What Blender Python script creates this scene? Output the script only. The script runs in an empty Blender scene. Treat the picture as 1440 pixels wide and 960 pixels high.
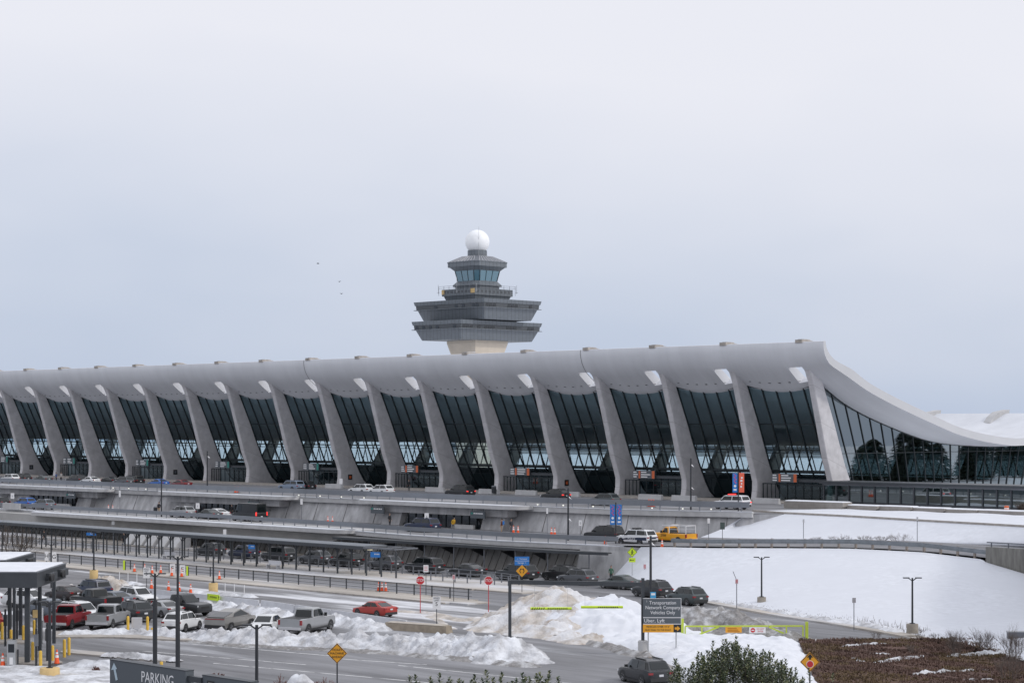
import bpy, bmesh, math, random
from mathutils import Vector, Matrix, noise as mnoise
R = math.radians
random.seed(7)
scn = bpy.context.scene
col = scn.collection

# ------------------------------------------------------------------ survey of the place
# world x runs along the terminal front (to the right), y into the building, z up; lower road level is z = 0
FPX = 2800.0
TH = math.atan(FPX / 2774.0)
HZ = 596.5
CZ = 17.3
_c = .0342821
Z0 = 13.0 * math.sin(TH) / _c
X0 = (1147.118 - 720) / FPX * Z0
RX = (math.cos(TH), math.sin(TH))
FW = (-math.sin(TH), math.cos(TH))
CAM = (-(X0 * RX[0] + Z0 * FW[0]), -(X0 * RX[1] + Z0 * FW[1]))
def _ray(px, py):
    u = (px - 720) / FPX
    return (u * RX[0] + FW[0], u * RX[1] + FW[1], -(py - HZ) / FPX)
def gz(px, py, z=0.0):
    r = _ray(px, py); t = (z - CZ) / r[2]
    return Vector((CAM[0] + t * r[0], CAM[1] + t * r[1], z))
def gy(px, y, z=0.0):
    r = _ray(px, 0); t = (y - CAM[1]) / r[1]
    return Vector((CAM[0] + t * r[0], y, z))
def gyp(px, py, y):
    r = _ray(px, py); t = (y - CAM[1]) / r[1]
    return Vector((CAM[0] + t * r[0], y, CZ + t * r[2]))
def gd(px, py, Z):
    r = _ray(px, py)
    return Vector((CAM[0] + Z * r[0], CAM[1] + Z * r[1], CZ + Z * r[2]))
def depth(p):
    return (p[0] - CAM[0]) * FW[0] + (p[1] - CAM[1]) * FW[1]
AF = math.pi / 2 + TH          # world heading of "straight away"

# ------------------------------------------------------------------ materials
MATS = {}
def mat(name, color, rough=.7, metal=0.0, var=0.0, vscale=1.0, bump=0.0, bscale=20.0, coat=0.0, emit=None, spec=.5, col2=None, stretch=None):
    if name in MATS: return MATS[name]
    m = bpy.data.materials.new(name); m.use_nodes = True
    nt = m.node_tree; b = nt.nodes['Principled BSDF']
    b.inputs['Base Color'].default_value = (*color, 1)
    b.inputs['Roughness'].default_value = rough
    b.inputs['Metallic'].default_value = metal
    b.inputs['Specular IOR Level'].default_value = spec
    b.inputs['Coat Weight'].default_value = coat
    if emit:
        b.inputs['Emission Color'].default_value = (*emit[0], 1); b.inputs['Emission Strength'].default_value = emit[1]
    if var or bump:
        geo = nt.nodes.new('ShaderNodeNewGeometry')
        vec = geo.outputs['Position']
        if stretch:
            mp = nt.nodes.new('ShaderNodeMapping'); mp.inputs['Scale'].default_value = stretch
            nt.links.new(vec, mp.inputs['Vector']); vec = mp.outputs['Vector']
    if var:
        n = nt.nodes.new('ShaderNodeTexNoise'); n.inputs['Scale'].default_value = vscale; n.inputs['Detail'].default_value = 6; n.inputs['Roughness'].default_value = .62
        nt.links.new(vec, n.inputs['Vector'])
        r = nt.nodes.new('ShaderNodeValToRGB')
        r.color_ramp.elements[0].position = .3; r.color_ramp.elements[1].position = .72
        c2 = col2 or tuple(min(1, c * (1 + var)) for c in color)
        c1 = color if col2 else tuple(c * (1 - var) for c in color)
        r.color_ramp.elements[0].color = (*c1, 1); r.color_ramp.elements[1].color = (*c2, 1)
        nt.links.new(n.outputs['Fac'], r.inputs['Fac']); nt.links.new(r.outputs['Color'], b.inputs['Base Color'])
    if bump:
        n2 = nt.nodes.new('ShaderNodeTexNoise'); n2.inputs['Scale'].default_value = bscale; n2.inputs['Detail'].default_value = 5
        nt.links.new(geo.outputs['Position'], n2.inputs['Vector'])
        bp = nt.nodes.new('ShaderNodeBump'); bp.inputs['Strength'].default_value = bump; bp.inputs['Distance'].default_value = .1
        nt.links.new(n2.outputs['Fac'], bp.inputs['Height']); nt.links.new(bp.outputs['Normal'], b.inputs['Normal'])
    MATS[name] = m
    return m

def glass(name, tint, refl=.06, rough=.02, tcol=None):
    if name in MATS: return MATS[name]
    m = bpy.data.materials.new(name); m.use_nodes = True
    nt = m.node_tree; nt.nodes.clear()
    out = nt.nodes.new('ShaderNodeOutputMaterial')
    tr = nt.nodes.new('ShaderNodeBsdfTransparent'); tr.inputs['Color'].default_value = (*tint, 1)
    gl = nt.nodes.new('ShaderNodeBsdfGlossy'); gl.inputs['Color'].default_value = (*(tcol or (.85, .95, 1.0)), 1); gl.inputs['Roughness'].default_value = rough
    fr = nt.nodes.new('ShaderNodeFresnel'); ge = nt.nodes.new('ShaderNodeNewGeometry'); mi_ = nt.nodes.new('ShaderNodeMath'); mi_.operation = 'MULTIPLY_ADD'; mi_.inputs[1].default_value = 1 / 1.5 - 1.5; mi_.inputs[2].default_value = 1.5
    nt.links.new(ge.outputs['Backfacing'], mi_.inputs[0]); nt.links.new(mi_.outputs[0], fr.inputs['IOR'])
    ad = nt.nodes.new('ShaderNodeMath'); ad.operation = 'ADD'; ad.inputs[1].default_value = refl; ad.use_clamp = True
    nt.links.new(fr.outputs['Fac'], ad.inputs[0])
    mx = nt.nodes.new('ShaderNodeMixShader')
    nt.links.new(ad.outputs[0], mx.inputs['Fac']); nt.links.new(tr.outputs[0], mx.inputs[1]); nt.links.new(gl.outputs[0], mx.inputs[2])
    nt.links.new(mx.outputs[0], out.inputs['Surface'])
    MATS[name] = m
    return m

def layered(name, base, top, scale, lo, hi, stretch=(1, 1, 1), rough=.85, bump=.3, bscale=8, third=None, fine=None, bv=.34):
    """two covers broken up by noise: salt-dried asphalt under slush, snow under grit"""
    m = bpy.data.materials.new(name); m.use_nodes = True
    nt = m.node_tree; b = nt.nodes['Principled BSDF']; b.inputs['Roughness'].default_value = rough
    b.inputs['Specular IOR Level'].default_value = .3
    geo = nt.nodes.new('ShaderNodeNewGeometry')
    mp = nt.nodes.new('ShaderNodeMapping'); mp.inputs['Scale'].default_value = stretch
    nt.links.new(geo.outputs['Position'], mp.inputs['Vector'])
    n = nt.nodes.new('ShaderNodeTexNoise'); n.inputs['Scale'].default_value = scale; n.inputs['Detail'].default_value = 8; n.inputs['Roughness'].default_value = .6
    nt.links.new(mp.outputs['Vector'], n.inputs['Vector'])
    r = nt.nodes.new('ShaderNodeMapRange'); r.inputs['From Min'].default_value = lo; r.inputs['From Max'].default_value = hi; r.interpolation_type = 'SMOOTHSTEP'
    nt.links.new(n.outputs['Fac'], r.inputs['Value'])
    def rgb(c, sc, st, v=.16):
        nn = nt.nodes.new('ShaderNodeTexNoise'); nn.inputs['Scale'].default_value = sc; nn.inputs['Detail'].default_value = 7; nn.inputs['Roughness'].default_value = .65
        mm = nt.nodes.new('ShaderNodeMapping'); mm.inputs['Scale'].default_value = st; mm.inputs['Location'].default_value = (3.1, 7.7, 1.3)
        nt.links.new(geo.outputs['Position'], mm.inputs['Vector']); nt.links.new(mm.outputs['Vector'], nn.inputs['Vector'])
        rr = nt.nodes.new('ShaderNodeValToRGB'); rr.color_ramp.elements[0].position = .34; rr.color_ramp.elements[1].position = .68
        rr.color_ramp.elements[0].color = (*[x * (1 - v) for x in c], 1); rr.color_ramp.elements[1].color = (*[min(1, x * (1 + v)) for x in c], 1)
        nt.links.new(nn.outputs['Fac'], rr.inputs['Fac'])
        return rr.outputs['Color']
    mx = nt.nodes.new('ShaderNodeMix'); mx.data_type = 'RGBA'
    nt.links.new(r.outputs[0], mx.inputs['Factor'])
    nt.links.new(rgb(base, fine or scale * 2.3, stretch, bv), mx.inputs['A']); nt.links.new(rgb(top, 1.3, (1, 1, 1), .07), mx.inputs['B'])
    res = mx.outputs['Result']
    if third:
        c3, sc3, lo3, hi3 = third[:4]
        n3 = nt.nodes.new('ShaderNodeTexNoise'); n3.inputs['Scale'].default_value = sc3; n3.inputs['Detail'].default_value = 9; n3.inputs['Roughness'].default_value = .7
        nt.links.new(mp.outputs['Vector'] if len(third) > 4 else geo.outputs['Position'], n3.inputs['Vector'])
        r3 = nt.nodes.new('ShaderNodeMapRange'); r3.inputs['From Min'].default_value = lo3; r3.inputs['From Max'].default_value = hi3
        nt.links.new(n3.outputs['Fac'], r3.inputs['Value'])
        m3 = nt.nodes.new('ShaderNodeMix'); m3.data_type = 'RGBA'
        nt.links.new(r3.outputs[0], m3.inputs['Factor']); nt.links.new(res, m3.inputs['A']); m3.inputs['B'].default_value = (*c3, 1)
        res = m3.outputs['Result']
    nt.links.new(res, b.inputs['Base Color'])
    n2 = nt.nodes.new('ShaderNodeTexNoise'); n2.inputs['Scale'].default_value = bscale; n2.inputs['Detail'].default_value = 6
    nt.links.new(geo.outputs['Position'], n2.inputs['Vector'])
    bp = nt.nodes.new('ShaderNodeBump'); bp.inputs['Strength'].default_value = bump; bp.inputs['Distance'].default_value = .12
    nt.links.new(n2.outputs['Fac'], bp.inputs['Height']); nt.links.new(bp.outputs['Normal'], b.inputs['Normal'])
    MATS[name] = m
    return m

SNOWC = (.80, .82, .86)
M_asphalt = layered('asphalt_lot', (.19, .19, .20), (.52, .53, .56), .10, .54, .76, (.22, 1.6, 1), .8, .25, 14, third=((.15, .15, .155), .21, .54, .74, 1))
M_slush = layered('asphalt_slush', (.165, .163, .17), (.60, .605, .63), .16, .48, .64, (.16, 1.3, 1), .75, .3, 10, third=((.13, .13, .135), .33, .56, .70, 1))
M_road2 = layered('asphalt_road', (.185, .185, .195), (.48, .48, .50), .14, .58, .82, (.10, 1.6, 1), .8, .2, 14)
M_deckroad = layered('asphalt_deck', (.20, .20, .21), (.5, .5, .52), .2, .6, .8, (.2, 1.5, 1), .8, .2, 14)
M_walk = layered('sidewalk_concrete', (.37, .34, .305), (.58, .585, .61), .12, .42, .66, (.25, 1.2, 1), .85, .25, 12)
M_kerb = mat('kerb_concrete', (.36, .33, .30), .9, var=.25, vscale=1.2)
M_snow = layered('clean_snow', (.645, .66, .70), (.675, .69, .73), .25, .4, .6, (1, 1, 1), .75, .06, 3.5, bv=.04)
M_hill = layered('smooth_snow', (.60, .617, .66), (.615, .632, .675), .12, .4, .6, (1, 1, 1), .75, .03, 1.2, bv=.025)
M_pile = layered('pile_snow', (.43, .43, .445), (.71, .725, .76), .55, .40, .66, (1, 1, 1), .8, .7, 5, third=((.34, .31, .27), .5, .58, .76))
M_dirty = layered('dirty_snow', (.24, .23, .225), (.52, .525, .54), .8, .46, .7, (1, 1, 1), .85, .8, 6, third=((.16, .15, .14), 1.1, .58, .72))
M_sandy = layered('sandy_snow', (.45, .41, .37), (.64, .64, .655), .28, .42, .62, (1, 1, 1), .85, .7, 5, third=((.33, .26, .20), .6, .52, .70))
M_conc = mat('column_concrete', (.535, .525, .54), .85, var=.15, vscale=.8, bump=.12, bscale=12)
M_wall = mat('wall_concrete', (.41, .408, .415), .9, var=.3, vscale=.55, bump=.15, bscale=9, stretch=(1.6, 1.6, .45))
M_wallL = mat('pale_concrete', (.45, .448, .45), .88, var=.14, vscale=.8, bump=.1, bscale=9)
M_soffit = mat('roof_concrete', (.65, .66, .69), .8, var=.07, vscale=.25, stretch=(1.6, .25, .25))
M_rooftop = mat('roof_membrane', (.57, .585, .62), .7, var=.08, vscale=.3)
M_beige = mat('tower_concrete', (.58, .51, .42), .85, var=.08, vscale=.5)
M_towerg = mat('tower_cladding', (.135, .152, .17), .5, var=.10, vscale=.9)
def panel_joints(m, pitch, w, dark, cx=1.0, cy=1.0, cz=0.0):
    nt = m.node_tree; b = nt.nodes['Principled BSDF']; src = b.inputs['Base Color'].links[0].from_socket
    geo = nt.nodes.new('ShaderNodeNewGeometry'); sp = nt.nodes.new('ShaderNodeSeparateXYZ'); nt.links.new(geo.outputs['Position'], sp.inputs[0])
    a = nt.nodes.new('ShaderNodeVectorMath'); a.operation = 'DOT_PRODUCT'; a.inputs[1].default_value = (cx, cy, cz); nt.links.new(geo.outputs['Position'], a.inputs[0])
    p = nt.nodes.new('ShaderNodeMath'); p.operation = 'PINGPONG'; p.inputs[1].default_value = pitch / 2; nt.links.new(a.outputs['Value'], p.inputs[0])
    l = nt.nodes.new('ShaderNodeMath'); l.operation = 'LESS_THAN'; l.inputs[1].default_value = w; nt.links.new(p.outputs[0], l.inputs[0])
    mx = nt.nodes.new('ShaderNodeMix'); mx.data_type = 'RGBA'; nt.links.new(l.outputs[0], mx.inputs['Factor']); nt.links.new(src, mx.inputs['A']); mx.inputs['B'].default_value = (*dark, 1)
    nt.links.new(mx.outputs['Result'], b.inputs['Base Color'])
panel_joints(M_conc, 4.4, .035, (.41, .40, .41), 0.0, .35, 1.0)
panel_joints(M_towerg, 1.3, .05, (.055, .062, .07))
M_towerd = mat('tower_band', (.075, .083, .092), .5, var=.1, vscale=.9)
M_white = mat('white_shell', (.80, .81, .82), .5, var=.03, vscale=.4)
M_dark = mat('dark_metal', (.035, .038, .044), .45, metal=.2)
M_char = mat('charcoal_metal', (.052, .058, .066), .5, metal=.2, var=.12, vscale=1.5)
M_gray = mat('grey_metal', (.16, .17, .19), .5, metal=.3, var=.1, vscale=1.0)
M_steel = mat('galvanised_steel', (.42, .43, .44), .45, metal=.5, var=.12, vscale=2)
M_alu = mat('pale_metal', (.6, .6, .62), .4, metal=.4)
M_frame = mat('window_frame', (.022, .030, .034), .45, metal=.3)
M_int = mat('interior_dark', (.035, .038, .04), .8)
M_intc = mat('interior_concrete', (.20, .19, .17), .9, var=.1, vscale=.5)
M_glassF = glass('front_glass', (.60, .73, .78), .055, .02, (.8, .95, 1))
M_glassB = glass('rear_glass', (.78, .83, .85), .02)
M_glassE = glass('end_glass', (.04, .07, .08), .22, .02)
M_glassP = glass('pavilion_glass', (.36, .50, .50), .22)
M_glassT = mat('tower_glass', (.10, .21, .27), .08, metal=.1, spec=.9, coat=.4)
M_winD = mat('dark_window', (.018, .022, .028), .12, spec=.7)
M_red = mat('sign_red', (.50, .028, .035), .45)
M_post_red = mat('post_red', (.45, .05, .06), .5)
M_wsign = mat('sign_white', (.74, .74, .75), .5)
M_blk = mat('sign_black', (.015, .015, .016), .5)
M_amber = mat('sign_amber', (.72, .33, .02), .5)
M_lime = mat('sign_lime', (.54, .72, .03), .5)
M_limebar = mat('painted_lime', (.48, .58, .06), .5, var=.1, vscale=2)
M_blue = mat('sign_blue', (.02, .17, .50), .5)
M_sgrey = mat('sign_grey', (.085, .098, .112), .55)
M_orange = mat('sign_orange', (.58, .125, .04), .5)
M_teal = mat('sign_teal', (.02, .22, .18), .5)
M_cone = mat('cone_orange', (.82, .10, .02), .5)
M_yel = mat('bollard_yellow', (.66, .42, .06), .6, var=.12, vscale=3)
M_ytan = mat('base_tan', (.60, .43, .20), .8, var=.12, vscale=2.5)
M_tyre = mat('tyre_rubber', (.02, .02, .021), .85)
M_rim = mat('wheel_rim', (.30, .30, .31), .35, metal=.7)
M_trim = mat('car_trim', (.022, .023, .025), .6)
M_cglass = mat('car_glass', (.006, .009, .010), .05, spec=.55)
M_tail = mat('tail_light', (.26, .012, .016), .25, coat=.5)
M_brake = mat('brake_light_lit', (.6, .02, .02), .3, emit=((1, .05, .04), 1.2))
M_head = mat('head_light', (.62, .64, .66), .15, coat=.6)
M_plate = mat('licence_plate', (.62, .63, .66), .5)
M_leafg = mat('holly_leaf', (.042, .066, .030), .42, var=.45, vscale=2.5, spec=.6)
M_leafl = mat('holly_leaf_pale', (.15, .16, .075), .45, var=.3, vscale=2.5)
M_bark = mat('bark', (.075, .058, .048), .9, var=.2, vscale=4)
M_twig = mat('bare_twig', (.115, .092, .082), .9, var=.2, vscale=3)
M_twigs = mat('snowy_twig', (.46, .45, .46), .9, var=.3, vscale=3)
M_brown = mat('ground_cover_brown', (.115, .070, .055), .9, var=.45, vscale=.6)
M_soil = layered('bed_soil', (.085, .05, .042), (.11, .065, .052), .30, .4, .60, (.30, 1.0, 1), .95, .5, 6, fine=2.5)
M_rust = mat('shrub_rust', (.20, .075, .06), .85, var=.4, vscale=3)

# ------------------------------------------------------------------ mesh helpers
class MB:
    def __init__(s): s.V = []; s.F = []; s.M = []
    def add(s, v, f, mi=0):
        o = len(s.V); s.V += [tuple(p) for p in v]
        for q in f: s.F.append([i + o for i in q]); s.M.append(mi)
        return s
    def box(s, x0, x1, y0, y1, z0, z1, mi=0, tx=0, ty=0):
        v = [(x0, y0, z0), (x1, y0, z0), (x1, y1, z0), (x0, y1, z0), (x0 + tx, y0 + ty, z1), (x1 - tx, y0 + ty, z1), (x1 - tx, y1 - ty, z1), (x0 + tx, y1 - ty, z1)]
        return s.add(v, [(3, 2, 1, 0), (4, 5, 6, 7), (0, 1, 5, 4), (1, 2, 6, 5), (2, 3, 7, 6), (3, 0, 4, 7)], mi)
    def cbox(s, c, d, rz=0, mi=0):
        x, y, z = c; a, b, h = d[0] / 2, d[1] / 2, d[2] / 2; cs, sn = math.cos(rz), math.sin(rz)
        v = [(x + i * cs - j * sn, y + i * sn + j * cs, z + k) for k in (-h, h) for i, j in ((-a, -b), (a, -b), (a, b), (-a, b))]
        return s.add(v, [(3, 2, 1, 0), (4, 5, 6, 7), (0, 1, 5, 4), (1, 2, 6, 5), (2, 3, 7, 6), (3, 0, 4, 7)], mi)
    def tube(s, p0, p1, r0, r1=None, n=8, mi=0, caps=True):
        p0 = Vector(p0); p1 = Vector(p1); r1 = r0 if r1 is None else r1
        d = (p1 - p0)
        if d.length < 1e-6: return s
        d.normalize(); a = d.orthogonal().normalized(); b = d.cross(a)
        v = []
        for p, r in ((p0, r0), (p1, r1)):
            for k in range(n):
                t = 2 * math.pi * k / n; v.append(p + a * (r * math.cos(t)) + b * (r * math.sin(t)))
        f = [(k, (k + 1) % n, n + (k + 1) % n, n + k) for k in range(n)]
        if caps: f += [tuple(range(n - 1, -1, -1)), tuple(range(n, 2 * n))]
        return s.add(v, f, mi)
    def bar(s, p0, p1, w, h, mi=0, up=(0, 0, 1)):
        p0 = Vector(p0); p1 = Vector(p1); d = (p1 - p0).normalized(); u = Vector(up)
        a = d.cross(u)
        if a.length < 1e-4: a = Vector((1, 0, 0))
        a.normalize(); b = a.cross(d).normalized()
        v = [p + a * i * w / 2 + b * j * h / 2 for p in (p0, p1) for i, j in ((-1, -1), (1, -1), (1, 1), (-1, 1))]
        return s.add(v, [(0, 1, 2, 3), (7, 6, 5, 4), (0, 4, 5, 1), (1, 5, 6, 2), (2, 6, 7, 3), (3, 7, 4, 0)], mi)
    def lathe(s, prof, n=16, c=(0, 0, 0), mi=0):
        v = []; f = []
        for r, z in prof:
            for k in range(n):
                t = 2 * math.pi * k / n; v.append((c[0] + r * math.cos(t), c[1] + r * math.sin(t), c[2] + z))
        for j in range(len(prof) - 1):
            for k in range(n): f.append((j * n + k, j * n + (k + 1) % n, (j + 1) * n + (k + 1) % n, (j + 1) * n + k))
        f.append(tuple(range(n - 1, -1, -1))); f.append(tuple(range((len(prof) - 1) * n, len(prof) * n)))
        return s.add(v, f, mi)
    def prism_x(s, poly, x0, x1, mi=0, poly2=None):
        n = len(poly); q = poly2 or poly
        v = [(x0, y, z) for y, z in poly] + [(x1, y, z) for y, z in q]
        f = [(k, n + k, n + (k + 1) % n, (k + 1) % n) for k in range(n)] + [tuple(range(n)), tuple(range(2 * n - 1, n - 1, -1))]
        return s.add(v, f, mi)
    def prism_y(s, poly, y0, y1, mi=0):
        n = len(poly)
        v = [(x, y0, z) for x, z in poly] + [(x, y1, z) for x, z in poly]
        f = [(k, (k + 1) % n, n + (k + 1) % n, n + k) for k in range(n)] + [tuple(range(n - 1, -1, -1)), tuple(range(n, 2 * n))]
        return s.add(v, f, mi)
    def prism_z(s, poly, z0, z1, mi=0):
        n = len(poly)
        v = [(x, y, z0) for x, y in poly] + [(x, y, z1) for x, y in poly]
        f = [(k, (k + 1) % n, n + (k + 1) % n, n + k) for k in range(n)] + [tuple(range(n - 1, -1, -1)), tuple(range(n, 2 * n))]
        return s.add(v, f, mi)
    def loft(s, rings, closed=True, caps=True, mi=0):
        n = len(rings[0]); v = [p for r in rings for p in r]; f = []
        for j in range(len(rings) - 1):
            for k in range(n if closed else n - 1): f.append((j * n + k, j * n + (k + 1) % n, (j + 1) * n + (k + 1) % n, (j + 1) * n + k))
        if caps and closed: f += [tuple(range(n - 1, -1, -1)), tuple(range((len(rings) - 1) * n, len(rings) * n))]
        return s.add(v, f, mi)
    def mesh(s, name, mats, smooth=None, fix=True):
        me = bpy.data.meshes.new(name); me.from_pydata(s.V, [], s.F)
        for m in (mats if isinstance(mats, (list, tuple)) else [mats]): me.materials.append(m)
        if len(me.materials) > 1: me.polygons.foreach_set('material_index', s.M)
        if fix:
            bm = bmesh.new(); bm.from_mesh(me); bmesh.ops.recalc_face_normals(bm, faces=bm.faces); bm.to_mesh(me); bm.free()
        if smooth is not None:
            me.polygons.foreach_set('use_smooth', [True] * len(me.polygons)); me.set_sharp_from_angle(angle=R(smooth))
        me.update()
        return me
    def build(s, name, mats, parent=None, smooth=None, fix=True):
        return link(name, s.mesh(name, mats, smooth, fix), parent)

def link(name, me, parent=None):
    o = bpy.data.objects.new(name, me); col.objects.link(o)
    if parent: o.parent = parent
    return o
def tag(o, label=None, cat=None, group=None, kind=None):
    if label: o['label'] = label
    if cat: o['category'] = cat
    if group: o['group'] = group
    if kind: o['kind'] = kind
    return o
def thing(name, label, cat, loc=(0, 0, 0), rz=0.0, group=None):
    o = bpy.data.objects.new(name, None); col.objects.link(o); o.empty_display_size = .3
    o.location = loc; o.rotation_euler = (0, 0, rz)
    return tag(o, label, cat, group)
def copy_tree(o, parent=None):
    c = o.copy(); col.objects.link(c)
    if parent: c.parent = parent
    for ch in list(o.children): copy_tree(ch, c)
    return c
_tc = {}
def text_mesh(s, size, m, ext=.004, align='CENTER'):
    k = (s, size, m.name, align)
    if k in _tc: return _tc[k]
    cu = bpy.data.curves.new('lettering', 'FONT'); cu.body = s; cu.size = size; cu.extrude = ext; cu.align_x = align; cu.align_y = 'CENTER'; cu.resolution_u = 3
    cu.space_line = .95
    o = bpy.data.objects.new('tmp', cu); col.objects.link(o)
    dg = bpy.context.evaluated_depsgraph_get()
    me = bpy.data.meshes.new_from_object(o.evaluated_get(dg)); bpy.data.objects.remove(o)
    me.name = 'lettering'
    me.materials.clear(); me.materials.append(m)
    _tc[k] = me
    return me
def text(s, size, m, parent, loc, rot=(math.pi / 2, 0, 0), align='CENTER', name='lettering', sx=1.0):
    o = link(name, text_mesh(s, size, m, align=align), parent); o.location = loc; o.rotation_euler = rot; o.scale = (sx, 1, 1)
    return o
def structure(name, mb, m, smooth=None, fix=True):
    o = mb.build(name, m, None, smooth, fix); o['kind'] = 'structure'; return o

# ------------------------------------------------------------------ camera, world, sun
cd = bpy.data.cameras.new('camera'); cam = bpy.data.objects.new('camera', cd); col.objects.link(cam)
cam.location = (CAM[0], CAM[1], CZ); cam.rotation_euler = (math.pi / 2, 0, TH)
cd.sensor_width = 36; cd.lens = FPX / 1440 * 36; cd.shift_y = (HZ - 480) / 1440; cd.clip_start = .5; cd.clip_end = 9000
scn.camera = cam
scn.view_settings.view_transform = 'Standard'; scn.view_settings.look = 'None'; scn.view_settings.exposure = 0.0; scn.view_settings.gamma = 1

sd = Vector((.80, .42, .62)).normalized()
w = bpy.data.worlds.new('World'); scn.world = w; w.use_nodes = True
nt = w.node_tree; bg = nt.nodes['Background']
sky = nt.nodes.new('ShaderNodeTexSky'); sky.sky_type = 'NISHITA'; sky.sun_disc = False
sky.sun_elevation = math.asin(sd.z); sky.sun_rotation = math.atan2(sd.x, sd.y); sky.air_density = 1.0; sky.dust_density = 2.0
tc = nt.nodes.new('ShaderNodeTexCoord')
mp = nt.nodes.new('ShaderNodeMapping'); mp.inputs['Scale'].default_value = (1, 1, 2.6)
nt.links.new(tc.outputs['Generated'], mp.inputs['Vector'])
nz = nt.nodes.new('ShaderNodeTexNoise'); nz.inputs['Scale'].default_value = 2.4; nz.inputs['Detail'].default_value = 4; nz.inputs['Roughness'].default_value = .5
nt.links.new(mp.outputs['Vector'], nz.inputs['Vector'])
sep = nt.nodes.new('ShaderNodeSeparateXYZ'); nt.links.new(tc.outputs['Generated'], sep.inputs[0])
# cloud deck: paler overhead, bluer and deeper towards the horizon
rmp = nt.nodes.new('ShaderNodeValToRGB')
e = rmp.color_ramp.elements
e[0].position = .0; e[0].color = (4.9, 5.7, 7.3, 1)
e[1].position = .35; e[1].color = (8.9, 8.95, 9.5, 1)
for p, c in ((1.0, (12.0, 12.4, 13.6, 1)), (.04, (5.6, 6.3, 7.7, 1)), (.10, (7.3, 7.65, 8.65, 1)), (.17, (8.5, 8.6, 9.3, 1))):
    q = e.new(p); q.color = c
az = nt.nodes.new('ShaderNodeVectorMath'); az.operation = 'DOT_PRODUCT'; az.inputs[1].default_value = (RX[0] * .055, RX[1] * .055, 1); nt.links.new(tc.outputs['Generated'], az.inputs[0])
ad = nt.nodes.new('ShaderNodeMath'); ad.operation = 'MULTIPLY_ADD'; ad.inputs[1].default_value = .16; 
sb = nt.nodes.new('ShaderNodeMath'); sb.operation = 'SUBTRACT'; sb.inputs[1].default_value = .5
nt.links.new(nz.outputs['Fac'], sb.inputs[0]); nt.links.new(sb.outputs[0], ad.inputs[0]); nt.links.new(az.outputs['Value'], ad.inputs[2])
nt.links.new(ad.outputs[0], rmp.inputs['Fac'])
mx = nt.nodes.new('ShaderNodeMix'); mx.data_type = 'RGBA'; mx.inputs['Factor'].default_value = .95
nt.links.new(sky.outputs['Color'], mx.inputs['A']); nt.links.new(rmp.outputs['Color'], mx.inputs['B'])
nt.links.new(mx.outputs['Result'], bg.inputs['Color']); bg.inputs['Strength'].default_value = .1

sl = bpy.data.lights.new('sun', 'SUN'); sl.energy = 1.25; sl.angle = R(7); sl.color = (1, .965, .92)
so = bpy.data.objects.new('sun', sl); col.objects.link(so); so.rotation_euler = sd.to_track_quat('Z', 'Y').to_euler(); so.location = (0, 0, 100)
# ------------------------------------------------------------------ small maths
def lerp(a, b, t): return a + (b - a) * t
def interp(tab, x):
    if x <= tab[0][0]: return tab[0][1]
    for (a, b), (c, d) in zip(tab, tab[1:]):
        if x <= c: return b + (d - b) * (x - a) / (c - a)
    return tab[-1][1]
def sstep(a, b, x):
    t = max(0, min(1, (x - a) / (b - a))); return t * t * (3 - 2 * t)
def fbm(x, y, z=0, o=4): return mnoise.fractal(Vector((x, y, z)), 1.0, 2.0, o)
def resample(pts, step):
    out = [Vector(pts[0])]
    for a, b in zip(pts, pts[1:]):
        a = Vector(a); b = Vector(b); n = max(1, int((b - a).length / step))
        for k in range(1, n + 1): out.append(a.lerp(b, k / n))
    return out
def along(pts, step, start=0):
    """points every `step` metres along a polyline, with headings"""
    out = []; d = start
    for a, b in zip(pts, pts[1:]):
        a = Vector(a); b = Vector(b); L = (b - a).length; h = math.atan2(b.y - a.y, b.x - a.x)
        while d <= L: out.append((a.lerp(b, d / L), h)); d += step
        d -= L
    return out
def strip(mb, pts, off, w, z0, z1):
    """kerb-like ribbon of height z0..z1 along a polyline"""
    L = []; Rr = []
    for i, p in enumerate(pts):
        a = Vector(pts[max(0, i - 1)]); b = Vector(pts[min(len(pts) - 1, i + 1)]); d = (b - a); d.z = 0; d.normalize(); n = Vector((-d.y, d.x, 0))
        p = Vector(p); L.append(p + n * off); Rr.append(p + n * (off + w))
    rings = [[(l.x, l.y, l.z + z0), (l.x, l.y, l.z + z1), (r.x, r.y, r.z + z1), (r.x, r.y, r.z + z0)] for l, r in zip(L, Rr)]
    mb.loft(rings)

# ------------------------------------------------------------------ setting: ground sheets
g = MB(); g.add([(-900, -420, 0), (420, -420, 0), (420, 1100, 0), (-900, 1100, 0)], [(0, 1, 2, 3)])
structure('parking_lot_ground', g, M_asphalt)
def sheet(name, poly, z, m):
    b = MB(); b.add([(p[0], p[1], z) for p in poly], [tuple(range(len(poly)))]); return structure(name, b, m)
sheet('slushy_access_road', [(-260, -104.2), (46, -106), (46, -93), (30, -88.2), (-260, -88.2)], .004, M_slush)
sheet('shuttle_road', [(-260, -84), (26, -84), (30, -80), (22, -75.4), (-260, -75.4)], .004, M_road2)
nearB = [gz(*p) for p in ((770, 826), (850, 833), (960, 851), (1100, 881), (1220, 900), (1300, 925), (1440, 985))]
farB = [gz(*p) for p in ((872, 814), (985, 847), (1100, 868), (1180, 880), (1260, 894), (1350, 914), (1440, 938), (1600, 990))]
rp = [(-260, -66), (6, -66)] + [(p.x, p.y) for p in nearB] + [(p.x, p.y) for p in reversed(farB)] + [(11, -53.2), (-260, -53.2)]
sheet('pickup_road', rp, .006, M_road2)
b = MB(); b.box(-260, 21.5, -88.2, -84.0, -.1, .13); b.box(21.5, 24, -87.6, -84.6, -.1, .13); structure('sidewalk', b, M_walk)
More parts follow.
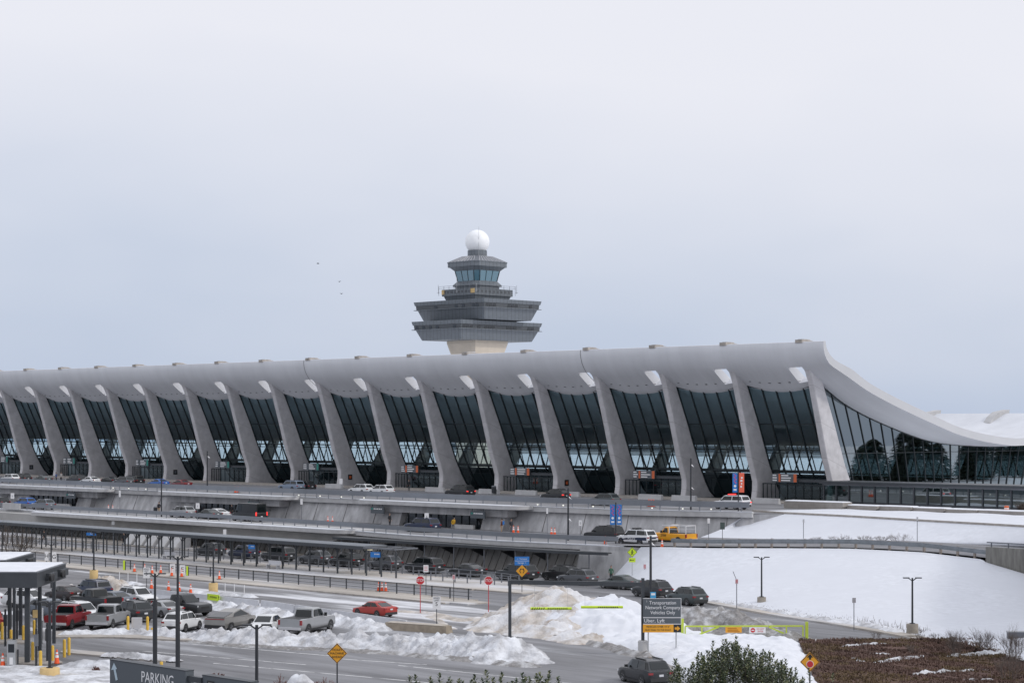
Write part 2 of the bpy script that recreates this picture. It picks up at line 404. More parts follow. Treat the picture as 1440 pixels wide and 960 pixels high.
b = MB(); b.box(-260, 12, -75.4, -66.2, -.1, .13); b.box(12, 19, -75.2, -68.2, -.1, .126); structure('canopy_sidewalk', b, M_walk)
b = MB(); b.box(-260, 12, -66.2, -66.0, -.1, .15); b.box(-260, 12, -75.65, -75.4, -.1, .15); b.box(-260, 21.5, -88.45, -88.2, -.1, .15); b.box(-260, 21.5, -84.0, -83.8, -.1, .15); structure('road_kerb', b, M_kerb)
kb = MB(); strip(kb, resample(farB, 2.0), -.1, -1.5 * -1, -.1, .16); structure('sandy_kerb', kb, M_walk)

# worn lane lines of the entrance lanes
lane = MB(); M_line = layered('worn_lane_paint', (.17, .17, .175), (.66, .66, .66), 1.2, .36, .52, (.5, 2, 1), .7, .1, 20)
for (a, c) in (((270, 905), (470, 922)), ((200, 915), (430, 934)), ((430, 907), (640, 925)), ((300, 932), (700, 968)), ((110, 893), (300, 905)), ((480, 926), (600, 934)), ((560, 935), (820, 962))):
    p, q = gz(*a), gz(*c); d = (q - p); d.normalize(); n = Vector((-d.y, d.x, 0)) * .09
    lane.add([(*(p - n).xy, .008), (*(q - n).xy, .008), (*(q + n).xy, .008), (*(p + n).xy, .008)], [(0, 1, 2, 3)])
structure('lane_lines', lane, M_line)

# upper levels
ZD, ZA = 6.6, 3.6
Dl = [(-420, -37), (-60, -37), (-18, -36.8), (-4, -36.0), (5, -33.6), (13.2, -30.2)]
Al = [(-420, -50), (-60, -50.3), (-36, -52.4), (-22, -54.4), (-4, -54.8), (6, -53.6), (12.5, -52.2)]
sheet('departures_road', Dl + [(18, -26.5), (18, 4), (-420, 4)], ZD, M_deckroad)
sheet('airfield', [(-890, 2.0), (-420, 2.0), (-420, 4), (18, 4), (130, 4), (410, 4), (410, 1090), (-890, 1090)], ZD - .02, M_snow)
b = MB(); b.box(-420, .6, -3.4, 3.0, ZD - .1, ZD + .16); structure('terminal_sidewalk', b, M_kerb)
gpts = [gyp(*p) for p in ((905, 767, -52.4), (945, 767, -51.2), (1000, 768.5, -49.6), (1100, 768.5, -47.4), (1200, 769, -45.2), (1300, 774, -43.6), (1385, 784, -42.9))]
spts = [gyp(*p) for p in ((985, 755, -36.2), (1060, 757, -37.4), (1120, 757.5, -38.0), (1200, 758, -38.2), (1300, 761, -38.0), (1385, 766, -37.6), (1440, 769, -37.4), (1640, 782, -37.0))]
kpts = [gz(px, py, ZD) for px, py in ((1058, 719), (1100, 722), (1200, 727), (1300, 733), (1440, 741))]
kpts += [kpts[-1] + (kpts[-1] - kpts[-2]) * 3]
ramp = MB()
rr_ = resample([Vector((-420, -50, ZA)), Vector((-60, -50.3, ZA)), Vector((-36, -52.4, ZA)), Vector((-22, -54.4, ZA)), Vector((-4, -54.8, ZA)), Vector((6, -53.6, ZA))] + gpts + [gpts[-1] + Vector((40, 6, .6))], 4)
ss_ = resample([Vector((-420, -36, ZA)), Vector((-60, -36, ZA)), Vector((-10, -35.2, ZA))] + spts, 4)
n_ = 90
def at_f(pts, f):
    L = [0]
    for a, c in zip(pts, pts[1:]): L.append(L[-1] + (c - a).length)
    d = f * L[-1]
    for k in range(len(pts) - 1):
        if d <= L[k + 1] + 1e-6: return pts[k].lerp(pts[k + 1], (d - L[k]) / max(1e-6, L[k + 1] - L[k]))
    return pts[-1]
ramp.loft([[tuple(at_f(rr_, k / n_)), tuple(at_f(ss_, k / n_))] for k in range(n_ + 1)], closed=False)
structure('arrivals_road', ramp, M_deckroad)

# snow slopes
def slope(name, bot, top, nx, nt, bulge, amp=.10, prof=lambda t: t, m=None):
    mb = MB(); rings = []
    for i in range(nx + 1):
        f = i / nx; a = at_f(bot, f); c = at_f(top, f); ring = []
        for j in range(nt + 1):
            t = j / nt; p = a.lerp(c, t); p.z = lerp(a.z, c.z, prof(t))
            w_ = math.sin(math.pi * t)
            p.z += bulge(f, t) + amp * w_ * (fbm(p.x * .045, p.y * .10, 3, 2) + .05 * fbm(p.x * .5, p.y * .9, 9, 2))
            ring.append(tuple(p))
        rings.append(ring)
    mb.loft(rings, closed=False)
    return structure(name, mb, m or M_hill, 180)
b1 = [Vector((12.0, -54.0, .10))] + [p + Vector((-.2, .9, .10)) for p in farB[1:]] + [gz(1800, 1060, .1)]
t1 = [p + Vector((0, -.45, -.12)) for p in gpts] + [gyp(1386, 790, -44.5), gyp(1440, 806, -45.0), gyp(1560, 845, -46.0), gz(1800, 925, .8)]
slope('snow_hillside', b1, t1, 120, 40, lambda f, t: .7 * sstep(.56, .80, f + .10 * (1 - t)) * math.sin(math.pi * min(1, t * 1.04)) , .10)  # right-hand bulge shaped to turn that part from the sun and darken it
slope('snow_embankment', spts, [Vector((12.6, -30.6, ZD - .05))] + [p + Vector((0, -.1, 0)) for p in kpts], 90, 24, lambda f, t: -.25 * math.sin(math.pi * t), .035)
sb_ = MB()
sb_.loft([[tuple(at_f(kpts, k / 40) + Vector((0, .3, .08))), tuple(Vector((lerp(14, 110, k / 40), lerp(-12, -16, k / 40), ZD + .12 + .06 * math.sin(k * 1.7)))), tuple(Vector((lerp(14, 110, k / 40), 4.2, ZD + .02)))] for k in range(41)], closed=False)
structure('snow_forecourt', sb_, M_hill, 180)

# ------------------------------------------------------------------ terminal
NB = 22; NR = 32
Lp = [(-4.30, 28.30, 0, 0), (-4.38, 27.85, 0, 0), (-4.30, 27.2, 0, 0), (-4.05, 26.4, .0, .1), (-3.65, 25.7, .02, .2), (-3.10, 25.0, .06, .35), (-2.2, 24.35, .20, .55), (-1.3, 23.8, .45, .75), (-.4, 23.3, .75, .92), (.1, 22.95, .95, 1.05), (1.4, 22.2, 1, 1.3), (5.6, 20.2, .95, 1.6), (12.1, 18.1, .7, 1.7), (22, 15.7, .5, 1.5), (29, 14.6, .4, 1.0), (38, 14.1, .3, .35), (46, 14.05, .3, .1), (54, 15.0, .5, .3), (60, 16.2, .7, .5), (64, 17.6, .3, .2), (66.3, 18.4, 0, 0)]
Up = [(-3.9, 28.35), (-3.85, 28.0), (-3.7, 27.5), (-3.35, 26.9), (-2.85, 26.3), (-2.1, 25.65), (-1.1, 25.05), (-.1, 24.55), (.8, 24.1), (1.4, 23.8), (2.6, 23.1), (6.2, 21.2), (12.6, 19.15), (22.3, 16.8), (29, 15.7), (38, 15.2), (46, 15.15), (53.7, 16.1), (59.5, 17.2), (63.4, 18.4), (65.6, 19.1)]
Lz = [(a[0], a[1]) for a in Lp[2:]]
XE = 4.5
def _cr(a, b, c, d, t): return tuple(.5 * (2 * q + (r - p) * t + (2 * p - 5 * q + 4 * r - s) * t * t + (3 * q - p - 3 * r + s) * t ** 3) for p, q, r, s in zip(a, b, c, d))
def smooth_profile(P, i0):
    out = list(P[:i0 + 1])
    for k in range(i0, len(P) - 1):
        a, b_, c, d = P[max(0, k - 1)], P[k], P[k + 1], P[min(len(P) - 1, k + 2)]
        out += [_cr(a, b_, c, d, .33), _cr(a, b_, c, d, .67), c]
    return out
Lp = smooth_profile(Lp, 9); Up = smooth_profile(Up, 9)
def sagx(x):
    if x > .43: return 0
    u = ((x - .43) / 13) % 1.0
    return .75 * 4 * u * (1 - u)
def risex(x): return sstep(.5, XE + .8, x) * 1.12 if x > .5 else 0
xs = set()
for i in range(NR + 1):
    xi = -13.0 * i
    for k in range(10): xs.add(round(xi + .43 + k * (13 - .43 - 2.4) / 9, 3))
    xs.add(round(xi - 2.4, 3)); xs.add(round(xi, 3))
xs = sorted(x for x in xs if x <= .44) + [.5, 1.2, 2.0, 2.8, 3.6, XE]
term = thing('terminal_building', 'long concrete airport terminal with swept hammock roof, leaning columns and dark glass front', 'terminal', (0, 0, 0))
rf = MB(); nj = len(Lp)
for x in xs:
    s_, r_ = sagx(x), risex(x)
    for (y, z, sw, rs) in Lp: rf.V.append((x, y, z - s_ * sw + r_ * rs))
    for j, (y, z) in enumerate(Up): rf.V.append((x, y, z - s_ * Lp[j][2] * .9 + r_ * Lp[j][3]))
W_ = 2 * nj
slot_x = {round(-13.0 * i - 2.4, 3) for i in range(NR + 1)}
for k in range(len(xs) - 1):
    a, c = k * W_, (k + 1) * W_; sl_ = xs[k] in slot_x and xs[k + 1] - xs[k] > 2
    for j in range(nj - 1):
        if sl_ and 5 <= j < 8: continue
        rf.F.append((a + j, a + j + 1, c + j + 1, c + j)); rf.M.append(3 if j >= 11 and xs[k] < .45 else 0)
        rf.F.append((a + nj + j, c + nj + j, c + nj + j + 1, a + nj + j + 1)); rf.M.append(1)
    rf.F.append((a, c, c + nj, a + nj)); rf.M.append(0)
    rf.F.append((a + nj - 1, a + 2 * nj - 1, c + 2 * nj - 1, c + nj - 1)); rf.M.append(0)
    if sl_:
        for j in range(5, 8):
            rf.F.append((a + j, a + nj + j, a + nj + j + 1, a + j + 1)); rf.M.append(0)
            rf.F.append((c + j, c + j + 1, c + nj + j + 1, c + nj + j)); rf.M.append(0)
        rf.F.append((a + 5, c + 5, c + nj + 5, a + nj + 5)); rf.M.append(0)
        rf.F.append((a + 8, a + nj + 8, c + nj + 8, c + 8)); rf.M.append(0)
for k, fl in ((0, 1), (len(xs) - 1, 0)):
    a = k * W_
    for j in range(nj - 1):
        q = (a + j, a + nj + j, a + nj + j + 1, a + j + 1)
        rf.F.append(q if fl else q[::-1]); rf.M.append(2 if not fl else 0)
M_fascia = mat('roof_edge_concrete', (.50, .505, .52), .8, var=.04, vscale=.2)
rf.build('roof', [M_soffit, M_rooftop, M_fascia, mat('hall_ceiling', (.56, .58, .60), .9)], term, 28)

# construction joints across the roof
M_joint = mat('roof_joint', (.20, .20, .21), .9)
for xj in (-104.6, -39.6):
    b = MB(); s_ = sagx(xj); P_ = [(y, z - s_ * sw) for (y, z, sw, rs) in Lp[:10]]
    for (y0, z0), (y1, z1) in zip(P_, P_[1:]): b.bar((xj, y0 - .012, z0 - .012), (xj, y1 - .012, z1 - .012), .09, .03, up=(0, -1, -.5))
    b.build('roof_joint', M_joint, term)
# columns
Fr = [(2.3, 6.5), (2.6, 8.0), (2.63, 9.3), (2.2, 10.5), (1.37, 12.6), (0, 17.3), (-1.75, 23.0), (-2.35, 24.3), (-3.05, 25.3), (-3.7, 26.8), (-4.0, 28.7)]
Bk = [(9.2, 6.5), (7.7, 7.6), (6.8, 9.0), (5.3, 11.7), (3.9, 14.9), (2.8, 17.5), (.3, 22.7), (-.4, 24.0), (-1.1, 25.6), (-1.9, 27.2), (-2.6, 28.7)]
cm = MB()
rings = []
for (yf, zf), (yb, zb) in zip(Fr, Bk):
    rings.append([(.02, yf, zf), (.80, yf, zf), (.90, yf + .10, zf), (1.0, yb, zb), (-.13, yb, zb), (-.06, yf + .10, zf)])
cm.loft(rings)
capm = MB(); capm.prism_x([(-4.45, 28.2), (-4.45, 28.62), (-3.4, 28.66), (-1.0, 28.35), (-1.0, 27.6)], -.1, 1.0)
colme = cm.mesh('column', M_conc, 30); capme = capm.mesh('column_cap', M_kerb)
for i in range(NB + 1):
    o = link('column', colme, term); o.location = (-13 * i, 0, 0)
    c = link('column_cap', capme, o)

# soffit lights
dl = MB(); dl.lathe([(.16, -.03), (.16, .03)], 8); dlm = dl.mesh('soffit_light', M_blk)
for i in range(16):
    for k in range(6):
        x = -13 * i - 13 + .43 + 13 * (k + 1.1) / 7.6
        o = link('soffit_light', dlm, term); o.location = (x, -.75, 23.52 - sagx(x) * .77)

# bays of glass
Gz = [(6.6, 9.0), (7.6, 7.7), (9.0, 6.75), (11.7, 5.25), (14.9, 3.85), (17.5, 2.75), (22.7, .28), (23.5, -.1)]
def gly(z): return interp(Gz, z) + .12
def ztop(x): return 22.82 - sagx(x) * .93
zs_ = [6.6, 7.1, 7.6, 8.3, 9.0, 10.3, 11.7, 14.9, 17.5]
for i in range(NB):
    xa, xb = -13 * (i + 1) + .93, -13 * i - .08
    gm = MB(); npx = 10
    rings = []
    for k in range(npx + 1):
        x = lerp(xa, xb, k / npx); zt = ztop(x) + .12
        rings.append([(x, gly(z), z) for z in zs_] + [(x, gly(zt), zt)])
    gm.loft(rings, closed=False)
    wn = gm.build('window', M_glassF, term, 40)
    fm = MB()
    for k in range(6):
        x = lerp(xa + .05, xb - .05, k / 5); zt = ztop(x)
        pr = [(x, gly(z) - .05, z) for z in zs_] + [(x, gly(zt) - .05, zt)]
        for p, q in zip(pr, pr[1:]): fm.bar(p, q, .17 if 0 < k < 5 else .26, .2, up=(0, -1, .3))
    for z, h in ((17.3, .14), (10.75, .3), (13.25, .10)): fm.bar((xa, gly(z) - .05, z), (xb, gly(z) - .05, z), .16, h)
    for k in range(npx):
        x0, x1 = lerp(xa, xb, k / npx), lerp(xa, xb, (k + 1) / npx)
        fm.bar((x0, gly(ztop(x0)) - .06, ztop(x0)), (x1, gly(ztop(x1)) - .06, ztop(x1)), .2, .26)
    fm.build('window_frame', M_frame, wn)

# end wall of glass
em = MB(); ef = MB()
def zl(y): return interp(Lz[7:], y) + .25
yb_ = [7.0 + 2.1 * k for k in range(28)]
prev = None
for k, y in enumerate(yb_):
    lean = .46 * (1 - (y - 7) / 27)
    yt = y
    for _ in range(8): yt = y - lean * (zl(yt) - 6.6)
    cur = (Vector((.5, y, 6.6)), Vector((.5, yt, zl(yt))))
    if prev:
        em.add([prev[0], cur[0], cur[1], prev[1]], [(0, 1, 2, 3)])
    ef.bar(cur[0] + Vector((.04, 0, 0)), cur[1] + Vector((.04, 0, 0)), .10, .16, up=(1, 0, 0))
    if prev:
        for z in (13.3,):
            def on(q): return q[0].lerp(q[1], (z - 6.6) / (q[1].z - 6.6)) + Vector((.04, 0, 0))
            if prev[1].z > 13.5 and cur[1].z > 13.5: ef.bar(on(prev), on(cur), .09, .07)
        ef.bar(prev[1] + Vector((.05, 0, -.3)), cur[1] + Vector((.05, 0, -.3)), .12, .16)
    prev = cur
ew = em.build('end_window', M_glassE, term); ef.build('window_frame', M_frame, ew)

# rear columns, rear glass with its lattice, counters inside
rc = MB(); rc.loft([[(x, y, z) for x, y in ((0, y0), (.85, y0), (.85, y1), (0, y1))] for z, y0, y1 in ((6.6, 53, 58.5), (9.5, 55.5, 58.6), (14.5, 58.8, 61.0), (17.4, 60.6, 62.6))])
rcm = rc.mesh('rear_column', M_intc)
for i in range(NR + 1):
    o = link('rear_column', rcm, term); o.location = (-13 * i, 0, 0)
hk = MB(); hk.prism_x([(60.2, 16.2), (60.9, 17.4), (62.1, 18.5), (63.8, 19.3), (66.9, 19.7), (66.7, 18.8), (65.6, 17.4), (63.6, 16.2)], -.3, 1.0)
hkm = hk.mesh('rear_column_head', M_wallL, 30)
for i in range(NB + 1):
    o = link('rear_column_head', hkm, term); o.location = (-13 * i + 1.2, 0, 0)
rg = MB(); rg.add([(-13 * NR, 57.0, 6.6), (.4, 57.0, 6.6), (.4, 57.0, 15.6), (-13 * NR, 57.0, 15.6)], [(0, 1, 2, 3)])
rw = rg.build('rear_window', M_glassB, term)
lf = MB(); x = -13 * NR
while x < 0:
    lf.bar((x, 56.9, 8.9), (x + 2.2, 56.9, 15.4), .12, .16); lf.bar((x + 2.2, 56.85, 8.9), (x, 56.85, 15.4), .12, .16); x += 2.6
for z in (9.0, 12.9): lf.bar((-13 * NR, 56.8, z), (.3, 56.8, z), .2, .22)
lf.build('window_frame', M_frame, rw)
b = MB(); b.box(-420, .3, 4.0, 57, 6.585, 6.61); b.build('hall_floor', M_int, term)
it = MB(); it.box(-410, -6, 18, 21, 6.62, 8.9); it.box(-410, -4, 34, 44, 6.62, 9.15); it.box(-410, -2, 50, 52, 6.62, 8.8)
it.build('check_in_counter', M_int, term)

# entrance vestibules on every second bay
for i in range(0, 18, 2):
    xa, xb = -13 * (i + 1) + 1.25, -13 * i - .3
    v = MB(); v.box(xa + .2, xb, 9.6, 9.9, 6.62, 9.6); v.build('dark_backing', M_int, term)  # dark sheet added behind the doors to keep the entrance dark
    v = MB(); v.box(xa + 3.0, xb, 2.9, 8.6, 9.35, 9.72); ve = v.build('entrance_canopy', M_char, term)
    d = MB(); d.add([(xa + 3.0, 3.3, 6.76), (xb, 3.3, 6.76), (xb, 3.3, 9.35), (xa + 3.0, 3.3, 9.35)], [(0, 1, 2, 3)]); d.build('entrance_door', M_glassF, ve)
    f = MB()
    for k in range(7):
        x = lerp(xa + 3.05, xb - .05, k / 6); f.box(x - .05, x + .05, 3.2, 3.3, 6.76, 9.35)
    f.box(xa + 3.0, xb, 3.18, 3.3, 8.9, 9.05)
    f.build('door_frame', M_frame, ve)
    f = MB()
    for k in range(5):
        x = xa + .1 + k * .72; f.box(x - .06, x + .06, 3.4, 3.5, 6.76, 9.0)
    f.box(xa + .0, xa + 3.0, 3.38, 3.5, 8.95, 9.1); f.build('side_screen', M_frame, ve)
# signs over the entrances
names = ['nearest the end column', 'behind the three upper road cones', 'above the dark hatchback', 'left of the black people carrier', 'above the pale blue pickup', 'right of the tall upper lamp post', 'above the bright blue car', 'over the two standing travellers', 'above the leftmost white car']
for n, i in enumerate(range(0, 18, 2)):
    if n >= 9: break
    xa = -13 * (i + 1) + 1.25; ora = n < 4
    lab = ('dark sign with orange blocks over the entrance ' if ora else 'dark sign with a green block over the entrance ') + names[n]
    t = thing('entrance_sign', lab, 'sign', (xa + 2.3, 2.75, 9.72), 0, 'signs over the terminal entrances')
    bm_ = MB(); bm_.box(0, 4.3, -.12, 0, -.45, .75); bm_.build('sign_panel', M_sgrey, t)
    lc = M_orange if ora else M_teal
    bm_ = MB(); bm_.box(1.15, 1.45, -.16, -.12, -.4, .72); bm_.build('number_block', M_orange if ora else M_sgrey, t)
    bm_ = MB(); bm_.box(3.75, 4.25, -.16, -.12, -.4, .72); bm_.build('number_block', lc, t)
    bm_ = MB(); random.seed(i)
    for r in range(3):
        z = .5 - r * .34
        bm_.box(.1, .95 - random.random() * .25, -.15, -.12, z - .08, z + .08); bm_.box(1.6, 3.5 - random.random() * .9, -.15, -.12, z - .08, z + .08)
    bm_.build('lettering', M_wsign, t)

# glass pavilion beside the terminal
pv = thing('glass_pavilion', 'low glass walled concourse with flat dark roof beside the terminal end', 'building', (.9, .5, ZD))
b = MB(); b.box(-.5, 75, -.35, 5.5, 2.72, 3.05); b.build('roof', M_char, pv)
b = MB(); b.box(-.1, 75, -.12, .2, 2.52, 2.72); b.build('roof_beam', M_gray, pv)
b = MB(); b.add([(.0, .05, .35), (75, .05, .35), (75, .05, 2.55), (0, .05, 2.55)], [(0, 1, 2, 3)]); b.add([(.0, .05, .35), (0, 5.2, .35), (0, 5.2, 2.55), (0, .05, 2.55)], [(0, 1, 2, 3)]); pw = b.build('window', M_glassP, pv)
b = MB(); b.box(-.05, 75, -.02, .12, 0, .38); b.build('base_rail', M_char, pv)
x = 0
pm = MB(); pm.box(-.09, .09, -.12, .14, 0, 2.56); pmm = pm.mesh('post', M_char)
while x < 60:
    o = link('post', pmm, pv); o.location = (x + .1, 0, 0); x += 2.05
b = MB(); b.box(0, 75, 5.3, 5.5, 0, 2.7); b.build('back_wall', M_wallL, pv)
b = MB(); b.box(0, 75, .1, 5.3, .01, .06); b.build('floor', M_wallL, pv)

# ------------------------------------------------------------------ control tower
TC = (-200, 128)
tw = thing('control_tower', 'grey stepped air traffic control tower with white radar ball rising behind the terminal', 'control tower', (TC[0], TC[1], 6.6))
def rect(hx, hy, z, ins=0): return [(-hx + ins, -hy + ins, z - 6.6), (hx - ins, -hy + ins, z - 6.6), (hx - ins, hy - ins, z - 6.6), (-hx + ins, hy - ins, z - 6.6)]
def octo(h, ch, z): return [(-h + ch, -h, z - 6.6), (h - ch, -h, z - 6.6), (h, -h + ch, z - 6.6), (h, h - ch, z - 6.6), (h - ch, h, z - 6.6), (-h + ch, h, z - 6.6), (-h, h - ch, z - 6.6), (-h, -h + ch, z - 6.6)]
b = MB(); b.loft([rect(3.6, 3.9, 6.6), rect(3.6, 3.9, 30), rect(4.1, 4.6, 33.5), rect(5.2, 5.65, 37.6), rect(5.2, 5.65, 38.4)]); b.build('shaft', M_beige, tw)
def deck(name, hx, hy, zb, zt):
    b = MB(); b.loft([rect(hx, hy, zb, 1.9), rect(hx, hy, zb + .25, 1.75), rect(hx, hy, zt - 2.15, .75)]); d = b.build(name, M_towerg, tw)
    b = MB(); b.loft([rect(hx, hy, zt - 2.15, .0), rect(hx, hy, zt - 2.0, .0)]); b.build('ledge', M_towerg, d)
    b = MB(); b.loft([rect(hx, hy, zt - 2.0, .5), rect(hx, hy, zt - .95, .4)]); b.build('window_band', M_towerd, d)
    b = MB(); b.loft([rect(hx, hy, zt - .95, .22), rect(hx, hy, zt - .05, .0), rect(hx, hy, zt, .0)]); b.build('parapet', M_towerg, d)
    b = MB(); b.box(-.5, .5, -.02, .02, -.36, .36); wm = b.mesh('window', M_winD)
    random.seed(int(zb))
    n = int(2 * (hx - 1.5) / 1.25)
    for k in range(n):
        if random.random() < (.45 if name == 'lower_deck' else .72): continue
        o = link('window', wm, d); o.location = (-hx + 1.5 + 1.25 * k, -hy + .42, zt - 1.5 - 6.6)
    n = int(2 * (hy - 1.5) / 1.25)
    for k in range(n):
        if (k // 3) % 2 == 1 and random.random() < .8: continue
        o = link('window', wm, d); o.location = (hx - .42, -hy + 1.5 + 1.25 * k, zt - 1.5 - 6.6); o.rotation_euler = (0, 0, math.pi / 2)
deck('lower_deck', 9.0, 14.15, 38.2, 42.9)
b = MB(); b.loft([rect(6.5, 7.5, 42.7), rect(6.5, 7.5, 43.5)]); b.build('deck_core', M_towerd, tw)
deck('upper_deck', 12.85, 10.0, 43.2, 48.1)
b = MB(); b.loft([rect(6, 6.6, 48.0, .9), rect(6, 6.6, 49.4, .35), rect(6, 6.6, 49.45, 0), rect(6, 6.6, 51.1, 0)]); sd3 = b.build('service_deck', M_towerg, tw)
b = MB()
for k in range(9): b.box(-5.4 + k * 1.3, -4.7 + k * 1.3, -6.64, -6.58, 43.5, 44.1); b.box(5.98, 6.04, -5.8 + k * 1.35, -5.1 + k * 1.35, 43.5, 44.1)
b.build('vent', M_towerd, sd3)
b = MB()
for z in (44.8, 45.3): b.bar((-6.6, -7.1, z), (6.6, -7.1, z), .06, .06); b.bar((6.6, -7.1, z), (6.6, 7.1, z), .06, .06)
for k in range(8): b.bar((-6.6 + k * 1.88, -7.1, 43), (-6.6 + k * 1.88, -7.1, 45.3), .06, .06); b.bar((6.6, -7.1 + k * 2.0, 43), (6.6, -7.1 + k * 2.0, 45.3), .06, .06)
b.build('deck_railing', M_gray, tw)
b = MB(); b.box(4.6, 6.1, -6.72, -6.6, 43.3, 44.4); b.box(-6.0, -5.0, -6.72, -6.6, 43.3, 44.4); b.build('work_platform', M_ytan, tw)
b = MB(); b.loft([octo(4.5, 1.2, 51.0), octo(4.5, 1.2, 51.9), octo(5.0, 1.3, 51.95), octo(5.0, 1.3, 52.2), octo(4.0, 1.0, 53.2)]); b.build('cab_base', M_towerg, tw)
b = MB(); b.loft([octo(3.95, 1.0, 53.2), octo(4.5, 1.15, 55.75)]); cab = b.build('cab_window', M_glassT, tw)
b = MB()
for p, q in zip(octo(3.98, 1.0, 53.2), octo(4.54, 1.15, 55.75)): b.bar(p, q, .16, .16)
for f in (.33, .66):
    for sgn in (0, 1):
        o0, o1 = octo(3.98, 1.0, 53.2), octo(4.54, 1.15, 55.75)
        i0 = 0 if sgn == 0 else 2
        b.bar(Vector(o0[i0]).lerp(Vector(o0[i0 + 1]), f), Vector(o1[i0]).lerp(Vector(o1[i0 + 1]), f), .1, .1)
b.build('cab_frame', M_frame, cab)
b = MB(); b.loft([octo(4.5, 1.1, 55.75), octo(5.5, 1.2, 56.7), octo(5.75, 1.0, 56.75), octo(5.75, 1.0, 57.75), octo(5.85, 1.0, 57.8), octo(5.85, 1.0, 58.0)]); b.build('cab_eave', M_towerg, tw)
b = MB(); b.loft([octo(5.7, 1.0, 58.0), octo(3.0, .8, 59.5)]); rfo = b.build('cab_roof', M_gray, tw)
b = MB()
for k in range(9):
    f = k / 8
    for s in (0, 2, 4, 6):
        o0, o1 = octo(5.7, 1.0, 58.03), octo(3.0, .8, 59.53)
        b.bar(Vector(o0[s]).lerp(Vector(o0[(s + 1) % 8]), f), Vector(o1[s]).lerp(Vector(o1[(s + 1) % 8]), f), .09, .12)
b.build('roof_rib', M_alu, rfo)
b = MB(); b.lathe([(2.45, 52.7), (2.45, 54.4)], 24); b.build('radome_neck', M_towerg, tw, 40)
b = MB(); prof = [(3.06 * math.sin(t), 56.6 - 3.06 * math.cos(t)) for t in [math.pi * (.16 + .84 * k / 18) for k in range(18)]] + [(.02, 59.66)]
b.lathe(prof, 32); b.build('radar_ball', M_white, tw, 60)
b = MB(); b.tube((2.4, -1.8, 52.5), (2.4, -1.8, 60.2), .05, .03, 6); b.build('antenna', M_steel, tw)
for (x, y, h) in ((-6.9, -7, 2.3), (7, -7, 2.0), (7, 7, 2.2), (0, -7.1, 4.2)):
    b = MB(); b.tube((x, y, 43.5), (x, y, 43.5 + h), .05, .04, 6); b.tube((x - .5, y, 43.8), (x + .5, y, 43.8), .04, .04, 5); b.build('antenna', M_steel, tw)

# far concourse seen through the terminal
fc = thing('midfield_concourse', 'long pale airport concourse far behind seen through the terminal glass', 'building', (-150, 300, 6.6))
b = MB(); b.box(-260, 300, 0, 30, 0, 4.4); b.build('wall', M_wallL, fc)
b = MB(); b.box(-262, 302, -1, 31, 4.4, 5.3); b.build('roof', M_rooftop, fc)
b = MB(); b.box(-259, 299, -.06, 0, 1.6, 3.4); b.build('window', M_winD, fc)
# ------------------------------------------------------------------ viaducts (walls under the upper two road levels)
def battered(mb, pts, ztop, zbot, out, mi=0, cap=.0):
    """leaning wall along a polyline: top at the line, foot `out` metres in front"""
    L = []
    for i, p in enumerate(pts):
        a = Vector(pts[max(0, i - 1)]); c = Vector(pts[min(len(pts) - 1, i + 1)]); d = (c - a); d.z = 0; d.normalize(); n = Vector((d.y, -d.x, 0))
        p = Vector((p[0], p[1], 0)); L.append([(p.x, p.y, ztop), (*(p + n * out).xy, zbot), (*(p - n * .6).xy, zbot), (*(p - n * .6).xy, ztop)])
    mb.loft(L, mi=mi)
def cap_strip(mb, pts, off, w, z0, z1):
    rings = []
    for i, p in enumerate(pts):
        a = Vector(pts[max(0, i - 1)]); c = Vector(pts[min(len(pts) - 1, i + 1)]); d = (c - a); d.z = 0; d.normalize(); n = Vector((d.y, -d.x, 0))
        p = Vector((p[0], p[1], 0)); A = p + n * off; B = p + n * (off - w)
        rings.append([(A.x, A.y, z0), (A.x, A.y, z1), (B.x, B.y, z1), (B.x, B.y, z0)])
    mb.loft(rings)
def rounded_slab(mb, x0, x1, yb, yf, z0, z1, r=2.2, left=True, right=True):
    P = [(x0, yb)]
    if left: P += [(x0, yf + r)] + [(x0 + r - r * math.cos(t), yf + r - r * math.sin(t)) for t in (R(25), R(50), R(75))] + [(x0 + r, yf)]
    else: P += [(x0, yf)]
    if right: P += [(x1 - r, yf)] + [(x1 - r + r * math.sin(t), yf + r - r * math.cos(t)) for t in (R(25), R(50), R(75))] + [(x1, yf + r), (x1, yb)]
    else: P += [(x1, yf), (x1, yb)]
    mb.prism_z(P, z0, z1)
dv = thing('departures_viaduct', 'pale leaning concrete wall and rounded deck slabs carrying the upper road', 'viaduct', (0, 0, 0))
Dp = resample([(x, y, 0) for x, y in Dl], 3.0)
b = MB(); battered(b, Dp, 6.15, 3.4, 1.1); b.build('retaining_wall', M_wall, dv)
b = MB(); b.loft([[(x, y, 3.2), (x, y, 6.575), (x - .5, y + .5, 6.575), (x - .5, y + .5, 3.2)] for x, y in ((12.4, -30.6), (18.0, -26.8), (18.3, -18), (18.3, 3.5))]); b.build('end_wall', M_wall, dv)
b = MB(); cap_strip(b, Dp, .55, 1.0, 6.15, 6.78); b.build('deck_edge', M_wallL, dv)
M_ledge = mat('snowy_ledge', (.58, .595, .63), .8, var=.10, vscale=.7)
b = MB(); cap_strip(b, Dp, .60, .5, 6.785, 6.86); b.build('snow_ledge', M_ledge, dv)
b = MB()
for p, h in along(Dp, 6.5, 2):
    n = Vector((math.sin(h), -math.cos(h), 0)); b.bar(p + n * .03 + Vector((0, 0, 6.1)), p + n * 1.11 + Vector((.9 * 0, 0, 3.5)), .07, .05)
b.build('wall_joint', mat('joint_grey', (.17, .165, .16), .9), dv)  # joint lines in a darker grey than the wall
ovD = [(gy(-30, -40).x, gy(144, -40).x), (gy(216, -40).x, gy(403, -40).x), (gy(497, -40).x, gy(729, -40).x)]
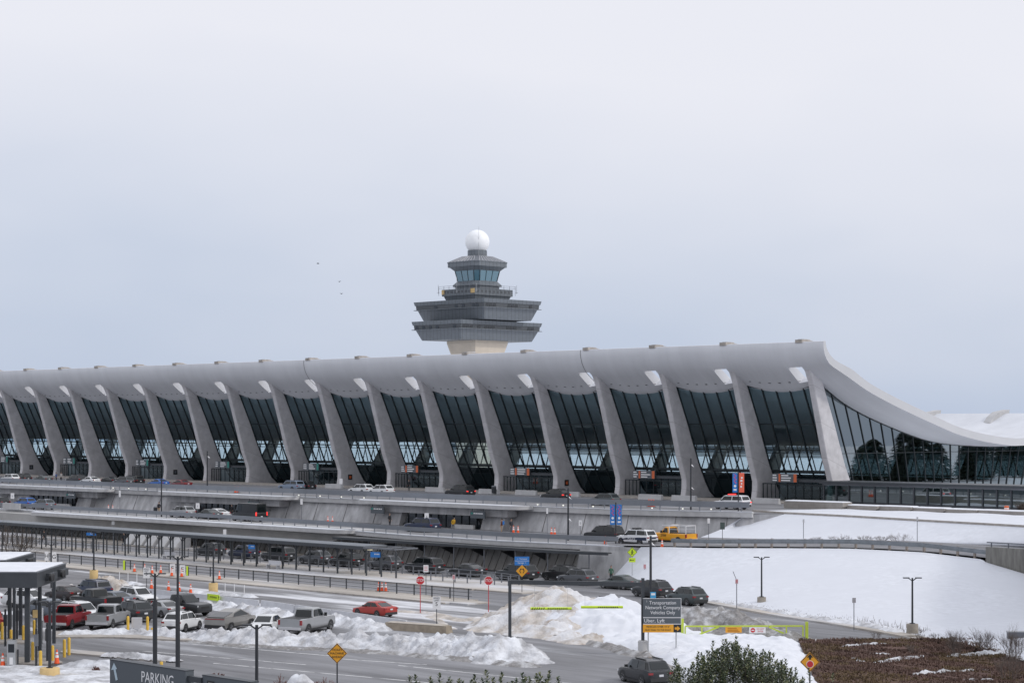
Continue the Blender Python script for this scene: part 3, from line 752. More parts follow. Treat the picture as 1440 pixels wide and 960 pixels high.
drs = [(gy(50, -38).x, gy(106, -38).x), (gy(284, -38).x, gy(345, -38).x), (gy(577, -38).x, gy(672, -38).x)]
for n, ((x0, x1), (d0, d1)) in enumerate(zip(ovD, drs)):
    b = MB(); rounded_slab(b, x0, x1, -37.2, -40.4, 6.40, 6.86, 2.4, n > 0); o = b.build('deck_overhang', M_wallL, dv, 30)
    b = MB(); rounded_slab(b, x0 + .1, x1 - .1, -38.2, -40.35, 6.862, 6.93, 2.4, n > 0); b.build('snow_ledge', M_ledge, o)
    b = MB(); b.box(x0 + 3, x1 - 3, -39.0, -37.2, 5.35, 6.40); b.build('girder', M_wall, o)
    b = MB(); b.add([(d0 - 1.2, -38.35, 3.62), (d1 + 1.3, -38.35, 3.62), (d1 - .2, -38.3, 5.5), (d0 + .6, -38.3, 5.5)], [(0, 1, 2, 3)]); dg_ = b.build('doorway', M_winD, o)
    b = MB(); k = d0
    while k < d1 + .4: b.box(k - .05, k + .05, -38.45, -38.32, 3.62, 5.45); k += 1.5
    b.build('door_frame', M_frame, dg_)
    b = MB(); b.prism_x([(-38.9, 3.6), (-37.2, 3.6), (-37.2, 5.4), (-38.3, 5.4)], d1 + 1.4, d1 + 5.5); b.build('side_wall', M_wall, o)
    b = MB(); b.prism_x([(-38.9, 3.6), (-37.2, 3.6), (-37.2, 5.4), (-38.3, 5.4)], d0 - 5.0, d0 - 1.3); b.build('side_wall', M_wall, o)
    b = MB(); b.box(d1 - 3.4, d1 + .8, -39.6, -39.25, 3.62, 4.15); b.build('kerb_barrier', M_wallL, o)
# hanging door signs
for n, px in enumerate((100, 357, 531, 672)):
    p = gy(px, -40.0)
    t = thing('overhang_sign', 'dark board hanging from the upper deck ' + ('above the navy hatchback', 'above the black van', 'left of the long black coat', 'above the person in the yellow jacket')[n], 'sign', (p.x, -40.0, 5.55), 0, 'dark boards under the upper deck')
    b = MB(); b.box(-1.35, 1.35, -.08, .08, -.42, .48); b.box(-1.1, -1.0, -.03, .03, .48, .86); b.box(1.0, 1.1, -.03, .03, .48, .86); b.build('sign_panel', M_sgrey, t)
    b = MB(); b.box(-1.2, -.85, -.11, -.08, .08, .32); b.build('door_number', M_teal, t)
    b = MB()
    for k in range(5): b.box(-.7 + k * .36, -.46 + k * .36, -.11, -.08, .12, .28)
    b.build('lettering', M_wsign, t)

av = thing('arrivals_viaduct', 'leaning concrete wall, beams and rounded deck slab carrying the middle road', 'viaduct', (0, 0, 0))
Ap = resample([(x, y, 0) for x, y in Al], 3.0)
Apx = Ap + [Vector((p.x, p.y, 0)) for p in resample([gpts[0], gpts[1], gpts[2]], 3.0)[1:]]
Wp = [p + Vector((0, 1.9, 0)) for p in Ap] 
b = MB(); battered(b, Wp, 3.25, -.05, 1.0)
b.build('retaining_wall', mat('stained_concrete', (.24, .23, .22), .92, var=.35, vscale=.5, col2=(.42, .41, .395), stretch=(2.2, 2.2, .25)), av)
b = MB()
for p, h in along(Wp, 1.25, 1):
    n = Vector((math.sin(h), -math.cos(h), 0)); b.bar(p + n * .05 + Vector((.5, 0, 3.2)), p + n * 1.0 + Vector((-.25, 0, 0)), .10, .10)
b.build('wall_rib', mat('rib_concrete', (.19, .185, .175), .9, var=.3, vscale=2), av)
b = MB(); cap_strip(b, Ap, .45, 2.6, 3.1, 3.58); b.build('deck_slab', M_wallL, av)
b = MB(); cap_strip(b, Ap, .50, .7, 3.585, 3.70); b.build('snow_ledge', M_ledge, av)
x0, x1 = gy(62, -52).x, gy(486, -55).x
b = MB(); rounded_slab(b, x0, x1, -50, -55.4, 3.30, 3.76, 2.4); ov = b.build('deck_overhang', M_wallL, av, 30)
b = MB(); rounded_slab(b, x0 + .1, x1 - .1, -53.4, -55.35, 3.762, 3.84, 2.4); b.build('snow_ledge', M_ledge, ov)
b = MB(); b.box(-300, x1 - 6, -53.6, -50, 1.75, 3.30); b.prism_y([(x1 - 6, 1.75), (x1 - 1.2, 2.9), (x1 - 1.2, 3.3), (x1 - 6, 3.3)], -53.6, -50); b.build('girder', mat('girder_concrete', (.34, .335, .325), .9, var=.12, vscale=.6), av)
b = MB(); b.box(-300, x1 - 10, -58.6, -52.6, -.02, .2); b.build('loading_island', M_walk, av)
# end face of the middle viaduct, running into the hill
b = MB()
q0, q1 = gz(800, 806), gz(884, 812)
b.loft([[(p.x, p.y + .1, -.1), (p.x, p.y + 1.0, 3.1), (p.x, p.y + 1.0, 3.56), (p.x, p.y + 5.4, 3.56), (p.x, p.y + 5.4, -.1)] for p in (Vector((7.0, -54.9, 0)), Vector((10, -54.6, 0)), Vector((13.6, -53.6, 0)), Vector((20, -51.4, 0)))])
b.build('end_wall', M_wall, av)
# dark kerbside canopy
kc = thing('kerbside_canopy', 'dark flat canopy on thin posts over the pickup kerb below the middle road', 'canopy', (gy(485, -55).x, -56, 0))
xk = gy(850, -56).x - kc.location.x
b = MB(); b.prism_z([(0, 1.2), (0, -1.0), (xk - 6, -1.0), (xk, .6), (xk, 1.2)], 2.92, 3.06); b.build('roof', mat('canopy_roof', (.045, .048, .052), .5, var=.2, vscale=1), kc)
b = MB(); b.bar((0, -1.02, 2.9), (xk - 6, -1.02, 2.9), .1, .3); b.bar((xk - 6, -1.02, 2.9), (xk, .6, 2.9), .1, .3); b.build('gutter', M_char, kc)
pm = MB(); pm.tube((0, 0, 0), (0, 0, 2.9), .07, n=6); pmm = pm.mesh('post', M_gray)
bk = MB(); bk.add([(0, -.5, 2.8), (0, 1.6, 2.8), (0, 1.6, 1.9), (.16, -.5, 2.8), (.16, 1.6, 2.8), (.16, 1.6, 1.9)], [(0, 1, 2), (5, 4, 3), (0, 3, 4, 1), (1, 4, 5, 2), (2, 5, 3, 0)]); bkm = bk.mesh('bracket', M_dark)
k = 1.5
while k < xk:
    o = link('post', pmm, kc); o.location = (k, -.8 if k < xk - 5 else .5, 0)
    if k < xk - 9:
        o = link('bracket', bkm, kc); o.location = (k + 1.8, .6, -.3)
    k += 5.2
# security camera boxes / small lamps on the canopy edge left out of reach of sight

# concrete fins below the middle road
fin = MB(); fin.prism_x([(-1.6, 0), (1.2, 0), (1.2, 2.0), (.2, 2.0)], -.9, .9)
fm_ = fin.mesh('concrete_fin', M_wallL)
for n, px in enumerate((190, 205, 220, 237, 253)):
    o = link('concrete_fin', fm_); o.location = gy(px, -56.6, .15)
    tag(o, ('first', 'second', 'third', 'fourth', 'fifth')[n] + ' from the left of the sloping grey concrete fins below the middle road', 'concrete fin', 'sloping fins below the middle road')

# ------------------------------------------------------------------ railings
def railing(name, label, pts, z, h, ph, step, rails=None, m=None, group=None, pw=.1, cat='railing'):
    pts = [Vector((p[0], p[1], (p[2] if len(p) > 2 else 0) + z)) for p in pts]
    t = thing(name, label, cat, pts[0], 0, group); o = pts[0]
    b = MB(); pp = resample(pts, 3)
    for a, c in zip(pp, pp[1:]):
        for (zz, hh, ww) in (rails or [(h - ph / 2, ph, .09)]): b.bar(a - o + Vector((0, 0, zz)), c - o + Vector((0, 0, zz)), ww, hh)
    b.build('rail', m or M_char, t)
    pb = MB(); pb.box(-pw / 2, pw / 2, -pw / 2, pw / 2, 0, h); pmm = pb.mesh('post', m or M_char)
    for p, hd in along(pts, step, .2):
        q = link('post', pmm, t); q.location = p - o
    return t
M_railp = mat('rail_panel_grey', (.20, .215, .24), .5, metal=.2, var=.1, vscale=.4)
dE = []
xx = -190
def dedge(x):
    y = interp([(a[0], a[1]) for a in Dl], x) - .35
    for (x0, x1) in ovD:
        if x0 + .5 < x < x1 - .5: y = min(y, -40.1 + 2.2 * (1 - min(1, (x - x0) / 2.5)) + 2.2 * (1 - min(1, (x1 - x) / 2.5)))
    return y
# the rail runs straight, a little inside the slab edge
dE = [(-190, -38.6), (-100, -38.4), (-55, -37.9), (-18, -37.3), (-4, -36.4), (5, -34.0), (13, -30.7)]
railing('upper_guard_rail', 'long grey panel guard rail along the edge of the upper road', dE, 6.8, 1.2, .68, 2.6, m=M_railp)
aE = [(-190, -50.4), (-112, -50.6), (-60, -51.4), (-36, -53.0), (-22, -54.7), (-4, -55.1), (6, -53.9), (11.6, -52.5)]
railing('middle_guard_rail', 'long grey panel guard rail along the edge of the middle road', aE, 3.68, 1.0, .52, 2.6, m=M_railp)
# kneewalls on the left of the middle deck
pl_ = MB(); pl_.box(-.07, .07, -.06, .06, -.07, .07); plm = pl_.mesh('edge_lamp', mat('edge_lamp_lit', (.9, .9, .8), .4, emit=((1, .97, .85), .7)))
gr_ = bpy.data.objects['upper_guard_rail']
for px in (159, 181, 205, 420, 450, 480, 512, 756, 792, 834, 917, 960, 1000):
    q = gy(px, 0); xx_ = q.x
    for _ in range(6): q = gy(px, interp(dE, q.x) - .1)
    o = link('edge_lamp', plm, gr_); o.location = Vector((q.x, q.y, 7.08)) - gr_.location
o = MB().box(-2.6, 2.6, -.1, .1, 0, 1.0); o = o.build('parapet_panel', M_wallL); o.location = (gy(17, -51.2).x, -51.3, 3.7); tag(o, 'pale concrete parapet panel in the middle road railing at the far left', 'parapet')

# W-beam guard rail on the ramp
gt = thing('crash_barrier', 'weathered steel crash barrier on wooden posts above the snow hillside', 'crash barrier', gpts[0])
gg = resample(gpts[1:] + [gpts[-1] + Vector((.6, -.1, .0))], 2.0)
b = MB()
for a, c in zip(gg, gg[1:]):
    a = a - gpts[0]; c = c - gpts[0]
    for zz, off in ((.74, 0), (.60, .05), (.46, 0)): b.bar(a + Vector((0, -.14 - off, zz)), c + Vector((0, -.14 - off, zz)), .05, .16)
b.build('steel_beam', mat('weathered_steel', (.22, .24, .26), .5, metal=.4, var=.2, vscale=1.5), gt)
pb = MB(); pb.box(-.11, .11, -.1, .1, -1.2, .86); pmm = pb.mesh('post', mat('post_wood', (.30, .26, .23), .9, var=.2, vscale=3))
for p, h in along(gpts[1:] + [gpts[-1]], 1.9, .3):
    q = link('post', pmm, gt); q.location = p - gpts[0]

# wing wall at the right edge
w0, w1 = gyp(1386, 790, -44.4), gyp(1440, 806, -44.8); w2 = w1 + (w1 - w0) * 3; 
ww = thing('wing_wall', 'grey board marked concrete wing wall with a steel rail at the right edge', 'wall', w0)
b = MB(); n = Vector(((w1 - w0).y, -(w1 - w0).x, 0)).normalized()
rings = []
for p, zt in ((w0, 5.02), (w1, 5.02), (w2, 5.05)):
    A = p - w0; rings.append([(A.x, A.y, -4.0), (A.x, A.y, zt - w0.z), (A.x - n.x * .5, A.y - n.y * .5, zt - w0.z), (A.x - n.x * .5, A.y - n.y * .5, -4.0)])
b.loft(rings); b.build('wall_face', mat('board_concrete', (.19, .185, .17), .9, var=.3, vscale=1.2, stretch=(2.5, 2.5, .4)), ww)
b = MB(); A = Vector((0, 0, 5.02 - w0.z)); B = (w2 - w0); B.z = 5.05 - w0.z
for dz in (.45,): b.bar(A + Vector((0, .25, dz)), B + Vector((0, .25, dz)), .08, .12)
b.build('rail', M_gray, ww)
pb = MB(); pb.box(-.05, .05, -.05, .05, -.1, .5); pmm = pb.mesh('post', M_gray)
for k in range(8):
    q = link('post', pmm, ww); q.location = A.lerp(B, k / 9 + .03) + Vector((0, .25, 0))

# kerb wall above the embankment and the planters beside the pavilion
b = MB(); 
kw = thing('kerb_wall', 'low grey concrete kerb wall along the top of the snowy embankment', 'wall', kpts[0])
cap = []
for p in resample(kpts, 3): A = p - kpts[0]; cap.append([(A.x, A.y - .06, -.5), (A.x, A.y - .06, .22), (A.x, A.y + .3, .22), (A.x, A.y + .3, -.5)])
b.loft(cap); b.build('wall_face', M_kerb, kw)
for n, (xa, xb, y, h) in enumerate(((1109, 1192, -14, .95), (1192, 1240, -13.0, .62), (1240, 1288, -12.4, .62), (1288, 1335, -12, .55), (1335, 1380, -11.7, .5), (1380, 1450, -11.4, .5))):
    A, B = gy(xa, y, ZD), gy(xb, y, ZD)
    t = thing('concrete_planter', ('largest concrete planter with snow on its rim, nearest the end column', 'second concrete planter from the end column, snow on its right end', 'third concrete planter from the end column with a snowy rim', 'fourth concrete planter from the end column, low and snowy', 'fifth concrete planter from the end column, low and grey', 'rightmost low concrete planter in front of the glass pavilion')[n], 'planter', A, 0, 'planters in front of the glass pavilion')
    L = (B - A).length
    b = MB(); b.prism_y([(0, 0), (L - .5, 0), (L - .05, h * .5), (L - .05, h), (0, h)], -1, 1); b.build('trough', mat('planter_concrete', (.27, .25, .23), .9, var=.15, vscale=1.5), t)
    b = MB(); b.box(.05, L - .1, -.98, .98, h, h + .10, tx=.2, ty=.2); b.build('snow_cap', M_snow, t)
# low barriers on the terminal pavement
bs = MB(); bs.box(-2.2, 2.2, -.25, .25, 0, .75, tx=.05, ty=.08); bsm = bs.mesh('pavement_barrier', M_wallL)
for n, px in enumerate((470, 612, 688, 740, 800, 915, 962, 1078)):
    o = link('pavement_barrier', bsm); o.location = gy(px, -5.5, ZD + .02); 
    tag(o, ('low concrete barrier on the terminal pavement left of the two white cars', 'low concrete barrier on the terminal pavement left of the black people carrier', 'low concrete barrier on the terminal pavement right of the black people carrier', 'low concrete barrier on the terminal pavement left of the dark hatchback', 'low concrete barrier on the terminal pavement right of the dark hatchback', 'low concrete barrier behind the three upper road cones', 'low concrete barrier right of the three upper road cones', 'low concrete barrier on the terminal pavement right of the police car')[n], 'barrier', 'low barriers on the terminal pavement')

# ------------------------------------------------------------------ lower walkway canopy and fences
cx0, cx1 = -150.0, gy(518, -71).x
wc = thing('walkway_canopy', 'long dark flat roofed canopy on paired posts over the lower walkway', 'canopy', (cx1, -71.3, .13))
b = MB(); b.box(cx0 - cx1, 0, -.5, 3.2, 2.95, 3.3); b.build('roof', M_char, wc)
b = MB(); b.box(cx0 - cx1, -.02, -.35, 3.05, 3.303, 3.36); b.build('roof_cover', mat('canopy_cover', (.15, .165, .185), .6, var=.15, vscale=.5), wc)
b = MB()
for y in (-.45, 3.15): b.bar((0, y, 3.2), (5.2, y, 3.2), .12, .14)
for x in (0, 2.6, 5.2): b.bar((x, -.45, 3.2), (x, 3.15, 3.2), .12, .14)
b.build('open_frame', M_gray, wc)
pm = MB(); pm.box(-.07, .07, -.07, .07, 0, 2.95); pm.bar((0, 0, 2.3), (.55, 0, 2.9), .06, .06); pm.bar((0, 0, 2.3), (-.55, 0, 2.9), .06, .06); pmm = pm.mesh('post', M_char)
k = 0
x = 0.0
while x > cx0 - cx1 and k < 49:
    for y in (0, 2.7):
        o = link('post', pmm, wc); o.location = (x - (.75 if y else 0), y, 0)
    x -= 2.55; k += 1
for x in (2.6, 5.1):
    o = link('post', pmm, wc); o.location = (x, 0, 0)
lt = MB(); lt.box(-.75, .75, -.12, .12, -.1, 0); ltm = lt.mesh('canopy_light', mat('tube_light', (.8, .75, .55), .4, emit=((1, .9, .65), .55)))
k = -2.6
while k > cx0 - cx1:
    o = link('canopy_light', ltm, wc); o.location = (k, 2.4, 2.80); k -= 7.6
railing('sidewalk_fence', 'dark three rail fence on the sandy sidewalk between the two lower roads', [(-72, -84.6), (21.4, -84.6)], .13, 1.12, 0, 2.65, rails=[(1.08, .06, .06), (.72, .04, .04), (.36, .04, .04)], cat='fence')
railing('pickup_kerb_railing', 'dark two rail handrail along the pickup kerb behind the canopy posts', [(-110, -66.6), (4, -66.6), (8.5, -67.4), (12, -68.4)], .13, 1.05, 0, 1.9, rails=[(1.02, .06, .06), (.5, .045, .045)], cat='railing', m=M_gray)
railing('canopy_end_railing', 'grey two rail handrail on the snowy walkway right of the canopy', [(-2, -70.6), (6, -70.4), (12.6, -69.6)], .13, 1.05, 0, 1.9, rails=[(1.02, .06, .06), (.5, .045, .045)], cat='railing', m=M_gray)
railing('bank_railing', 'dark handrail disappearing behind the tall sandy snow bank', [tuple(gz(842, 853).xy), tuple(gz(872, 858).xy), tuple(gz(908, 868).xy)], .02, 1.05, 0, 1.9, rails=[(1.02, .06, .06), (.5, .045, .045)], cat='railing')
# canopy bench
t = thing('walkway_bench', 'pale metal bench on the lower walkway under the canopy', 'bench', gz(237, 786, .13), 0)
b = MB(); b.box(-1.2, 1.2, -.25, .25, .42, .47); b.build('seat', M_alu, t)
b = MB(); b.box(-1.2, 1.2, .25, .3, .5, .95); b.build('backrest', M_alu, t)
for x in (-.95, .95): b = MB(); b.box(x - .04, x + .04, -.25, .25, 0, .42); b.build('leg', M_alu, t)
t = thing('walkway_bench', 'pale metal bench on the lower walkway near the open end of the canopy', 'bench', gz(384, 799, .13), 0)
b = MB(); b.box(-1.2, 1.2, -.25, .25, .42, .47); b.build('seat', M_alu, t)
b = MB(); b.box(-1.2, 1.2, .25, .3, .5, .95); b.build('backrest', M_alu, t)
for x in (-.95, .95): b = MB(); b.box(x - .04, x + .04, -.25, .25, 0, .42); b.build('leg', M_alu, t)

# white barrier between the parking lot and the slushy road
jb = MB(); jb.prism_x([(-.28, 0), (.28, 0), (.22, .1), (.09, .34), (.07, .82), (-.07, .82), (-.09, .34), (-.22, .1)], -2.96, 2.96)
jbm = jb.mesh('road_barrier', mat('barrier_white', (.52, .53, .56), .7, var=.08, vscale=1.5))
x = -8; n = 0
ords = ['first', 'second', 'third', 'fourth', 'fifth', 'sixth', 'seventh', 'eighth', 'ninth']
while x < 37:
    o = link('road_barrier', jbm); o.location = (x, interp([(3, -103.9), (17, -104.3), (32.4, -106.3), (38, -107.3)], x), 0); o.rotation_euler = (0, 0, -.02 if x < 14 else -.13)
    tag(o, ords[n] + ' white concrete road barrier from the left along the slushy road', 'road barrier', 'white barriers beside the parking lot'); x += 6.0; n += 1
p0, p1 = gz(545, 884), gz(632, 890)
t = thing('timber_kerb', 'long brown concrete kerb block lying by the end of the white barrier', 'kerb block', p0, math.atan2((p1 - p0).y, (p1 - p0).x))
b = MB(); b.box(0, (p1 - p0).length, -.5, .5, 0, .62, tx=.05, ty=.12); b.build('block', mat('brown_concrete', (.30, .255, .20), .9, var=.25, vscale=1.4), t)
b = MB(); b.box(.3, (p1 - p0).length - .3, -.42, .42, .62, .68, ty=.1); b.build('grit_cap', mat('grit', (.42, .38, .33), .9, var=.2, vscale=2), t)
# ------------------------------------------------------------------ vehicles
PAINT = {}
def paint(name, c, rough=.3, metal=.0, coat=.5):
    if name not in PAINT: PAINT[name] = mat('paint_' + name, c, rough, metal, var=.3, vscale=1.1, coat=coat * .45, spec=.35, col2=tuple(x * .85 + .012 for x in c))
    return PAINT[name]
P_white = paint('white', (.72, .73, .74)); P_silver = paint('silver', (.40, .41, .42), .35, .5); P_black = paint('black', (.016, .017, .019)); P_char = paint('charcoal', (.04, .043, .048), .35, .3)
P_grey = paint('grey', (.10, .105, .115), .35, .3); P_navy = paint('navy', (.014, .024, .06)); P_blue = paint('blue', (.02, .12, .42)); P_lblue = paint('pale_blue', (.20, .25, .33), .35, .2)
P_red = paint('red', (.22, .012, .018)); P_bred = paint('coral_red', (.40, .045, .035)); P_wine = paint('wine', (.16, .015, .02)); P_yel = paint('yellow', (.80, .36, .012), .4); P_teal = paint('grey_green', (.07, .085, .088), .35, .2)
P_steel = paint('steel', (.38, .37, .35), .38, .75, 0); P_brown = paint('dark_brown', (.03, .02, .02))
P_polw = paint('police_white', (.74, .75, .77)); P_bluegrey = paint('blue_grey', (.16, .18, .21), .35, .3)
SPEC = {
 # L, W, H, wheelbase, r, belt, hood z at nose, body stations, greenhouse (front base, front roof, rear roof, rear base) as fractions of L from centre (+ forward)
 'sedan': dict(L=4.8, W=1.84, H=1.45, wb=2.8, r=.33, belt=.93, st=[(.5, .36, .60, .80), (.485, .24, .68, .92), (.40, .20, .76, .98), (.24, .18, .90, 1), (.0, .18, .93, 1), (-.28, .18, .98, 1), (-.40, .20, 1.03, .98), (-.48, .26, 1.02, .93), (-.5, .40, .92, .86)], gh=(.25, .07, -.20, -.39)),
 'suv': dict(L=4.68, W=1.88, H=1.70, wb=2.70, r=.37, belt=1.06, st=[(.5, .40, .74, .84), (.48, .28, .84, .94), (.40, .24, .95, .99), (.28, .22, 1.02, 1), (.0, .22, 1.06, 1), (-.3, .22, 1.10, 1), (-.46, .26, 1.12, .97), (-.495, .36, 1.06, .92), (-.5, .46, .98, .9)], gh=(.28, .11, -.37, -.475)),
 'wagon': dict(L=5.1, W=1.98, H=1.82, wb=2.95, r=.39, belt=1.12, st=[(.5, .42, .80, .86), (.485, .30, .92, .95), (.40, .26, 1.04, .99), (.28, .24, 1.09, 1), (.0, .24, 1.12, 1), (-.3, .24, 1.15, 1), (-.465, .28, 1.16, .98), (-.495, .38, 1.1, .95), (-.5, .5, 1.0, .93)], gh=(.28, .13, -.42, -.485)),
 'pickup': dict(L=5.9, W=2.03, H=1.94, wb=3.75, r=.41, belt=1.22, st=[(.5, .48, .95, .88), (.49, .38, 1.10, .95), (.42, .34, 1.18, .99), (.25, .32, 1.22, 1), (.0, .32, 1.22, 1), (-.14, .32, 1.24, 1), (-.15, .32, 1.26, 1), (-.47, .34, 1.28, 1), (-.5, .46, 1.26, .985)], gh=(.24, .12, -.10, -.135)),
 'work_pickup': dict(L=5.7, W=2.02, H=1.95, wb=3.5, r=.42, belt=1.24, st=[(.5, .48, .95, .88), (.49, .38, 1.12, .95), (.40, .34, 1.20, .99), (.22, .32, 1.24, 1), (.0, .32, 1.22, 1), (-.02, .32, 1.22, 1), (-.04, .32, 1.22, 1), (-.46, .34, 1.24, 1), (-.5, .46, 1.22, .985)], gh=(.21, .10, .0, -.025)),
 'van': dict(L=5.9, W=2.02, H=2.60, wb=3.66, r=.36, belt=1.25, st=[(.5, .40, .80, .86), (.485, .28, 1.0, .94), (.42, .24, 1.15, .98), (.36, .22, 1.24, 1), (.0, .22, 1.26, 1), (-.3, .22, 1.28, 1), (-.47, .26, 1.28, .99), (-.497, .34, 1.28, .98), (-.5, .42, 1.24, .97)], gh=(.38, .24, -.485, -.497)),
}
TY = {}
def wheel_meshes(r):
    k = round(r, 2)
    if k in TY: return TY[k]
    b = MB(); n = 20; rings = []
    for y, rr in ((-.11, r * .90), (-.09, r), (.09, r), (.11, r * .90), (.10, r * .62)):
        rings.append([(rr * math.cos(2 * math.pi * i / n), y, rr * math.sin(2 * math.pi * i / n)) for i in range(n)])
    b.loft(rings); t = b.mesh('tyre', M_tyre, 40)
    b = MB(); rings = [[(rr * math.cos(2 * math.pi * i / n), y, rr * math.sin(2 * math.pi * i / n)) for i in range(n)] for y, rr in ((.06, r * .64), (.112, r * .63), (.10, r * .55), (.075, r * .52))]
    b.loft(rings)
    for i in range(5):
        a = 2 * math.pi * i / 5; b.bar((0, .095, 0), (r * .55 * math.cos(a), .1, r * .55 * math.sin(a)), .09, .04, up=(0, 1, 0))
    w_ = b.mesh('rim', M_rim, 40)
    TY[k] = (t, w_); return TY[k]
def quad_on(a, b, c, d, u0, u1, v0, v1, off, ctr=0.0):
    """inset patch on the bilinear quad a-b (bottom) d-c (top), pushed out along its normal"""
    a, b, c, d = map(Vector, (a, b, c, d)); nrm = (b - a).cross(d - a).normalized()
    if nrm.dot((a + b + c + d) / 4 - Vector((ctr, 0, .9))) < 0: nrm = -nrm
    def P(u, v): return a.lerp(b, u).lerp(d.lerp(c, u), v) + nrm * off
    return [P(u0, v0), P(u1, v0), P(u1, v1), P(u0, v1)]
VEH = {}
def vehicle_parts(kind):
    if kind in VEH: return VEH[kind]
    s = SPEC[kind]; L, W, H = s['L'], s['W'], s['H']; hw = W / 2; r = s['r']; parts = []
    # lower body
    rings = []
    for fx, zl, zt, wf in s['st']:
        x = fx * L; w_ = hw * wf; h = zt - zl
        half = [(w_ * .86, zl), (w_ * .97, zl + .10), (w_, zl + .36 * h), (w_ * .985, zl + .68 * h), (w_ * .955, zt - .05), (w_ * .86, zt), (w_ * .4, zt + .015)]
        rings.append([(x, y, z) for y, z in half] + [(x, -y, z) for y, z in reversed(half)])
    b = MB(); b.loft(rings)
    # greenhouse
    fb, ft, rt, rb = [f * L for f in s['gh']]; bz = s['belt']; rz_ = H
    topz = {x: z for x, z in ((fx * L, zt) for fx, _, zt, _ in s['st'])}
    def bt(x): return interp(sorted(topz.items()), x) - .03
    wb_, wt_ = hw * .94, hw * (.78 if kind != 'van' else .90)
    if kind in ('pickup', 'work_pickup', 'wagon'): wt_ = hw * .82
    mid = (ft + rt) / 2
    base = [(fb, -wb_ * .90, bt(fb)), (ft - .1, -wb_, bt(ft)), (mid, -wb_, bt(mid)), (rt + .02, -wb_, bt(rt)), (rb, -wb_ * .93, bt(rb))]
    top = [(ft, -wt_ * .94, rz_ - .07), (ft - .25, -wt_, rz_ - .045), (mid, -wt_, rz_ - .03), (rt + .25, -wt_ * .985, rz_ - .05), (rt, -wt_ * .93, rz_ - .09)]
    crown = [(x - (0.05 if i == 0 else 0), y * .82, z + .055) for i, (x, y, z) in enumerate(top)]
    mir = lambda P: [(x, -y, z) for x, y, z in reversed(P)]
    b.loft([base + mir(base), top + mir(top), crown + mir(crown)])
    parts.append(('body', b.mesh('body', [P_grey], 42), None))
    B, T = [Vector(p) for p in base], [Vector(p) for p in top]; M_ = lambda p: Vector((p[0], -p[1], p[2]))
    ww = MB(); q = quad_on(M_(B[0]), B[0], T[0], M_(T[0]), .05, .95, .10, .93, .016, fb - 2); ww.add(q, [(0, 1, 2, 3)]); parts.append(('windscreen', ww.mesh('windscreen', M_cglass), None))
    rw = MB(); q = quad_on(B[4], M_(B[4]), M_(T[4]), T[4], .08, .92, (.22 if kind in ('suv', 'wagon') else .12), .92, .016, rb + 2); rw.add(q, [(0, 1, 2, 3)]); parts.append(('rear_window', rw.mesh('rear_window', M_cglass), None))
    # side windows
    for sg in (1, -1):
        def S(k0, k1, u0, u1):
            t0, t1 = lerp(k0, k1, u0), lerp(k0, k1, u1)
            ts = [t0] + [t for t in (1, 2, 3) if t0 < t < t1] + [t1]
            def on(P_, t):
                k_ = min(3, int(t)); return P_[k_].lerp(P_[k_ + 1], t - k_)
            lo, hi = [], []
            for t in ts:
                p, q = on(B, t), on(T, t); e = Vector((0, -.016, .004))
                lo.append(p.lerp(q, .16) + e); hi.append(p.lerp(q, .90) + e)
            if sg > 0: lo = [M_(p) for p in lo]; hi = [M_(p) for p in hi]
            n = len(ts)
            return lo + hi, [(i, i + 1, n + i + 1, n + i) for i in range(n - 1)]
        wins = [(.34, 2, 0, .97), (2, 4, .03, .58), (2, 4, .64, .90)]
        if kind == 'sedan': wins = [(.40, 2, 0, .97), (2, 4, .03, .74)]
        if kind == 'pickup': wins = [(.36, 2, 0, .97), (2, 4, .04, .84)]
        if kind == 'work_pickup': wins = [(.4, 3.5, 0, 1)]
        if kind == 'van': wins = [(.3, 1, 0, 1.0), (1.05, 1.4, 0, 1)]
        for k0, k1, u0, u1 in wins:
            m_ = MB(); m_.add(*S(k0, k1, u0, u1)); parts.append(('side_window', m_.mesh('side_window', M_cglass), None))
    # dark trim: arches, sills, bumper skirts, grille
    tm = MB(); wbx = s['wb'] / 2; shift = .02 * L if kind not in ('van',) else .05 * L
    for x in (wbx + shift, -wbx + shift):
        for sg in (1, -1):
            n = 12; R_ = r + .065; y0 = sg * hw * 1.004
            v = [(x, y0, r)] + [(x + R_ * math.cos(math.pi * i / n * 1.3 - .15 * math.pi), y0, r + R_ * math.sin(math.pi * i / n * 1.3 - .15 * math.pi)) for i in range(n + 1)]
            tm.add(v, [(0, i + 1, i + 2) for i in range(n)])
            v2 = [(a, y0 - sg * .3, c) for a, _, c in v]
    for sg in (1, -1):
        y = sg * hw; tm.box(-wbx + shift + r, wbx + shift - r, min(y * .93, y * 1.006), max(y * .93, y * 1.006), s['st'][4][1] - .01, s['st'][4][1] + .13)
    tm.box(-L / 2 - .02, -L / 2 + .2, -hw * .84, hw * .84, s['st'][-2][1] + .02, s['st'][-2][1] + .26, tx=.02)
    tm.box(L / 2 - .15, L / 2 + .015, -hw * .76, hw * .76, s['st'][0][1] - .06, s['st'][0][1] + .10)
    parts.append(('trim', tm.mesh('trim', M_trim), None))
    gr = MB(); zg = s['st'][0][2]; gr.box(L / 2 - .1, L / 2 + .012, -hw * .48, hw * .48, zg - .22, zg - .03); parts.append(('grille', gr.mesh('grille', M_blk), None))
    zt_ = s['st'][-2][2]
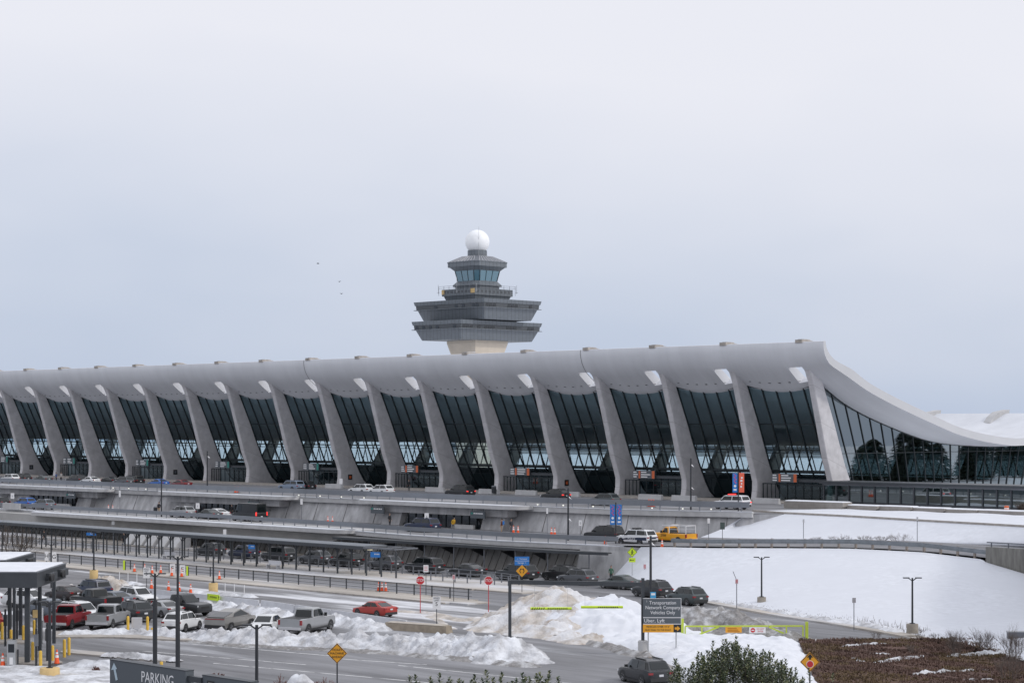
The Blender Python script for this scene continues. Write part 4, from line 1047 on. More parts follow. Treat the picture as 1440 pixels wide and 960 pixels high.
    for sg in (1, -1):
        hl = MB(); y = sg * hw * .74; zh = s['st'][1][2]; hl.box(L * .455, L * .498, y - .19, y + .19, zh - .19, zh - .05, tx=.03, ty=.02); parts.append(('headlight', hl.mesh('headlight', M_head), None))
        tl = MB(); y = sg * hw * (.80 if 'pickup' not in kind else .93)
        if 'pickup' in kind: tl.box(-L / 2 - .012, -L / 2 + .12, y - .09, y + .09, .82, 1.2)
        elif kind == 'van': tl.box(-L / 2 - .012, -L / 2 + .1, sg * hw * .93 - .08, sg * hw * .93 + .08, .9, 1.4)
        else: tl.box(-L / 2 - .015, -L / 2 + .16, y - .15, y + .14, zt_ - .22, zt_ - .08)
        parts.append(('tail_light', tl.mesh('tail_light', M_tail), None))
        mr = MB(); y = sg * (hw + .08); mr.box(ft + .16 if kind != 'van' else fb - .35, ft + .30 if kind != 'van' else fb - .2, y - .10, y + .10, bz + .02, bz + (.18 if 'pickup' not in kind and kind != 'van' else .30)); parts.append(('mirror', mr.mesh('mirror', M_trim), None))
    pl = MB(); zp = .78 if kind != 'sedan' else .80
    if 'pickup' in kind: zp = .60
    pl.box(-L / 2 - .03, -L / 2, -.16, .16, zp - .07, zp + .07); parts.append(('licence_plate', pl.mesh('licence_plate', M_plate), None))
    if 'pickup' in kind:
        bd = MB(); xb = rb - .04; bd.box(-L / 2 + .1, xb, -hw * .84, hw * .84, 1.22, 1.305 if kind == 'pickup' else 1.262); parts.append(('cargo_bed', bd.mesh('cargo_bed', M_blk), None))
        bp = MB(); bp.box(-L / 2 - .14, -L / 2 + .02, -hw * .93, hw * .93, .46, .66); parts.append(('rear_bumper', bp.mesh('rear_bumper', M_alu), None))
    if kind in ('suv', 'wagon'):
        rr = MB()
        for sg in (1, -1): rr.bar((ft - .4, sg * wt_ * .86, H + .045), (rt + .35, sg * wt_ * .86, H + .045), .05, .05)
        for sg in (1,): pass
        parts.append(('roof_rail', rr.mesh('roof_rail', M_trim), None))
    wh = wheel_meshes(r); wpos = [(x, sg * (hw - .115), sg) for x in (wbx + shift, -wbx + shift) for sg in (1, -1)]
    VEH[kind] = (parts, wh, wpos, r); return VEH[kind]
def vehicle(name, kind, pos, head, pnt, label, cat, group, anchor='c', scale=1.0, brake=False, roof=None, off=0):
    """head: degrees anticlockwise from 'straight away from the photographer'"""
    h = AF + R(head); s = SPEC[kind]; p = Vector(pos); d = Vector((math.cos(h), math.sin(h), 0))
    if anchor == 'r': p = p + d * s['L'] / 2
    if anchor == 'f': p = p - d * s['L'] / 2
    p = p + d * off
    t = thing(name, label, cat, p, h, group); t.scale = (scale, scale, scale)
    parts, wh, wpos, r = vehicle_parts(kind)
    for nm, me, _ in parts:
        o = link(nm, me, t)
        if nm == 'body': o.material_slots[0].link = 'OBJECT'; o.material_slots[0].material = pnt
        if nm == 'tail_light' and brake: o.material_slots[0].link = 'OBJECT'; o.material_slots[0].material = M_brake
    for x, y, sg in wpos:
        o = link('wheel', wh[0], t); o.location = (x, y, r)
        if sg < 0: o.rotation_euler = (0, 0, math.pi)
        link('rim', wh[1], o)
    return t
def add_part(t, nm, mb, m): return mb.build(nm, m, t)

GL = 'cars parked in the lower lot'
LOT = [
 ('pickup_truck', 'pickup', gz(78, 886), -9, P_red, 'dark red crew cab pickup parked tail out beside the barrier canopy', 'pickup', 'r', 1.0),
 ('pickup_truck', 'pickup', gz(136, 885.5), -8, P_silver, 'silver grey pickup parked tail out right of the red pickup', 'pickup', 'r', 1.0),
 ('parked_car', 'suv', gz(113, 873), -130, P_white, 'white sport utility parked nose right behind the red pickup', 'car', 'c', 1.02),
 ('parked_car', 'suv', gz(72, 868), -128, P_bluegrey, 'blue grey hatchback parked behind the canopy legs', 'car', 'c', .98),
 ('parked_car', 'suv', gz(38, 853), -112, P_white, 'dirty white hatchback seen side on between the canopy legs', 'car', 'c', 1.0),
 ('parked_car', 'suv', gz(186, 872), 40, P_char, 'charcoal sport utility parked tail right behind the silver grey pickup', 'car', 'c', 1.04),
 ('pickup_truck', 'pickup', gz(135, 856), 46, P_black, 'black pickup parked tail right in the middle of the lot', 'pickup', 'c', 1.0),
 ('parked_car', 'sedan', gz(91, 843), 46, P_brown, 'dark brown saloon parked left of the navy sport utility', 'car', 'c', 1.0),
 ('parked_car', 'wagon', gz(130, 839), 42, P_navy, 'navy sport utility parked in front of the lumpy snow heap', 'car', 'c', .97),
 ('parked_car', 'suv', gz(193, 849), -135, P_white, 'white crossover parked nose right beyond the charcoal sport utility', 'car', 'c', .98),
 ('parked_car', 'sedan', gz(160, 852), 44, P_bluegrey, 'blue grey saloon parked between the black pickup and white crossover', 'car', 'c', 1.0),
 ('parked_car', 'sedan', gz(228, 866), 42, P_silver, 'silver saloon with red tail lights left of the black pickup', 'car', 'c', 1.0),
 ('pickup_truck', 'pickup', gz(256, 864), -126, P_char, 'black crew cab pickup facing right with a chrome grille', 'pickup', 'c', 1.0),
 ('parked_car', 'suv', gz(239, 890), -17, P_white, 'white hatchback seen from behind beside the yellow bollards', 'car', 'r', .96),
 ('parked_car', 'sedan', gz(361, 892), 168, P_white, 'white saloon facing the snow row left of the silver pickup', 'car', 'f', 1.0),
 ('pickup_truck', 'pickup', gz(409, 893), -22, P_silver, 'tall silver grey pickup parked tail out behind the snow row', 'pickup', 'r', 1.06),
 ('parked_car', 'suv', gz(-14, 884), 20, P_bred, 'bright red car cut off by the left edge of the picture', 'car', 'c', 1.0),
]
for nm, kd, p, hd, pn, lb, ct, an, sc in LOT: vehicle(nm, kd, p, hd, pn, lb, ct, GL, an, sc)
# angular steel pickup
h = AF + R(-20); p = gz(302, 890); d = Vector((math.cos(h), math.sin(h), 0))
t = thing('angular_pickup', 'flat panelled bare steel pickup with a sharp wedge roof', 'pickup', p + d * 2.85, h, GL)
b = MB(); st = [(2.85, .55, .95, .84), (2.7, .45, 1.05, .93), (-.2, .42, 1.18, 1.0), (-2.75, .45, 1.28, .97), (-2.85, .55, 1.26, .95)]
b.loft([[(x, 1.0 * w_, zl), (x, 1.02 * w_, zl + .35), (x, .96 * w_, zt), (x, -.96 * w_, zt), (x, -1.02 * w_, zl + .35), (x, -1.0 * w_, zl)] for x, zl, zt, w_ in st])
b.build('body', P_steel, t)
b = MB(); b.loft([[(x, y, z), (x, -y, z)] for x, y, z in ((2.2, .84, 1.1), (.35, .72, 1.80), (-2.8, .86, 1.30))], closed=False)
b.add([(2.2, .84, 1.1), (.35, .72, 1.80), (-2.8, .86, 1.30)], [(0, 1, 2)]); b.add([(2.2, -.84, 1.1), (.35, -.72, 1.80), (-2.8, -.86, 1.30)], [(0, 1, 2)]); b.build('roof', P_steel, t)
for sg in (1, -1):
    b = MB(); b.add([(1.7, sg * .835, 1.22), (.35, sg * .745, 1.72), (-.9, sg * .80, 1.52), (-1.2, sg * .87, 1.26)], [(0, 1, 2, 3)]); b.build('side_window', M_cglass, t)
b = MB(); b.add([(-.95, .70, 1.622), (-.95, -.70, 1.622), (-2.75, -.80, 1.335), (-2.75, .80, 1.335)], [(0, 1, 2, 3)]); b.build('bed_cover', P_char, t)
b = MB(); b.add([(2.1, .74, 1.155), (2.1, -.74, 1.155), (.5, -.66, 1.765), (.5, .66, 1.765)], [(0, 1, 2, 3)]); b.build('windscreen', M_cglass, t)
b = MB(); b.box(-2.90, -2.84, -.9, .9, 1.14, 1.2); b.build('tail_light', M_tail, t)
b = MB(); b.box(-2.95, -2.7, -.93, .93, .42, .68); b.box(-2.0, 2.0, -1.03, 1.03, .40, .50); b.build('trim', M_trim, t)
for x in (1.75, -1.85):
    for sg in (1, -1):
        o = link('wheel', wheel_meshes(.42)[0], t); o.location = (x, sg * .92, .42); o.rotation_euler = (0, 0, 0 if sg > 0 else math.pi); link('rim', wheel_meshes(.42)[1], o)
        b = MB(); y0 = sg * 1.026; v = [(x + .56 * math.cos(a), y0, .42 + .5 * math.sin(a)) for a in (-.2, .6, 1.1, math.pi - 1.1, math.pi - .6, math.pi + .2)]; b.add(v, [tuple(range(6))]); b.build('wheel_arch', M_trim, t)

vehicle('driving_car', 'sedan', gz(527, 865.5), 46, P_bred, 'coral red saloon driving left on the slushy road', 'car', 'cars on the move', scale=.93)
vehicle('driving_car', 'suv', gz(930, 966), 24, P_char, 'dark sport utility driving away beside the holly tree', 'car', 'cars on the move', 'r')

GT = 'dark cars queuing at the pickup kerb'
TNC = [
 (296, -61.9, 'suv', P_char, 'charcoal sport utility waiting at the pickup kerb, last one to the left', 44.7),
 (343, -62.0, 'suv', P_navy, 'navy sport utility waiting second from the left at the pickup kerb', 44.7),
 (392, -62.1, 'wagon', P_char, 'charcoal people carrier third from the left at the pickup kerb', 44.7),
 (443, -62.1, 'suv', P_grey, 'grey sport utility fourth from the left at the pickup kerb', 44.7),
 (487, -62.2, 'suv', P_black, 'black sport utility fifth from the left at the pickup kerb', 44.7),
 (541, -62.2, 'suv', P_grey, 'grey sport utility under the open end of the walkway canopy', 44.7),
 (597, -62.3, 'wagon', P_char, 'charcoal people carrier waiting above the left stop sign', 44.7),
 (657, -62.4, 'sedan', P_char, 'charcoal saloon waiting above and left of the right stop sign', 44.7),
 (727, -62.6, 'wagon', P_char, 'dark people carrier behind the blue sign and amber diamond', 44.7),
 (789, -59.6, 'suv', P_black, 'black sport utility beside the wall, partly hidden by a grey one', 44),
 (812, -62.2, 'suv', P_grey, 'grey sport utility overlapping the black one by the wall', 43),
 (871, -63.0, 'sedan', P_teal, 'grey green saloon half hidden behind the height bar beam', 47),
]
for px, y, kd, pn, lb, hd in TNC: vehicle('waiting_car', kd, gy(px, y, .006), hd, pn, lb, 'car', GT)
vehicle('waiting_car', 'suv', gz(917, 839), 34, P_char, 'charcoal sport utility behind the tall pole in the pickup queue', 'car', GT)
vehicle('waiting_car', 'suv', gz(966, 849.5), 30, P_teal, 'dark green grey estate at the tail of the pickup queue', 'car', GT)

GA = 'cars on the middle road'
for px, y, kd, pn, nm, lb, ct, br in (
 (-2, -46.5, 'suv', P_black, 'driving_car', 'black car cut by the left edge on the middle road', 'car', 0),
 (35, -45.5, 'suv', P_blue, 'driving_car', 'navy blue hatchback on the middle road under the dark board', 'car', 0),
 (61, -46.5, 'suv', P_bluegrey, 'driving_car', 'blue grey crossover on the middle road behind the navy hatchback', 'car', 0),
 (256, -46.5, 'suv', P_silver, 'driving_car', 'silver crossover on the middle road right of the lamp post', 'car', 0),
 (293, -47.0, 'sedan', P_teal, 'driving_car', 'dark grey saloon on the middle road in front of a white one', 'car', 0),
 (304, -45.0, 'sedan', P_white, 'driving_car', 'white saloon on the middle road half behind the dark grey one', 'car', 0),
 (350, -47.0, 'van', P_black, 'delivery_van', 'tall black van with lit tail lights on the middle road', 'van', 1),
 (594, -48.0, 'wagon', P_navy, 'driving_car', 'navy sport utility with an open boot on the middle road', 'car', 0),
 (850, -46.5, 'wagon', P_black, 'driving_car', 'black people carrier on the middle road beside the striped banners', 'car', 0)):
    vehicle(nm, kd, gy(px, y, ZA), 44.7, pn, lb, ct, GA, brake=bool(br))
pc = vehicle('police_car', 'wagon', gy(895, -49.0, ZA), 44.7, P_polw, 'white police car with a blue stripe on the middle road behind the yellow pickup', 'police car', 'police cars', scale=.97)
def police(t, lit):
    for sg in (1, -1):
        b = MB(); y = sg * .995; b.add([(1.9, y, .62), (-2.4, y, .62), (-2.4, y, .98), (.6, y, .86)], [(0, 1, 2, 3)]); b.build('blue_stripe', P_navy if sg else P_navy, t)
        o = text('POLICE', .36, M_blk if sg > 5 else M_wsign, t, (-.1, sg * 1.012, .74), (math.pi / 2, 0, 0 if sg < 0 else math.pi))
    b = MB(); b.box(-.25, .15, -.62, .62, 1.86, 2.0); b.build('light_bar', M_brake if lit else M_trim, t)
    b = MB(); b.box(-2.62, -2.55, -.55, .55, .82, 1.0); b.build('rear_stripe', P_navy, t)
police(pc, False)
yp = vehicle('work_pickup', 'work_pickup', gy(946, -44.5, ZA), 44.7, P_yel, 'yellow work pickup with a white ladder rack on the middle road', 'pickup', None)
b = MB()
for x in (-2.7, -.2):
    for y in (-.85, .85): b.bar((x, y, 1.2), (x, y, 2.15), .06, .06)
    b.bar((x, -.85, 2.15), (x, .85, 2.15), .06, .06)
for y in (-.85, .85): b.bar((-2.7, y, 2.15), (.9, y, 2.15), .06, .06)
for y in (-.85, .85): b.bar((-2.7, y, 1.7), (-.2, y, 1.7), .04, .04)
b.build('ladder_rack', M_wsign, yp)
for sg in (1, -1): text('2184', .42, M_blk, yp, (.55, sg * 1.02, .98), (math.pi / 2, 0, 0 if sg < 0 else math.pi))

GD = 'cars on the upper road'
for px, y, kd, pn, lb, br in (
 (14, -27, 'suv', P_white, 'white estate at the far left of the upper road', 0),
 (31, -24, 'suv', P_black, 'black car behind the white estate on the upper road', 0),
 (60, -23, 'sedan', P_teal, 'grey green saloon on the upper road left of the two standing travellers', 0),
 (107, -21, 'suv', P_char, 'dark hatchback on the upper road left of the white saloon', 0),
 (127, -21.5, 'sedan', P_white, 'white saloon on the upper road near the rounded deck end', 0),
 (153, -19, 'sedan', P_char, 'charcoal saloon on the upper road right of the white saloon', 0),
 (174, -22, 'suv', P_grey, 'grey sport utility on the upper road left of the open black boot', 0),
 (187, -19, 'wagon', P_black, 'black people carrier with its boot open on the upper road', 0),
 (223, -22, 'sedan', P_blue, 'bright blue saloon on the upper road', 0),
 (254, -22, 'sedan', P_wine, 'wine red saloon on the upper road', 0),
 (410, -19, 'wagon', P_lblue, 'pale blue four wheel drive on the upper road', 0),
 (427, -17, 'suv', P_black, 'black sport utility behind the pale blue four wheel drive', 0),
 (508, -21, 'suv', P_white, 'left one of two white crossovers nose to tail on the upper road', 0),
 (536, -21.5, 'suv', P_white, 'right one of two white crossovers nose to tail on the upper road', 0),
 (647, -17.5, 'wagon', P_black, 'black people carrier with lit tail lights on the upper road', 1),
 (781, -17.5, 'suv', P_black, 'dark hatchback with lit tail lights behind the tall lamp post', 1),
 (850, -25, 'suv', P_teal, 'grey green car low behind the guard rail right of the tall lamp post', 0)):
    vehicle('driving_car', kd, gy(px, y, ZD + .004), 44.7, pn, lb, 'car', GD, brake=bool(br), scale=.95)
pc2 = vehicle('police_car', 'wagon', gy(1029, -22, ZD + .004), 44.7, P_polw, 'white police car with red lights flashing on the upper road', 'police car', 'police cars', brake=True, scale=.97)
police(pc2, True)
# ------------------------------------------------------------------ lamp posts
def lamp(label, base, h, r=.09, arms='double', block=None, group='lamp posts', rz=TH, lower=None, name='lamp_post', flood=None):
    t = thing(name, label, 'lamp post', base, rz, group)
    z0 = 0
    if block:
        m_, w_, hb = block; b = MB(); b.lathe([(w_ * 1.04, -.2), (w_, .06), (w_, hb - .05), (w_ * .94, hb)], 16); b.build('base', m_, t, 40); z0 = hb
        b = MB(); b.box(-.2, .2, -.2, .2, hb, hb + .06); b.build('base_plate', M_dark, t)
    b = MB(); b.tube((0, 0, z0), (0, 0, h), r, r * .8, 10)
    if lower: b.tube((0, 0, 0), (0, 0, lower), r * 1.6, r * 1.6, 10)
    b.build('pole', M_dark, t, 40)
    if arms == 'double':
        for sg in (1, -1):
            b = MB(); b.bar((0, 0, h - .25), (sg * .32, 0, h - .02), .07, .07); b.box(min(sg * .25, sg * .75), max(sg * .25, sg * .75), -.14, .14, h - .04, h + .04); b.build('lamp_head', M_dark, t)
    if arms == 'mast':
        for f in (flood or (.86, .35)):
            b = MB(); b.add([(.08, -.05, h * f), (.42, -.25, h * f - .22), (.42, .25, h * f - .22), (.1, .1, h * f + .16)], [(0, 1, 2), (0, 2, 3), (0, 3, 1), (1, 3, 2)]); b.build('flood_lamp', M_wsign, t)
    return t
def lampx(label, px, pyb, pyt, z=0.0, **k):
    b = gz(px, pyb, z); return lamp(label, b, (pyb - pyt) / FPX * depth(b), **k)
M_cbase = mat('lamp_base_concrete', (.30, .27, .23), .9, var=.2, vscale=2)
lampx('dark twin headed lamp post on a brown concrete base on the hillside behind the queue', 1071, 850, 783, .2, block=(M_cbase, .42, .75))
lampx('dark twin headed lamp post standing alone low on the right snow hillside', 1283, 886, 812, .6, block=(M_cbase, .48, .55))
lampx('dark twin headed lamp post on a tan base beside the row of white marker posts', 300, 832, 764, 0, block=(M_ytan, .48, .95))
lampx('dark twin headed lamp post on a tan base by the lumpy snow heap', 132, 813, 748, 0, block=(M_ytan, .48, .95))
lampx('dark twin headed lamp post just behind the barrier canopy roof', 72, 826, 764, 0)
lampx('dark lamp post at the far left edge behind the canopy', 3, 792, 740, 0)
lampx('shorter of the two dark lamp posts behind the parking sign', 218, 944, 806, 0, r=.10, lower=5.0)
lampx('taller of the two dark lamp posts behind the parking sign', 250, 948, 782, 0, r=.10, lower=5.4)
p = gd(361, 878, 103.4); lamp('dark twin headed lamp post in front of the snow row and white saloon', Vector((p.x, p.y, 0)), p.z, r=.10)
lampx('dark lamp post on a wide tan base in the snow at lower left', 70, 953, 846, 0, block=(M_ytan, .68, .72), r=.11)
lampx('tall plain dark pole rising behind the grey transport sign', 915, 864, 753, 0, arms='mast', r=.13, flood=(.90,))
p = gy(799, -36.5, ZA); lamp('tall dark mast on the middle road with small white floodlights', gy(799, -48.5, ZA), 17.3 - ZA - (686 - HZ) / FPX * depth(gy(799, -48.5, ZA)), arms='mast', r=.12, flood=(.82, .40))
def lampy(label, px, y, pyt, z, **k):
    b = gy(px, y, z); return lamp(label, b, CZ - z - (pyt - HZ) / FPX * depth(b), **k)
lampy('tall dark mast on the upper road left of the police car', 971.5, -27, 644, ZD, arms='mast', r=.11, flood=(.86, .42))
lampy('tall dark mast on the upper road right of the wine red saloon', 291.5, -30, 634, ZD, arms='mast', r=.11, flood=(.86,))
lampy('dark post on the middle road beside the standing person', 227, -49, 672, ZA, arms='none', r=.11)

# ------------------------------------------------------------------ signs on posts
def post_sign(name, label, base, zc, w_, h_, face_m, cat='sign', rz=TH, group=None, post=M_steel, pr=.035, shape='rect', texts=(), back=None, posts=1, lean=0, ptop=None):
    t = thing(name, label, cat, base, rz, group)
    if lean: t.rotation_euler = (0, lean, rz)
    top = zc + (h_ / 2 if shape != 'none' else 0)
    xs_p = [0] if posts == 1 else [-w_ * .38, w_ * .38]
    for x in xs_p:
        b = MB(); b.tube((x, .05, -.1), (x, .05, ptop or top - .02), pr, n=6); b.build('post', post, t)
    b = MB()
    if shape == 'rect': b.box(-w_ / 2, w_ / 2, -.02, .02, zc - h_ / 2, zc + h_ / 2)
    elif shape == 'diamond': b.prism_y([(0, zc - h_ / 2), (w_ / 2, zc), (0, zc + h_ / 2), (-w_ / 2, zc)], -.02, .02)
    elif shape == 'octagon': b.prism_y([(w_ / 2 / math.cos(R(22.5)) * math.cos(R(22.5 + 45 * k)), zc + h_ / 2 / math.cos(R(22.5)) * math.sin(R(22.5 + 45 * k))) for k in range(8)], -.02, .02)
    pn = b.build('sign_panel', face_m, t)
    for s, sz, m_, x, z, *sx in texts: text(s, sz, m_, t, (x, -.026, z), sx=sx[0] if sx else 1)
    return t
def frame_diamond(t, w_, zc, m_=M_blk):
    b = MB(); h = w_ / 2 * .93
    P = [(0, zc - h), (h, zc), (0, zc + h), (-h, zc)]
    for i in range(4):
        a, c = P[i], P[(i + 1) % 4]; b.bar((a[0], -.024, a[1]), (c[0], -.024, c[1]), .03, .008, up=(0, -1, 0))
    b.build('border', m_, t)
def zat(px, py, base): return CZ - (py - HZ) / FPX * depth(base)

for px, pyb, lab in ((591, 862, 'left stop sign on a red post in the slush by the white barrier'), (687, 860, 'right stop sign on a red post at the foot of the sandy snow bank')):
    b0 = gz(px, pyb); zc = zat(px, 815.5 if px < 600 else 816, b0)
    t = post_sign('stop_sign', lab, b0, zc, .80, .80, M_red, 'stop sign', group='stop signs', post=M_post_red, shape='octagon', texts=(('STOP', .36, M_wsign, 0, zc, .85),), pr=.04)
    b = MB(); P = [(.385 / math.cos(R(22.5)) * math.cos(R(22.5 + 45 * k)), zc + .385 / math.cos(R(22.5)) * math.sin(R(22.5 + 45 * k))) for k in range(8)]
    for i in range(8): a, c = P[i], P[(i + 1) % 8]; b.bar((a[0], -.023, a[1]), (c[0], -.023, c[1]), .03, .006, up=(0, -1, 0))
    b.build('border', M_wsign, t)
b0 = gz(614, 877); zc = zat(614, 847, b0)
t = post_sign('speed_sign', 'white speed limit 5 sign on a dark post by the brown kerb block', b0, zc, .68, 1.10, M_wsign, 'speed sign', post=M_dark, texts=(('SPEED', .2, M_blk, 0, zc + .40), ('LIMIT', .2, M_blk, 0, zc + .20), ('5', .48, M_blk, 0, zc - .12)))
b0 = gz(206, 828); zc = zat(206, 805, b0)
t = post_sign('speed_sign', 'white speed limit 5 sign on a dark post among the orange cones', b0, zc, .68, 1.10, M_wsign, 'speed sign', post=M_dark, texts=(('SPEED', .2, M_blk, 0, zc + .40), ('LIMIT', .2, M_blk, 0, zc + .20), ('5', .48, M_blk, 0, zc - .12)))
# blue directions sign over an amber diamond
b0 = gz(734, 832, .13); zc = zat(734, 804, b0); zb = zat(733, 790, b0)
t = post_sign('direction_sign', 'small blue two line sign above an amber diamond on one post', b0, zb, 1.5, .88, M_blue, 'sign', post=M_dark, texts=(('<  Terminal', .24, M_wsign, 0, zb + .2, .9), ('Garage  >', .24, M_wsign, 0, zb - .2, .9)))
b = MB(); b.box(-.72, .72, -.024, -.02, zb - .015, zb + .015); b.build('divider', M_wsign, t)
b = MB(); b.prism_y([(0, zc - .62), (.62, zc), (0, zc + .62), (-.62, zc)], -.07, -.04); b.build('diamond_panel', M_amber, t)
b = MB()
for sg in (1, -1):
    b.bar((sg * .10, -.074, zc - .22), (sg * .24, -.074, zc), .07, .01, up=(0, -1, 0)); b.bar((sg * .24, -.074, zc), (sg * .12, -.074, zc + .18), .07, .01, up=(0, -1, 0))
    b.add([(sg * .02, -.078, zc + .14), (sg * .24, -.078, zc + .10), (sg * .10, -.078, zc + .30)], [(0, 1, 2)])
b.build('arrow', M_blk, t)
# pedestrian diamond
b0 = gz(889, 818); zc = zat(889, 776, b0); zb = zat(889, 787, b0)
t = post_sign('pedestrian_sign', 'lime green walking figure diamond with a plate below, in front of the concrete wall', b0, zc, 1.12, 1.12, M_lime, 'sign', shape='diamond', pr=.03)
b = MB(); b.lathe([(.06, -.01), (.06, .01)], 10); o = b.build('figure', M_blk, t); o.location = (.0, -.03, zc + .24); o.rotation_euler = (math.pi / 2, 0, 0)
b = MB()
for a, c in (((0, .16), (0, -.05)), ((0, -.05), (.12, -.28)), ((0, -.05), (-.13, -.28)), ((0, .12), (.14, -.02)), ((0, .12), (-.13, .0))): b.bar((a[0], -.026, zc + a[1]), (c[0], -.026, zc + c[1]), .065, .01, up=(0, -1, 0))
b.build('figure', M_blk, t)
frame_diamond(t, 1.12, zc)
b = MB(); b.box(-.36, .36, -.02, .02, zb - .24, zb + .24); b.build('sign_plate', M_lime, t)
b = MB(); b.bar((-.24, -.024, zb), (.2, -.024, zb), .06, .01, up=(0, -1, 0)); b.add([(-.3, -.026, zb), (-.16, -.026, zb + .1), (-.16, -.026, zb - .1)], [(0, 1, 2)]); b.build('arrow', M_blk, t)
# ticket machine diamond and stop ahead diamond (nearer than the lot)
p = gd(474, 918, 107); zc = p.z
t = post_sign('warning_sign', 'amber diamond warning of the ticket machine ahead on a dark post', Vector((p.x, p.y, 0)), zc, 1.09, 1.09, M_amber, 'sign', shape='diamond', post=M_dark, pr=.04, texts=(('TICKET', .17, M_blk, 0, zc + .19), ('MACHINE', .17, M_blk, 0, zc), ('AHEAD', .17, M_blk, 0, zc - .19)))
frame_diamond(t, 1.09, zc)
p = gd(1139, 930, 107); zc = p.z
t = post_sign('warning_sign', 'amber diamond with a red disc and black arrow beside the brown planting bed', Vector((p.x, p.y, 0)), zc, 1.07, 1.07, M_amber, 'sign', shape='diamond', post=M_dark, pr=.04)
frame_diamond(t, 1.07, zc)
b = MB(); b.lathe([(.20, -.004), (.20, .004)], 20); o = b.build('border', M_wsign, t); o.location = (0, -.026, zc - .12); o.rotation_euler = (math.pi / 2, 0, 0)
b = MB(); b.lathe([(.175, -.004), (.175, .004)], 20); o = b.build('red_disc', M_red, t); o.location = (0, -.033, zc - .12); o.rotation_euler = (math.pi / 2, 0, 0)
b = MB(); b.box(-.055, .055, -.03, -.022, zc + .13, zc + .25); b.add([(-.17, -.03, zc + .24), (.17, -.03, zc + .24), (0, -.03, zc + .44)], [(0, 1, 2)]); b.build('arrow', M_blk, t)
# the big grey transport sign
b0 = gz(931, 921); s_ = FPX / depth(b0)
t = thing('information_sign', 'large grey and amber transport vehicles sign on two posts in the snow', 'sign', b0, TH)
def Zs(py): return CZ - (py - HZ) / s_
for x in (-1.03, 1.06):
    b = MB(); b.tube((x, .06, 0), (x, .06, Zs(880)), .045, n=8); b.build('post', M_steel, t)
b = MB(); b.box(-1.42, 1.42, -.03, .03, Zs(867.5), Zs(841)); b.build('sign_panel', M_sgrey, t)
b = MB(); b.box(-1.42, 1.42, -.03, .03, Zs(876.5), Zs(868)); b.build('sign_panel', M_sgrey, t)
b = MB(); b.box(-1.43, .86, -.03, .03, Zs(888.5), Zs(877.3)); b.build('amber_panel', M_amber, t)
b = MB(); b.box(.86, 1.43, -.03, .03, Zs(888.5), Zs(877.3)); b.build('arrow_panel', M_blk, t)
b = MB(); b.box(-1.42, 1.42, -.036, -.03, Zs(868.2), Zs(867.3)); b.box(-1.42, 1.42, -.036, -.03, Zs(877.2), Zs(876.4)); b.box(-1.44, 1.44, -.034, -.02, Zs(841.2), Zs(840.6)); b.box(1.41, 1.44, -.034, -.02, Zs(877), Zs(841)); b.build('border', M_wsign, t)
for s, py in (('Transportation', 847), ('Network Company', 853.8), ('Vehicles Only', 860.8)): text(s, .36, M_wsign, t, (.05, -.037, Zs(py)), sx=.92)
text('Uber, Lyft', .38, M_wsign, t, (-1.36, -.037, Zs(872.2)), align='LEFT')
text('1', .2, M_wsign, t, (-1.15, -.037, Zs(845)))
text("VEHICLES OVER 10'-6\"", .185, M_blk, t, (-.30, -.037, Zs(880.6)))
text('MUST PARK TO THE RIGHT', .16, M_blk, t, (-.30, -.037, Zs(885.2)))
b = MB(); z = Zs(882.9); b.box(.95, 1.15, -.036, -.031, z - .08, z + .08); b.add([(1.13, -.036, z - .2), (1.36, -.036, z), (1.13, -.036, z + .2)], [(0, 1, 2)]); b.build('arrow', M_amber, t)
b0 = gz(918.5, 868); zc = zat(918.5, 836, b0)
t = post_sign('bus_sign', 'small light blue square sign just above the large grey transport sign', b0, zc, .5, .55, mat('sign_sky', (.05, .30, .55), .5), 'sign', pr=.03)
b = MB(); b.box(-.18, .18, -.028, -.022, zc - .02, zc + .16); b.build('pictogram', M_wsign, t)

